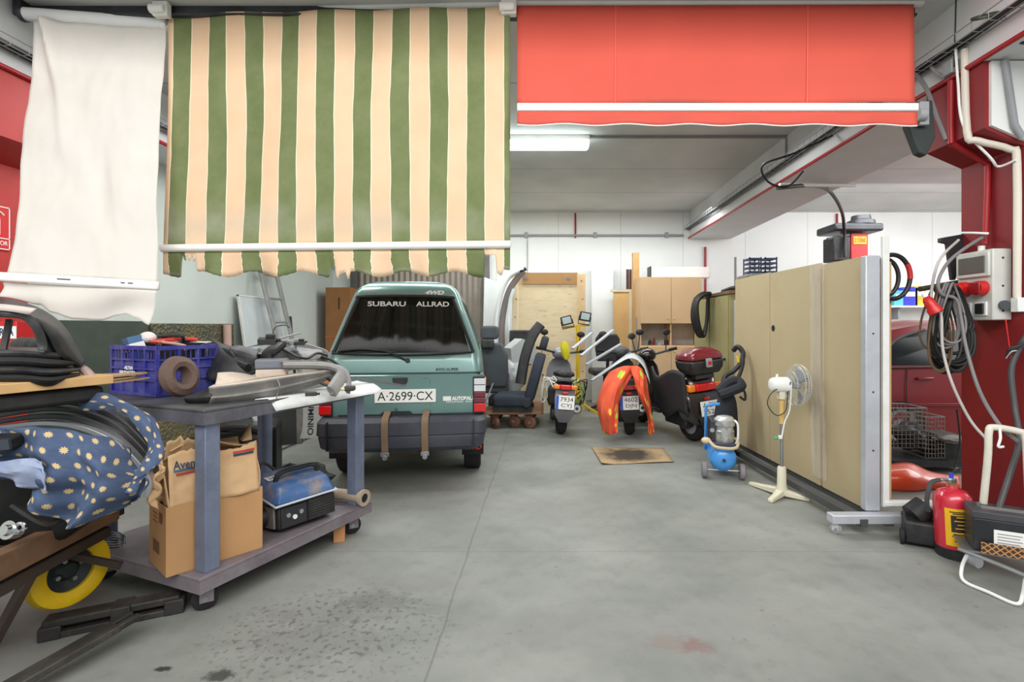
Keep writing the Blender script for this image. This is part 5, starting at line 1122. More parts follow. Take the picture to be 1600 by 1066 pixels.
def seat(name, label, L, cloth, tilt):
    th = thing(name, label, 'car seat', L.translation, 0)
    obj('cushion', MB(L).loft([[V(x, y, z) for x, y, z in ((-.24*k, -.25, 0), (.24*k, -.25, 0), (.26*k, .26, 0), (-.26*k, .26, 0))] if 0 else [V(s*.25*k, y*k2, z) for s, y in ((-1, -.26), (1, -.26), (1, .26), (-1, .26))] for k, k2, z in ((.95, .95, .0), (1, 1, .05), (1, 1, .13), (.85, .9, .17))]), cloth, th, bev=.04, seg=3)
    B = L @ Matrix.Translation((0, .22, .1)) @ Matrix.Rotation(R(-tilt), 4, 'X')
    obj('backrest', MB(B).loft([[V(s*w, y, z) for s, y in ((-1, -.07), (1, -.07), (1, .07), (-1, .07))] for w, z in ((.24, 0), (.26, .15), (.25, .45), (.19, .6), (.15, .63))]), cloth, th, bev=.045, seg=3)
    h = obj('headrest', MB(B).loft([[V(s*w, y, z) for s, y in ((-1, -.05), (1, -.05), (1, .05), (-1, .05))] for w, z in ((.11, .69), (.13, .74), (.13, .84), (.10, .88))]), cloth, th, bev=.03, seg=3)
    obj('headrest_post', MB(B).cyl((-.05, 0, .6), (-.05, 0, .7), .007).cyl((.05, 0, .6), (.05, 0, .7), .007), CHROME, h)
    for s_ in (-.22, .18): obj('slide_rail', MB(L).box(s_, s_+.04, -.27, .27, -.06, 0), BLACK, th, sm=False)
    obj('recliner_knob', MB(L).cyl((.26, .2, .06), (.3, .2, .06), .05), BLACK, th)
    return th
seat('car_seat', 'grey cloth car seat with its backrest towards the crate, beside the van tail light', frame((-.765, 7.63, .43), 178), SEATG, 6)
seat('car_seat', 'dark blue car seat turned sideways on the dolly', frame((-.42, 7.12, .31), -92), SEATB, 15)
obj('seat_back_shell', MB().tube([P(813, 600, 6.85), P(820, 560, 6.9), P(832, 525, 6.95), P(845, 507, 7.0)], .035, 8, flat=2.0), BLACK, label='slim black seat back shell standing edge-on against the dark blue seat', cat='car part')
obj('seat_stand', MB().box(-.81, -.5, 7.42, 7.88, .245, .37), DSTEEL, label='dark steel block under the grey car seat on the dolly', cat='block', bev=.02)
lump('white_bag', 'crumpled whitish plastic bag between the two car seats', 800, 588, 7.55, .17, .13, .2, mat('whitish_plastic_bag', (205, 205, 208), .4, var=.08), 21, amp=.5)['category'] = 'bag'
obj('grey_carton', MB(frame(P(812, 556, 7.75), 25)).prism([(-.18, -.12), (.2, -.12), (.18, .2), (-.02, .26), (-.2, .12)], -.15, .15, MXZ), mat('light_grey_carton', (188, 190, 190), .6, var=.06), label='light grey carton standing behind the two car seats', cat='box')
obj('black_box', MB().box(P(796, 0, 7.9).x, P(831, 0, 7.9).x, 7.9, 8.2, .8, P(0, 516, 7.9).z), BLACK, label='black case behind the car seats in front of the plywood crate', cat='case', bev=.02)
# ---------------- work light stand ----------------
YL = mat('yellow_stand_paint', (235, 195, 40), .45, var=.06)
wl = thing('work_light_stand', 'yellow stand with two square work lights behind the silver scooter', 'work light', (.42, 7.9, 0))
wx0, wx1 = P(885, 0, 7.9).x, P(914, 0, 7.9).x; wm = P(903, 0, 7.9).x; wz = P(0, 511, 7.9).z
obj('mast', MB().cyl((wm, 7.9, .05), (wm, 7.9, wz), .03), YL, wl)
obj('cross_bar', MB().bar((wx0-.06, 7.9, wz-.01), (wx1+.06, 7.9, wz+.03), .035, .035), YL, wl)
for a in (90, 210, 330): obj('foot', MB().bar((wm, 7.9, .25), (wm+.45*math.cos(R(a)), 7.9+.45*math.sin(R(a)), .02), .03, .03), YL, wl)
LGL = mat('lamp_front_glass', (190, 205, 205), .1, var=.05)
for x, rz, dz in ((wx0, -14, .1), (wx1, 10, .16)):
    M = Matrix.Translation((x, 7.86, wz+dz)) @ Matrix.Rotation(R(rz), 4, 'Y')
    h = obj('lamp_head', MB(M).box(-.085, .085, -.05, .08, -.07, .07), BLACK, wl, bev=.012)
    obj('glass', MB(M).box(-.065, .065, -.056, -.049, -.05, .05), LGL, h, bev=.004)
    obj('bracket', MB(M).tube([(-.09, 0, 0), (-.09, 0, -.12), (.09, 0, -.12), (.09, 0, 0)], .008, 6, k=0), DSTEEL, h)
    obj('fin', MB(M).box(-.06, .06, .08, .1, -.05, .05), BLACK, h, bev=.006)
# ---------------- scooters ----------------
def scooter(name, label, loc, rz, lean, body, seatm, p1, p2, number=None, topbox=False, light=None, bare=False, w=1.0, country=True):
    L = frame(loc, rz) @ Matrix.Rotation(R(lean), 4, 'Y')
    th = thing(name, label, 'scooter', loc, rz)
    for y in (.32, 1.62):
        M = L @ Matrix.Translation((0, y, .26)) @ Matrix.Rotation(R(90), 4, 'Y')
        t = obj('tyre', MB().ring([(.17, -.045), (.23, -.062), (.255, -.035), (.262, 0), (.255, .035), (.23, .062), (.17, .045)], M, 28), RUBBER, th)
        obj('wheel_rim', MB().lathe([(.03, .06), (.06, .06), (.08, .03), (.17, .045), (.172, -.045), (.08, -.03), (.06, -.06), (.03, -.06)], M), GREYM, t)
    def sec(y, hw, z0, z1, top=.7):
        return [V(-hw*.55, y, z0), V(hw*.55, y, z0), V(hw, y, z0+(z1-z0)*.4), V(hw*.95, y, z0+(z1-z0)*.8), V(hw*top, y, z1), V(-hw*top, y, z1), V(-hw*.95, y, z0+(z1-z0)*.8), V(-hw, y, z0+(z1-z0)*.4)]
    if not bare:
        obj('tail_body', MB(L).loft([sec(.02, .10*w, .62, .74), sec(.1, .14*w, .50, .76), sec(.3, .19*w, .36, .76), sec(.55, .2*w, .30, .72), sec(.85, .17*w, .28, .66)]), body, th, sub=1)
    else:
        fr = MB(L)
        for s in (-1, 1): fr.tube([(s*.08, .05, .72), (s*.11, .3, .68), (s*.12, .6, .62), (s*.1, .9, .4), (s*.1, 1.1, .26)], .016, 7)
        for y, z in ((.1, .71), (.45, .66), (.8, .48)): fr.cyl((-.11, y, z), (.11, y, z), .012)
        obj('frame', fr, DSTEEL, th)
        obj('airbox', MB(L).box(-.2, -.06, .2, .6, .38, .6), BLACK, th, bev=.03)
        obj('battery_tray', MB(L).box(-.1, .1, .2, .7, .56, .66), BLACK, th, bev=.02)
    obj('seat', MB(L).loft([[V(-a, y, z), V(a, y, z), V(a, y, z+.06), V(a*.7, y, z+.1), V(-a*.7, y, z+.1), V(-a, y, z+.06)] for y, a, z in ((.06, .09, .74), (.25, .14, .74), (.55, .15, .71), (.8, .12, .69), (.92, .07, .68))]), seatm, th, sub=1)
    obj('floorboard', MB(L).box(-.15, .15, .85, 1.25, .27, .33), body if not bare else BLACK, th, bev=.02)
    obj('front_shield', MB(L).loft([[V(-hw, y, z), V(0, y+.07, z), V(hw, y, z), V(hw*.9, y+.05, z), V(0, y+.13, z), V(-hw*.9, y+.05, z)] for z, y, hw in ((.28, 1.25, .12), (.5, 1.3, .2), (.75, 1.32, .22), (.95, 1.3, .15))]), body, th, sub=1)
    fk = MB(L)
    for s in (-1, 1): fk.cyl((s*.075, 1.62, .26), (s*.06, 1.38, .7), .02)
    obj('fork', fk, GREYM, th)
    obj('front_mudguard', MB(L).loft([[V(-.07, 1.62+.3*math.cos(a), .26+.3*math.sin(a)), V(.07, 1.62+.3*math.cos(a), .26+.3*math.sin(a)), V(.07, 1.62+.285*math.cos(a), .26+.285*math.sin(a)), V(-.07, 1.62+.285*math.cos(a), .26+.285*math.sin(a))] for a in [R(20+i*15) for i in range(10)]]), body, th)
    hb = obj('handlebar', MB(L).tube([(-.33, 1.14, 1.06), (-.2, 1.2, 1.03), (0, 1.25, 1.0), (.2, 1.2, 1.03), (.33, 1.14, 1.06)], .016, 8), DSTEEL, th)
    for s in (-1, 1): obj('grip', MB(L).cyl((s*.27, 1.165, 1.048), (s*.37, 1.115, 1.065), .022), RUBBER, hb)
    obj('head_cowl', MB(L).ball((0, 1.3, 1.0), .13, .12, .1), body, th)
    for s in (-1, 1):
        m = obj('mirror', MB(L).ball((s*.27, 1.18, 1.3), .06, .02, .045), BLACK, th); obj('stalk', MB(L).cyl((s*.23, 1.18, 1.05), (s*.27, 1.19, 1.27), .008), DSTEEL, m)
    eng = obj('engine', MB(L).box(-.13, -.02, .25, .75, .18, .36).cyl((-.15, .32, .26), (-.02, .32, .26), .1), DSTEEL, th, bev=.02)
    ex = obj('muffler', MB(L).cyl((.16, .02, .38), (.16, .5, .3), .065), BLACK, th); obj('outlet', MB(L).ring([(.02, -.004), (.05, -.004), (.05, .012), (.02, .012)], L @ Matrix.Translation((.16, .018, .381)) @ Matrix.Rotation(R(90), 4, 'X') if 0 else Matrix.Translation((.16, .018, .381)) @ Matrix.Rotation(R(90), 4, 'X'), 18), CHROME, ex)
    fd = obj('rear_mudguard', MB(L).loft([[V(-a, y, z), V(a, y, z), V(a*.9, y+.03, z), V(-a*.9, y+.03, z)] for z, y, a in ((.2, -.02, .06), (.3, -.06, .12), (.5, -.03, .135), (.64, .03, .12))]), mat('grey_mudguard', (104, 104, 108), .5, var=.08) if bare else BLACK, th, bev=.008)
    pm = L @ axes((0, -.075, .46), (1, 0, 0), (0, .08, 1))
    pl = obj('number_plate', MB(pm).box(-.115, .115, -.085, .085, 0, .006), PLATE, th, bev=.003, label='white plate with black characters')
    if country: obj('blue_band', MB(pm).box(-.113, -.08, -.083, .083, .006, .0075), BLUEB, pl, sm=False)
    text('plate_number', p1, pm @ Matrix.Translation((.018 if country else 0, .04, .006)), .16 if country else .17, .055, INK, pl, .001)
    text('plate_number', p2, pm @ Matrix.Translation((.018 if country else 0, -.04, .006)), .13 if country else .17, .055, INK, pl, .001)
    if not topbox: tl = obj('tail_light', MB(L).box(-.07, .07, -.04, .06, .61, .67), LR, th, bev=.012)
    for s in (() if topbox else (-1, 1)): obj('indicator', MB(L).box(min(s*.07, s*.15), max(s*.07, s*.15), -.025, .06, .613, .667), LO, tl, bev=.012)
    obj('reflector', MB(L).box(-.035, .035, -.05, -.035, .555, .585), LR, th, bev=.004)
    if topbox:
        tbx = obj('top_box', MB(L).loft([[V(-.19*k, -.17*k+.05, z), V(.19*k, -.17*k+.05, z), V(.22*k, .0+.05, z), V(.19*k, .18*k+.05, z), V(-.19*k, .18*k+.05, z), V(-.22*k, .05, z)] for k, z in ((.85, .86), (1.05, .93), (1.1, 1.02))]), BLACK, th, bev=.02)
        obj('top_box_lid', MB(L).loft([[V(-.19*k, -.17*k+.05, z), V(.19*k, -.17*k+.05, z), V(.22*k, .0+.05, z), V(.19*k, .18*k+.05, z), V(-.19*k, .18*k+.05, z), V(-.22*k, .05, z)] for k, z in ((1.1, 1.025), (1.0, 1.1), (.6, 1.15))]), mat('maroon_lid', (110, 22, 34), .25, coat=.6, var=.05), tbx, bev=.02)
        lk = obj('latch', MB(L).box(-.035, .035, -.16, -.13, .94, 1.04), GREYM, tbx, bev=.006); obj('latch_badge', MB(L).box(-.02, .02, -.165, -.16, .97, 1.01), REDP, lk, sm=False)
        obj('carrier', MB(L).box(-.12, .12, -.05, .3, .80, .86), DSTEEL, th, bev=.01)
    return th, L
SILV = mat('silver_scooter', (150, 152, 158), .35, .4, var=.06)
t1, L1 = scooter('scooter', 'stripped silver scooter with loose wires beside the car seats', (.225, 6.38, 0), 2, 4, SILV, BLACK, '7934', 'CYJ', bare=True)
WIREM = [mat('white_wire', (225, 222, 215), .5), BCABLE, mat('pale_green_wire', (160, 190, 120), .5)]
rnd = random.Random(5)
for i in range(20):
    s = 1 if i % 3 else -1; y0 = .05+.1*rnd.random()
    pts = [L1 @ V(s*(.06+.1*rnd.random()), y0, .62+.12*rnd.random()), L1 @ V(s*(.16+.12*rnd.random()), y0+.05, .6+.15*rnd.random()), L1 @ V(s*(.22+.06*rnd.random()), y0+.1, .4+.2*rnd.random()), L1 @ V(s*(.12+.1*rnd.random()), y0+.2, .3+.25*rnd.random())]
    obj('loose_wire', MB().tube(pts, .007, 6), WIREM[i % 3], t1)
obj('yellow_bag', MB().loft([[P(884, 540, 7.3)+V(-.02+.06*k*math.cos(a)-.15*z, .04*k*math.sin(a), z) for a in [2*math.pi*i/12 for i in range(12)]] for k, z in ((.6, .06), (1, 0), (1.1, -.12), (.5, -.2))]), mat('yellow_bag', (222, 208, 40), .6, var=.12), label='small yellow bag hanging on the silver scooter handlebar', cat='bag')
t2, L2 = scooter('scooter', 'scooter half hidden under an orange dotted sheet', (1.08, 6.35, 0), -6, -3, mat('dark_grey_scooter', (60, 62, 66), .4, var=.08), BLACK, '4602', 'DJN')
t3, L3 = scooter('scooter', 'big black and maroon scooter with top box beside the olive cupboard', (1.93, 5.98, 0), 17, -6, mat('black_maroon_paint', (34, 26, 30), .22, coat=.8, var=.1), BLACK, 'A·CX', '7521', topbox=True, w=1.35, country=False)
lb = MB(L3).loft([[V(-.21, .12, .60), V(.21, .12, .60), V(.19, .0, .6), V(-.19, .0, .6)], [V(-.2, .12, .70), V(.2, .12, .70), V(.18, .0, .7), V(-.18, .0, .7)]])
wtl = obj('tail_light', MB(L3).box(-.13, .13, -.06, .03, .66, .75), LR, t3, bev=.015)
for s in (-1, 1): obj('indicator', MB(L3).box(min(s*.13, s*.22), max(s*.13, s*.22), -.04, .06, .66, .745), LO, wtl, bev=.015)
lb.bm.free()
obj('rear_fairing', MB(L3).loft([[V(-a, y, z0), V(a, y, z0), V(a*.75, y, z1), V(-a*.75, y, z1)] for y, a, z0, z1 in ((.0, .2, .62, .74), (.06, .24, .6, .84), (.4, .24, .55, .86), (.7, .2, .55, .8))]), mat('black_maroon_paint', (34, 26, 30)), t3, bev=.03)
obj('rear_panel', MB(L3).loft([[V(-a, y, z), V(a, y, z), V(a*1.1, y+.3, z), V(-a*1.1, y+.3, z)] for z, y, a in ((.26, .0, .12), (.36, -.045, .19), (.5, -.05, .24), (.6, -.03, .25), (.66, .0, .22))]), mat('black_maroon_paint', (34, 26, 30)), t3, bev=.02)
# side cover bag on the maroon scooter
def bagf(u, v):
    a = u*math.pi; p = L3 @ V(-.24-.12*math.sin(a)*(1-.5*v), .0+.75*u, .88-.5*v+.05*math.sin(u*9)); return p
obj('leg_cover', MB().sheet(bagf, 16, 10), mat('black_nylon', (34, 35, 37), .6, var=.2), label='black nylon leg cover hanging on the flank of the maroon scooter', cat='cover', solid=.02)
# orange sheet over scooter 2
g = NG('orange_dotted_sheet', .8); uv = g.tc.outputs['UV']
vo = g.N.new('ShaderNodeTexVoronoi'); vo.inputs['Scale'].default_value = 6; g.L.new(uv, vo.inputs['Vector'])
dot = g.math('LESS_THAN', vo.outputs['Distance'], .3)
pick = g.N.new('ShaderNodeSeparateColor'); g.L.new(vo.outputs['Color'], pick.inputs[0])
dc = g.mix(g.math('GREATER_THAN', pick.outputs[0], .5), (240, 190, 60), (150, 200, 50))
g.color(g.mix(g.math('MULTIPLY', dot, g.math('GREATER_THAN', pick.outputs[1], .3)), g.mix(g.step(g.noise(uv, 5, 5), .35, .7), (214, 78, 46), (228, 98, 62)), dc)); ORS = g.m
th = thing('orange_sheet', 'orange sheet with green and yellow dots draped over a scooter', 'sheet', L2 @ V(0, .1, 0))
obj('drape', surf([[(952, 582, 6.5), (968, 574, 6.3), (985, 572, 6.25), (1003, 578, 6.4)], [(940, 605, 6.35), (955, 598, 6.15), (969, 602, 6.05), (985, 590, 6.2)], [(933, 630, 6.3), (944, 632, 6.05), (960, 640, 5.98), (969, 622, 6.1)], [(937, 655, 6.25), (946, 660, 6.0), (960, 662, 5.95), (966, 650, 6.05)], [(942, 677, 6.2), (950, 679, 6.0), (960, 678, 5.95), (965, 674, 6.0)]], 6, .03), ORS, th, solid=.004)
obj('drape', surf([[(985, 572, 6.25), (1000, 574, 6.2), (1010, 590, 6.3)], [(990, 590, 6.12), (1003, 596, 6.05), (1014, 620, 6.2)], [(996, 612, 6.05), (1006, 620, 6.0), (1018, 645, 6.1)], [(1012, 650, 6.05), (1015, 655, 6.0), (1021, 660, 6.1)], [(1012, 677, 6.05), (1016, 679, 6.02), (1022, 675, 6.1)]], 6, .03), ORS, th, solid=.004)
obj('grey_cover', surf([[(935, 590, 6.55), (955, 575, 6.5), (985, 560, 6.55), (1005, 572, 6.5), (1015, 600, 6.4)], [(945, 580, 6.9), (965, 565, 6.9), (985, 552, 6.9), (1003, 560, 6.8), (1014, 585, 6.6)]], 6, .02), mat('pale_grey_cover', (198, 200, 202), .7, var=.06), label='pale grey cover bunched over the scooter seat above the orange sheet', cat='cover', solid=.004)
# aluminium lengths leaning across the scooters
for i, ((a, b, Y0), (c, d, Y1)) in enumerate((((908, 556, 6.9), (958, 516, 7.4)), ((916, 570, 6.85), (970, 538, 7.4)), ((925, 595, 6.8), (985, 552, 7.4)), ((895, 545, 7.0), (925, 520, 7.4)))):
    obj('aluminium_strip', MB().bar(P(a, b, Y0), P(c, d, Y1), .05, .02), ALU, label='bright aluminium strip slanting between the two middle scooters', cat='strip', group='aluminium strips across the scooters', sm=False)
th = thing('office_chair', 'dark grey office chair back rising behind the middle scooters', 'chair', P(950, 540, 8.3))
q = P(949, 541, 8.3); obj('backrest', MB(frame(q, 185, -8)).loft([[V(s*a, y, z) for s, y in ((-1, -.03), (1, -.03), (1, .03), (-1, .03))] for a, z in ((.16, -.25), (.2, -.05), (.2, .12), (.15, .2))]), mat('chair_grey_cloth', (62, 62, 66), .9), th, bev=.025, seg=3)
obj('seat', MB(frame(q, 185)).box(-.24, .24, -.45, .02, -.48, -.38), BLACK, th, bev=.03, seg=3); obj('column', MB(frame(q, 185)).cyl((0, -.2, -.48), (0, -.2, -q.z+.12), .03), BLACK, th)
for a in range(5): obj('foot', MB(frame(q, 185)).bar((0, -.2, -q.z+.12), (.28*math.cos(a*1.257), -.2+.28*math.sin(a*1.257), -q.z+.03), .04, .04), BLACK, th)
obj('back_stem', MB(frame(q, 185)).bar((0, .0, -.42), (0, .03, -.2), .05, .02), BLACK, th)
# ---------------- floor things in the middle ----------------
g = NG('stained_cardboard', .85); gx, gy, gz = g.xyz(g.pos()); no = g.noise(g.pos(), 7, 6, .65); qs = PZ(982, 712, 0)
dx = g.math('DIVIDE', g.math('SUBTRACT', gx, qs.x), .34); dy = g.math('DIVIDE', g.math('SUBTRACT', gy, qs.y), .34)
d = g.math('ADD', g.math('SQRT', g.math('ADD', g.math('MULTIPLY', dx, dx), g.math('MULTIPLY', dy, dy))), g.math('MULTIPLY', g.math('SUBTRACT', no, .5), 1.4))
g.color(g.mix(g.math('MULTIPLY', g.step(d, 1.1, .5), .93), g.mix(no, (176, 150, 114), (156, 130, 98)), (36, 30, 26)))
fp = [PZ(924, 700, 0), PZ(1037, 702, 0), PZ(1053, 723, 0), PZ(940, 727, 0)]
obj('cardboard_sheet', MB().sheet(lambda u, v: fp[0].lerp(fp[1], u).lerp(fp[3].lerp(fp[2], u), v)+V(0, 0, .006+.015*max(0, .15-u)/.15*v+.004*math.sin(u*6)*math.sin(v*5)+.003), 16, 8), g.m, label='flattened cardboard sheet with a black oil stain on the floor', cat='cardboard', solid=.005)
# blue compressor
cm = thing('air_compressor', 'small blue tank air compressor on grey wheels', 'compressor', (1.67, 4.75, 0))
CBL = mat('sky_blue_enamel', (70, 150, 225), .3, coat=.4, var=.05); MCM = frame((1.64, 4.68, 0), -12)
obj('tank', MB(MCM).lathe([(.001, -.04), (.06, -.03), (.10, -.005), (.12, .03), (.12, .42), (.1, .46), (.05, .48)], Matrix.Translation((0, 0, .185)) @ Matrix.Rotation(R(-90), 4, 'X'), 28), CBL, cm)
obj('tank_plug', MB(MCM).cyl((0, -.06, .185), (0, -.03, .185), .014), DSTEEL, cm)
obj('axle', MB(MCM).cyl((-.17, .03, .075), (.17, .03, .075), .01), STEEL, cm)
for s in (-1, 1): obj('wheel', MB(MCM).ring([(.015, -.022), (.06, -.024), (.072, -.018), (.072, .018), (.06, .024), (.015, .022)], Matrix.Translation((s*.165, .03, .072)) @ Matrix.Rotation(R(90), 4, 'Y'), 20), mat('grey_wheel', (128, 124, 128), .7), cm)
obj('motor', MB(MCM).lathe([(.085, .33), (.09, .35), (.09, .43), (.08, .44), (.08, .47), (.095, .48), (.095, .53), (.07, .56), (.03, .57)], Matrix.Translation((.02, .1, 0)), 24), mat('cast_aluminium', (205, 206, 206), .35, .6, var=.15, dirt=(60, 60, 60), amt=.6, dscale=14), cm)
obj('pump_head', MB(MCM).box(-.11, -.04, .06, .3, .32, .53), DSTEEL, cm, bev=.015)
fn = MB(MCM)
for i in range(6): fn.box(-.115, -.035, .1+.03*i, .11+.03*i, .33, .52)
obj('saddle', MB(MCM).box(-.1, .11, .0, .3, .295, .33), mat('dark_blue_saddle', (60, 66, 84), .5), cm, bev=.008)
fn.bm.free()
obj('pressure_pipe', MB(MCM).tube([(.1, .02, .54), (.125, .0, .5), (.125, .0, .38), (.11, .02, .33)], .01, 7), WHITEM, cm)
obj('handle', MB(MCM).tube([(-.13, .33, .2), (-.135, .2, .40), (-.14, .12, .62), (-.12, .1, .66), (-.02, .13, .67)], .014, 8, k=4), CBL, cm)
obj('beige_hose', MB(MCM).tube([(-.12, -.02, .345), (-.08, -.06, .31), (0, -.07, .3), (.08, -.06, .3), (.12, -.01, .31), (.13, .05, .35), (.1, .12, .36)], .014, 8), mat('beige_hose', (206, 186, 150), .6), cm)
obj('hose_reel', MB(MCM).ball((-.15, .02, .345), .045, .04, .03), mat('beige_hose', (206, 186, 150)), cm)
obj('gauge', MB(MCM).cyl((-.1, .0, .45), (-.1, -.02, .45), .02), CHROME, cm)
# golf bag like vacuum with hose
vb_ = thing('hose_bag', 'dark bag with a thick black hose leaning on the tan panels behind the compressor', 'bag', (1.95, 5.3, 0))
bq = P(1140, 640, 5.2); BAGM = mat('dark_navy_cloth', (32, 35, 44), .8, var=.25)
obj('bag', MB().loft([[V(1.86+.06*z+.125*k*math.cos(a), 5.32+.11*k*math.sin(a), z) for a in [2*math.pi*i/16 for i in range(16)]] for k, z in ((.8, .0), (1.05, .05), (1.1, .3), (.95, .55), (.7, .68), (.3, .72))]), BAGM, vb_, sub=1)
obj('strap_heap', MB().tube([P(1122, 612, 5.2), P(1138, 598, 5.2), P(1152, 596, 5.2), P(1158, 604, 5.15), P(1140, 612, 5.15), P(1124, 618, 5.15)], .05, 8), BAGM, vb_)
obj('hose', MB().tube([P(1128, 620, 5.25), P(1132, 590, 5.3), P(1146, 580, 5.3), P(1158, 566, 5.3), P(1161, 552, 5.35), P(1153, 542, 5.4), P(1146, 548, 5.45)], .026, 8), BCABLE, vb_)
obj('hose', MB().tube([P(1150, 600, 5.2), P(1160, 572, 5.25), P(1160, 556, 5.3)], .02, 8), BCABLE, vb_)
obj('strap', MB().tube([P(1152, 600, 5.15), P(1163, 612, 5.15), P(1164, 625, 5.15), P(1156, 620, 5.15)], .012, 6), BCABLE, vb_)
obj('yellow_mark', MB().cyl(P(1152, 556, 5.24), P(1154, 566, 5.24), .012), YL, vb_)
# pedestal fan
fa = thing('pedestal_fan', 'white pedestal fan with cream three-legged base turned to the panels', 'fan', (1.94, 4.2, 0))
CRM = mat('cream_plastic', (214, 208, 184), .45, var=.05); fb_ = PZ(1221, 768, .02); fx_, fy_ = 1.95, 4.2
obj('base_socket', MB().lathe([(.05, .03), (.048, .06), (.036, .1), (.034, .24), (.028, .25)], Matrix.Translation((fx_, fy_, 0)), 18), CRM, fa)
for q in (PZ(1172, 758, .0), PZ(1203, 786, .0), PZ(1266, 784, 0)):
    d = q-V(fx_, fy_, 0); obj('foot', MB().loft([[V(fx_, fy_, 0)+d*t+V(-d.y, d.x, 0).normalized()*s*w_+V(0, 0, z) for s, z in ((-1, h0), (1, h0), (1, h1), (-1, h1))] for t, w_, h0, h1 in ((.1, .035, .015, .07), (.6, .024, .005, .045), (1, .02, 0, .03))]), CRM, fa, bev=.008)
obj('pole', MB().cyl((fx_, fy_, .24), (fx_, fy_, .62), .013), STEEL, fa)
obj('upper_pole', MB().cyl((fx_, fy_, .60), (fx_, fy_, .84), .019), mat('yellowed_plastic', (205, 172, 105), .5), fa)
obj('neck', MB().box(fx_-.03, fx_+.02, fy_-.03, fy_+.03, .80, .87), CRM, fa, bev=.008)
ax = V(.985, .06, -.05).normalized(); hq = V(fx_+.01, fy_, .92); MF = Matrix.Translation(hq) @ ax.to_track_quat('Z', 'Y').to_matrix().to_4x4()
obj('motor_housing', MB().lathe([(.03, -.11), (.05, -.1), (.062, -.06), (.065, .03), (.05, .05), (.02, .06)], MF, 22), WHITEP, fa)
obj('oscillation_knob', MB().cyl(MF @ V(.0, -.0, -.05)+V(0, 0, .05), MF @ V(0, 0, -.05)+V(0, 0, .085), .01), WHITEP, fa)
cg = MB()
for r_, z in ((.05, .05), (.11, .065), (.165, .10), (.175, .12), (.165, .145), (.11, .18), (.05, .195)): cg.tube([MF @ V(r_*math.cos(a), r_*math.sin(a), z) for a in [2*math.pi*i/28 for i in range(28)]], .0022, 4, True, 0)
for i in range(48):
    a = 2*math.pi*i/48
    cg.tube([MF @ V(r_*math.cos(a+.25*z), r_*math.sin(a+.25*z), z) for r_, z in ((.04, .048), (.11, .065), (.165, .10), (.175, .12), (.165, .145), (.11, .18), (.03, .197))], .0012, 3, k=0)
obj('cage', cg, mat('fan_wire', (205, 204, 198), .4, .3), fa)
for i in range(3):
    a0 = i*2.094
    obj('blade', MB().sheet(lambda u, v: MF @ V((.03+.12*u)*math.cos(a0+(v-.5)*1.1), (.03+.12*u)*math.sin(a0+(v-.5)*1.1), .12+.03*(v-.5)), 6, 6), mat('grey_translucent_blade', (150, 156, 160), .3), fa, solid=.003)
obj('hub', MB().lathe([(.03, .08), (.03, .14), (.02, .15)], MF, 16), GREYM, fa)
obj('power_cord', MB().tube([hq+V(-.06, -.05, -.02), hq+V(-.13, -.05, -.08), hq+V(-.15, -.06, -.16), hq+V(-.08, -.06, -.24), hq+V(0, -.05, -.2), hq+V(.02, -.04, -.06), hq+V(.03, -.07, .03)], .004, 6), BCABLE, fa)
obj('white_cord', MB().tube([hq+V(.04, -.06, .0), hq+V(.03, -.05, -.2), hq+V(.0, -.03, -.3), V(fx_-.01, fy_-.025, .5)], .006, 6), WHITEP, fa)
sw = obj('switch', MB().box(fx_-.035, fx_-.005, fy_-.03, fy_-.01, .48, .51), WHITEP, fa, bev=.004); obj('green_tag', MB().ball((fx_-.055, fy_-.02, .485), .02, .008, .014), mat('green_tag', (60, 165, 110), .5), sw)
# ---------------- pillar side: fuse box, cables ----------------
BX = mat('grey_distribution_box', (206, 206, 200), .45, var=.05, dirt=(170, 165, 158), amt=.3)
eb = thing('distribution_box', 'grey electrical distribution box with red sockets on the red pillar', 'fuse box', (2.93, 3.4, 1.44))
obj('case', MB().box(2.875, 3.0, 3.28, 3.56, 1.44, 1.90), BX, eb, bev=.008)
ME = axes((2.874, 3.42, 1.67), (0, -1, 0), (0, 0, 1))       # faces -x ; local x towards camera
cv_ = obj('breaker_cover', MB(ME).box(-.13, .13, .055, .215, 0, .018), BX, eb, bev=.006); obj('smoked_window', MB(ME).box(-.105, .105, .08, .19, .018, .024), mat('smoked_window', (98, 96, 92), .15, var=.1), cv_, bev=.004)
for x in (-.06, .07):
    s = obj('red_socket', MB(ME).cyl((x, -.02, 0), (x, -.02, .05), .05, .046), REDP, eb); obj('socket_lid', MB(ME).box(x-.042, x+.042, -.06, .02, .05, .064), mat('dark_red_plastic', (150, 24, 24), .35), s, bev=.006)
for x in (-.06, .06):
    s = obj('socket_plate', MB(ME).box(x-.045, x+.045, -.2, -.11, 0, .012), WHITEP, eb, bev=.003); obj('socket_cover', MB(ME).box(x-.032, x+.032, -.19, -.12, .012, .024), BLACK, s, bev=.005)
obj('gland', MB().cyl((2.94, 3.44, 1.9), (2.94, 3.44, 1.94), .02), WHITEP, eb)
for z in (1.5, 1.66, 1.84): obj('case_screw', MB().cyl((2.94, 3.278, z), (2.94, 3.284, z), .007), DSTEEL, eb)
pipe('red_conduit', 'red conduit running from the corbel down to the distribution box', [(2.735, 3.44, 3.05), (2.735, 3.44, 2.66), (2.76, 3.44, 2.62), (2.96, 3.44, 2.50), (2.98, 3.44, 2.44), (2.965, 3.44, 1.95)], .02, RPIPE, 'conduit', 4)
pipe('cream_conduit', 'cream conduit down the pillar to the small grey socket', [(2.735, 3.33, 3.2), (2.735, 3.31, 2.66), (2.78, 3.28, 2.59), (2.95, 3.24, 2.52), (2.975, 3.22, 2.42), (2.975, 3.22, 1.58)], .022, mat('cream_conduit', (222, 214, 200), .5, var=.04), 'conduit', 4)
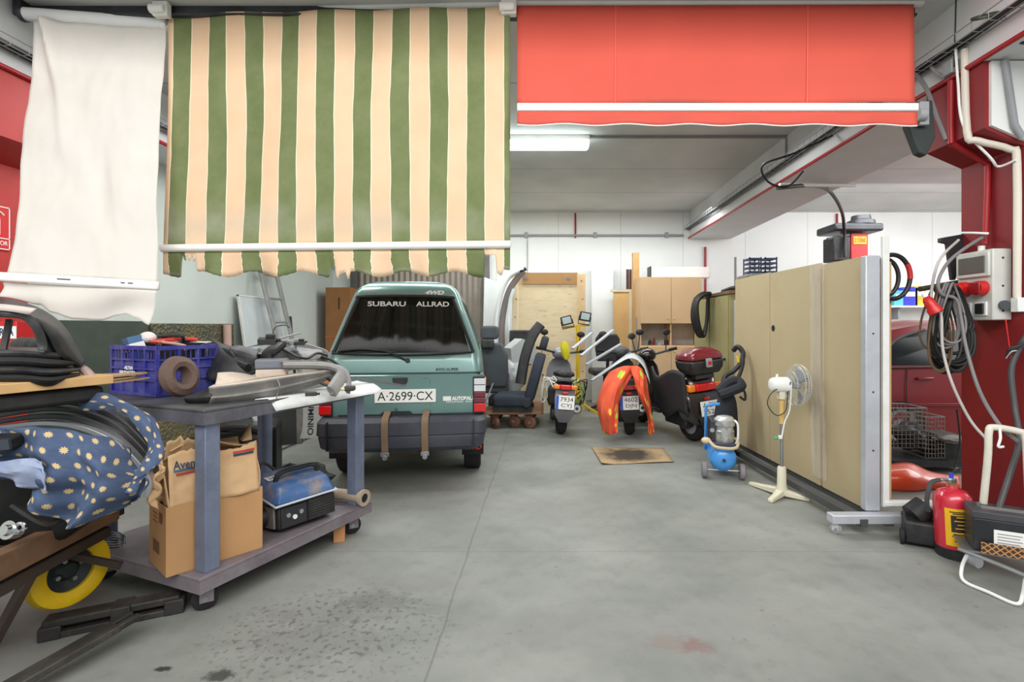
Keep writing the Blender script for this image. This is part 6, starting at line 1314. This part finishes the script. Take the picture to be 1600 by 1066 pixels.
pipe('grey_cable', 'loose grey cable hanging from the tray down to the red conduit', [(2.7, 3.72, 3.22), (2.66, 3.66, 3.2), (2.68, 3.58, 3.05), (2.7, 3.5, 2.8), (2.72, 3.46, 2.66)], .014, CABLE, 'cable', 6)
pipe('white_cable', 'white cable tied along the cream conduit at the top of the pillar', [(2.70, 3.36, 3.25), (2.70, 3.34, 3.0), (2.72, 3.32, 2.7), (2.86, 3.28, 2.48), (2.93, 3.3, 2.43), (2.95, 3.2, 2.44)], .008, WHITEP, 'cable', 6)
pipe('grey_pipe', 'thick grey pipe on the white face above the red pillar', [(2.84, 3.155, 3.04), (2.90, 3.155, 2.64), (2.95, 3.155, 2.56)], .02, GREYM, k=0)
th = thing('wall_socket', 'small white socket block with a black plug on the pillar edge', 'socket', (2.98, 3.22, 1.5)); obj('block', MB().box(2.955, 3.0, 3.19, 3.245, 1.49, 1.58), WHITEP, th, bev=.005)
obj('plug', MB().cyl((2.93, 3.25, 1.535), (2.95, 3.31, 1.535), .03), mat('dark_grey_plug', (62, 68, 74), .45), th)
# hook bracket with hanging cables
th = thing('cable_bracket', 'dark steel bracket carrying hanging cables beside the pillar', 'bracket', (2.75, 3.6, 1.9))
bt = P(1476, 372, 3.66); obj('plate', MB().prism([(-.01, .0), (.16, .03), (.16, -.05), (.1, -.3), (.075, -.3), (.04, -.04), (-.01, -.03)], 0, .03, Matrix.Translation(bt-V(.02, 0, 0)) @ MXZ), DSTEEL, th, bev=.004)
hk = P(1437, 452, 3.55); obj('arm', MB().cyl(hk, P(1505, 440, 3.62), .018), mat('olive_bar', (74, 76, 62), .5, .3), th)
cc = P(1481, 488, 3.45)
def coil(name, label, c, rx, rz, r, m, n, seed, group, cat='cable'):
    rn = random.Random(seed)
    for i in range(n):
        ox, oy, a, b = rn.uniform(-.035, .035), rn.uniform(-.05, .05), rn.uniform(.75, 1.15), rn.uniform(.75, 1.1)
        obj(name, MB().tube([c+V(ox+rx*a*math.cos(t)*(1-.25*math.sin(t)), oy+.02*math.sin(2*t), rz*b*math.sin(t)-rz*(1-b)*-.8) for t in [2*math.pi*j/12 for j in range(12)]], r, 7, True, 5), m, label=label, cat=cat, group=group)
coil('black_cable_loop', 'black cable loop hanging in the tangle beside the distribution box', P(1484, 512, 3.45), .1, .27, .012, BCABLE, 9, 3, 'black cable loops by the pillar')
coil('brown_cable_loop', 'thin brown cable loop hanging in the tangle beside the distribution box', P(1466, 510, 3.45), .07, .27, .007, mat('brown_cable', (96, 74, 52), .55), 5, 9, 'brown cable loops by the pillar')
coil('grey_cable_loop', 'slim grey cable loop hanging in front of the black cables', P(1488, 490, 3.38), .07, .2, .007, CABLE, 3, 14, 'grey cable loops by the pillar')
def plug(name, label, q, d, m=REDP):
    th = thing(name, label, 'plug', q); d = Vector(d).normalized(); M = Matrix.Translation(q) @ d.to_track_quat('Z', 'Y').to_matrix().to_4x4()
    obj('shell', MB().lathe([(.018, -.06), (.03, -.04), (.034, .0), (.034, .04)], M, 16), m, th); obj('collar', MB().lathe([(.04, .02), (.042, .03), (.042, .06), (.034, .062)], M, 16), m, th); obj('cord_grip', MB().lathe([(.013, -.09), (.017, -.06)], M, 12), WHITEP, th)
plug('industrial_plug', 'red plug dangling at the end of a cable beside the rack', P(1455, 477, 3.35), (.3, -.3, -.8))
plug('industrial_plug', 'red plug pushed into the socket of the distribution box', V(2.79, 3.46, 1.655), (1, 0, .05))
pipe('hanging_cable', 'grey cable falling from the tangle to the white hand truck handle', [P(1540, 368, 3.4), P(1505, 390, 3.4), P(1480, 412, 3.38), P(1466, 440, 3.36), P(1472, 460, 3.36), P(1494, 468, 3.35), P(1502, 500, 3.34), P(1510, 545, 3.3), P(1530, 610, 3.2), P(1560, 662, 3.0), P(1590, 690, 2.95)], .011, CABLE, 'cable', 6)
pipe('hanging_cable', 'pale cable falling from the bracket past the red car to the floor side', [P(1498, 375, 3.5), P(1466, 410, 3.46), P(1455, 470, 3.4), P(1470, 490, 3.35), P(1473, 545, 3.35), P(1488, 600, 3.3), P(1515, 655, 3.25), P(1540, 685, 3.2)], .009, mat('pale_cable', (190, 184, 180), .5), 'cable', 6)
pipe('pull_cord', 'thin red cord hanging down the pillar from the distribution box', [(2.94, 3.26, 1.44), (2.95, 3.22, 1.1), (2.95, 3.2, .82)], .004, REDP, 'cord')
pipe('black_cable', 'thick dark cable hanging down the pillar edge to the car battery', [P(1606, 520, 3.1), P(1592, 545, 3.12), P(1580, 580, 3.12), P(1586, 640, 3.08), P(1592, 690, 3.0), P(1578, 740, 2.95), P(1562, 790, 2.9), P(1560, 806, 2.86)], .016, mat('dark_grey_cable', (72, 70, 72), .5), 'cable', 6)
th = thing('inspection_hook', 'dark hook on the pillar edge holding the thick cable', 'hook', P(1575, 548, 3.2)); obj('hook', MB().tube([P(1575, 556, 3.15), P(1578, 546, 3.12), P(1590, 542, 3.1), P(1600, 536, 3.1)], .012, 7), BLACK, th); obj('tie', MB().tube([P(1572, 560, 3.14), P(1580, 550, 3.1), P(1588, 548, 3.1)], .004, 5), mat('pale_cable', (190, 184, 180)), th)
pipe('cable_tie', 'pale cable tied across the top of the pillar shaft', [P(1503, 364, 3.5), P(1520, 364, 3.42), P(1545, 365, 3.36)], .008, WHITEP, 'cable', 4)
th = thing('steel_elbow', 'big grey steel elbow pipe at the top of the beam', 'pipe', P(1585, 40, 3.1)); obj('elbow', MB().tube([P(1573, 32, 3.1), P(1580, 50, 3.05), P(1596, 60, 3.0), P(1625, 62, 2.95)], .03, 10), DSTEEL, th); obj('collar', MB().cyl(P(1573, 30, 3.1), P(1576, 42, 3.08), .036), STEEL, th)
gl = MB().tube([P(1540, 25, 3.1)+V(.07*math.cos(a), .05*math.sin(a), .025*math.sin(a)+.02*math.cos(a)) for a in [2*math.pi*i/12 for i in range(12)]], .01, 6, True); obj('cable_ring', gl, mat('green_black_cable', (50, 62, 44), .5), label='small coil of dark green cable on the cable tray near the elbow pipe', cat='cable')
th = thing('junction_box', 'small grey junction box with a bent pipe on the beam', 'junction box', P(1488, 112, 3.4)); obj('box', MB(Matrix.Translation((2.74, 3.42, 3.11))).box(-.05, 0, -.04, .04, -.03, .06), GREYM, th, bev=.006); obj('spout', MB().tube([P(1452, 100, 3.6), P(1462, 112, 3.55), P(1475, 120, 3.5), P(1482, 118, 3.45)], .012, 7), GREYM, th)
pipe('hanger_wire', 'thin black wire hanging from the ceiling to the junction box', [P(1494, -10, 3.3), P(1491, 105, 3.38)], .005, BCABLE, 'wire')
# ---------------- extinguisher, battery, truck ----------------
fe = thing('fire_extinguisher', 'red fire extinguisher with yellow label standing on the floor', 'fire extinguisher', (2.52, 3.12, 0))
FER = mat('extinguisher_red', (200, 40, 58), .25, coat=.7, var=.04); MFE = Matrix.Translation((2.515, 3.13, 0)) @ Matrix.Rotation(R(-3), 4, 'Y')
obj('cylinder', MB(MFE).lathe([(.098, .06), (.1, .075), (.1, .33), (.094, .37), (.07, .40), (.03, .415), (.025, .43)], None, 32), FER, fe)
obj('foot_ring', MB(MFE).lathe([(.09, .0), (.101, .0), (.102, .065), (.09, .07)], None, 32), BLACK, fe)
YLB = mat('yellow_label', (240, 185, 30), .4, var=.03)
def wrap(a0, a1, z0, z1, r): return MB(MFE).sheet(lambda u, v: V(r*math.sin(R(a0+(a1-a0)*u)), -r*math.cos(R(a0+(a1-a0)*u)), z0+(z1-z0)*v), 20, 4)
lb = obj('label', wrap(-62, 62, .09, .315, .101), YLB, fe)
obj('label_print', wrap(-45, 45, .175, .275, .1018), mat('label_dark_print', (50, 42, 36), .5, var=.3), lb)
for i, (z, w_) in enumerate(((.292, 48), (.282, 40), (.262, 30), (.24, 36), (.218, 28), (.196, 34), (.16, 40), (.148, 44), (.136, 30), (.118, 38))):
    obj('label_line', wrap(-w_, w_*.8, z, z+.006, .1023), INK if z > .28 or z < .17 else YLB, lb)
obj('neck', MB(MFE).cyl((0, 0, .42), (0, 0, .45), .02), mat('brass', (190, 160, 90), .3, .9), fe)
obj('valve', MB(MFE).box(-.022, .022, -.02, .02, .445, .475).bar((-.02, 0, .46), (-.07, 0, .465), .02, .02), CHROME, fe, bev=.004)
obj('blue_knob', MB(MFE).cyl((0, 0, .475), (0, 0, .505), .012), mat('blue_knob', (50, 70, 190), .4), fe)
obj('lever', MB(MFE).tube([(.0, 0, .5), (.05, .02, .512), (.12, .06, .515)], .007, 6), BLACK, fe)
obj('hose', MB(MFE).tube([(-.07, 0, .465), (-.12, 0, .455), (-.15, -.01, .41), (-.165, -.01, .34), (-.15, 0, .28)], .013, 8), mat('dark_hose', (60, 62, 66), .5), fe)
th = thing('charger_box', 'black battery charger box lying behind the fire extinguisher', 'charger', (2.35, 3.2, 0)); M = frame((2.40, 3.32, 0), -30)
obj('body', MB(M).box(-.06, .15, -.1, .14, .02, .16), BLACK, th, bev=.015); obj('reel', MB(M).cyl((-.01, -.01, .17), (.06, .03, .23), .075), BLACK, th); obj('badge', MB(M).box(.1, .12, -.104, -.1, .06, .08), STEEL, th, sm=False); obj('wheel', MB(M).cyl((-.08, -.06, .05), (-.06, -.06, .05), .05), RUBBER, th)
bt_ = thing('car_battery', 'black car battery with white label on the wire stand', 'battery', (2.55, 2.75, .16)); MBT = frame((2.52, 2.78, .160), -28)
BAT_ = mat('battery_black', (34, 35, 40), .4, var=.15, dirt=(80, 80, 84), amt=.4)
b0 = obj('case', MB(MBT).box(-.15, .22, 0, .19, 0, .175), BAT_, bt_, bev=.006); obj('lid', MB(MBT).box(-.155, .225, -.004, .194, .175, .215), mat('battery_lid', (66, 66, 70), .5, var=.15), bt_, bev=.005)
obj('label', MB(MBT).box(-.06, .1, -.002, .0, .04, .125), PLATE, b0, sm=False)
for i in range(4): obj('label_line', MB(MBT).box(-.045, .05+.01*(i % 2), -.003, -.002, .055+.016*i, .059+.016*i), CABLE, b0, sm=False)
obj('terminal', MB(MBT).cyl((-.1, .12, .215), (-.1, .12, .23), .012), STEEL, bt_); obj('terminal', MB(MBT).cyl((.15, .12, .215), (.15, .12, .23), .012), STEEL, bt_)
hn_ = MB(MBT).box(-.1, .16, .06, .1, .215, .222); obj('carry_strap', hn_, mat('grey_strap', (120, 116, 112), .7), bt_, sm=False)
g = NG('brown_lattice_mesh', .6); oc = g.tc.outputs['Object']; ox, oy, oz = g.xyz(oc)
la = g.math('FRACT', g.math('MULTIPLY', g.math('ADD', ox, oz), 32)); lbm = g.math('FRACT', g.math('MULTIPLY', g.math('SUBTRACT', ox, oz), 32))
g.color(g.mix(g.math('MAXIMUM', g.math('LESS_THAN', la, .25), g.math('LESS_THAN', lbm, .25)), (66, 46, 34), (186, 134, 84)))
obj('lattice_strip', MB(MBT).box(-.12, .17, -.03, -.022, -.004, .055), g.m, label='brown lattice patterned strip standing in front of the car battery', cat='strip', sm=False)
ht = thing('hand_truck', 'folding white tube hand truck lying flat under the car battery', 'hand truck', (2.6, 2.8, 0))
WT = mat('cream_tube_paint', (214, 210, 196), .4, var=.06, dirt=(150, 130, 110), amt=.35)
fr_ = [PZ(1504, 858, .15), PZ(1660, 920, .15)]
obj('platform_edge', MB().tube([PZ(1498, 858, .155), PZ(1560, 882, .155), PZ(1640, 916, .155)], .011, 8), STEEL, ht)
obj('platform', MB(MBT).box(-.2, .3, -.02, .2, -.012, -.004), STEEL, ht, sm=False)
obj('front_leg', MB().tube([PZ(1512, 866, .14), PZ(1503, 886, .06), PZ(1506, 908, .014), PZ(1545, 926, .012), PZ(1588, 944, .012), PZ(1598, 930, .05), PZ(1602, 905, .13)], .009, 8, k=5), WHITEM, ht)
obj('roller', MB().cyl(PZ(1512, 872, .09), PZ(1530, 880, .09), .03), GREYM, ht)
obj('handle', MB().tube([V(2.535, 2.98, .16), P(1543, 720, 2.95), P(1545, 676, 2.95), P(1552, 668, 2.95), P(1590, 674, 2.92), P(1602, 684, 2.9), P(1606, 740, 2.85), V(2.72, 2.86, .16)], .019, 10, k=5), WT, ht)
obj('handle_tag', MB().tube([P(1562, 670, 2.93), P(1563, 685, 2.9), P(1560, 698, 2.9), P(1568, 698, 2.9)], .007, 6), WHITEP, ht)
# ---------------- red car and clutter in the next bay ----------------
RC = mat('red_car_paint', (130, 16, 26), .3, coat=.3, var=.03); LRC = frame((3.45, 5.75, 0), 0)
rc = thing('red_car', 'red car parked across the next bay behind the rack and pillar', 'car', (5.3, 6.5, 0))
def csec(x, hw, z0, zb, zt, tw):
    c = .8
    return [V(x, c-hw, z0), V(x, c-hw*1.02, (z0+zb)/2), V(x, c-hw, zb), V(x, c-tw-.03, zt-.06), V(x, c-tw*.7, zt), V(x, c+tw*.7, zt), V(x, c+tw+.03, zt-.06), V(x, c+hw, zb), V(x, c+hw*1.02, (z0+zb)/2), V(x, c+hw, z0)]
obj('body', MB(LRC).loft([csec(-.15, .6, .35, .75, .80, .5), csec(0, .74, .25, .85, .95, .62), csec(.15, .78, .22, .92, 1.14, .6), csec(.5, .8, .2, .94, 1.40, .56), csec(.9, .8, .2, .94, 1.475, .55), csec(1.6, .8, .2, .94, 1.47, .55), csec(2.3, .8, .2, .93, 1.3, .56), csec(2.75, .8, .2, .92, .98, .62), csec(3.5, .76, .22, .82, .86, .6), csec(3.8, .6, .3, .65, .7, .45)]), RC, rc, ang=25)
GLC = mat('car_side_glass', (22, 28, 30), .12, var=.3, scale=3, spec=.25)
win = [V(.30, .035, .965), V(.42, .085, 1.12), V(.62, .15, 1.26), V(.95, .2, 1.36), V(1.6, .2, 1.36), V(1.6, .035, .965)]
wb_ = MB(LRC); wb_.loft([[p+V(0, -.03, 0) for p in win], [p+V(0, .03, 0) for p in win]]); obj('side_window', wb_, GLC, rc, sm=False)
obj('window_trim', MB(LRC).tube([p+V(0, -.03, 0) for p in win[:4]], .018, 6, k=4), BLACK, rc)
obj('belt_moulding', MB(LRC).tube([(.2, -.02, .93), (1.0, -.025, .945), (2.4, -.02, .94)], .012, 6), BLACK, rc)
obj('door_gap', MB(LRC).tube([(.62, -.012, .93), (.6, -.03, .6), (.66, -.01, .3)], .005, 5), BLACK, rc); obj('door_handle', MB(LRC).box(.72, .9, -.045, -.015, .80, .83), RC, rc, bev=.008)
obj('side_moulding', MB(LRC).box(.1, 2.6, -.035, -.01, .50, .54), mat('dark_red_trim', (120, 20, 30), .4), rc, bev=.006)
for x in (.55, 2.95):
    M = LRC @ Matrix.Translation((x, .06, .29)) @ Matrix.Rotation(R(90), 4, 'X'); t = obj('tyre', MB().ring([(.18, -.08), (.27, -.09), (.29, 0), (.27, .09), (.18, .08)], M), RUBBER, rc); obj('wheel_rim', MB().lathe([(.02, .08), (.1, .06), (.18, .08), (.18, -.05), (.02, -.05)], M), GREYM, t)
# wire crates in front of it
WIRE = mat('grey_wire', (150, 146, 140), .5, .3)
def wirebox(name, label, x0, x1, y0, y1, z0, z1, n):
    w = MB()
    for i in range(n+1):
        x = x0+(x1-x0)*i/n
        for y in (y0, y1): w.bar((x, y, z0), (x, y, z1), .004, .004, (0, 1, 0))
    m = max(3, int((z1-z0)/.04))
    for j in range(m+1):
        z = z0+(z1-z0)*j/m
        for y in (y0, y1): w.bar((x0, y, z), (x1, y, z), .004, .004)
        for x in (x0, x1): w.bar((x, y0, z), (x, y1, z), .004, .004)
    th = thing(name, label, 'crate', ((x0+x1)/2, y0, z0)); obj('wire_mesh', w, WIRE, th, sm=False)
    obj('rim', MB().tube([(x0, y0, z1), (x1, y0, z1), (x1, y1, z1), (x0, y1, z1)], .007, 6, True, 0), WIRE, th); return th
def pb(px0, px1, py0, py1, Y): a, b = P(px0, py1, Y), P(px1, py0, Y); return a.x, b.x, a.z, b.z
a, b, c, d = pb(1390, 1448, 638, 700, 5.0); wirebox('wire_crate', 'grey wire crate full of scrap in front of the red car, nearer the rack', a, b, 5.0, 5.3, c, d, 9)
lump('scrap_metal', 'dark scrap inside the wire crate nearer the rack', 1420, 680, 5.15, .15, .1, .13, DSTEEL, 31)
a, b, c, d = pb(1446, 1476, 652, 716, 4.9); wirebox('wire_crate', 'grey wire crate standing lower in front of the red car, nearer the pillar', a, b, 4.9, 5.2, c, d, 6)
obj('black_toolbox', MB().box(*pb(1474, 1512, 682, 722, 4.95)[:2], 4.95, 5.3, *pb(1474, 1512, 682, 722, 4.95)[2:]), BLACK, label='black box under the red car side beside the wire crate', cat='box', bev=.01)
lump('car_mat', 'dusty grey folded mat draped over the black box by the pillar', 1490, 686, 4.9, .16, .1, .03, GRIME, 35)
st_ = pb(1386, 1515, 716, 726, 4.95); obj('low_bench', MB().box(st_[0], st_[1], 4.85, 5.4, st_[2], st_[3]).box(st_[0]+.02, st_[0]+.07, 5.3, 5.35, 0, st_[2]).box(st_[1]-.07, st_[1]-.02, 5.3, 5.35, 0, st_[2]).box(st_[0]+.3, st_[0]+.35, 5.3, 5.35, 0, st_[2]), DSTEEL, label='low dark bench carrying the wire crates before the red car', cat='bench', sm=False)
strip([[P(1380, 728, 4.5), P(1420, 724, 4.5), P(1455, 738, 4.5), P(1500, 745, 4.5)], [P(1380, 745, 4.35), P(1420, 745, 4.3), P(1455, 752, 4.35), P(1500, 756, 4.4)], [P(1380, 765, 4.35), P(1425, 768, 4.32), P(1455, 764, 4.36), P(1500, 770, 4.4)]], 'orange_bumper', mat('orange_red_bumper', (205, 66, 24), .4, coat=.5, var=.12), 'orange red bumper lying on the floor under the wire crates', solid=.012)
pipe('thin_wire', 'thin dark wire bowing beside the wire crates near the pillar', [P(1495, 640, 4.8), P(1500, 690, 4.75), P(1492, 730, 4.7), P(1485, 745, 4.6)], .008, BCABLE, 'wire', 6)
# white shelf with packets on the back wall of the next bay
zs = P(0, 478, 9.4).z; th = thing('wall_shelf', 'white shelf with packets on the wall of the next bay', 'shelf', (6.8, 9.4, zs)); obj('board', MB().box(6.2, 8.4, 9.3, YB-.005, zs-.03, zs), WHITEM, th, sm=False); obj('bracket', MB().box(6.5, 6.54, 9.4, YB-.005, zs-.25, zs-.03), GREYM, th, sm=False)
for px, w_, h_, m, lab in ((1402, .18, .28, mat('cyan_pack', (90, 190, 215), .5), 'light blue packet on the white shelf next to the cable coil'), (1420, .28, .34, mat('royal_blue_pack', (50, 60, 200), .5, var=.3), 'royal blue packet on the white shelf'), (1436, .2, .36, mat('yellow_blue_pack', (225, 190, 70), .5, var=.3), 'yellow packet on the white shelf beside the hanging plug')):
    X = P(px, 0, 9.4).x; th = thing('packet', lab, 'packet', (X, 9.45, zs)); obj('carton', MB().box(X-w_/2, X+w_/2, 9.36, 9.5, zs, zs+h_), m, th, bev=.01); obj('print_patch', MB().box(X-w_*.3, X+w_*.3, 9.355, 9.36, zs+h_*.5, zs+h_*.75), WHITEP, th, sm=False)
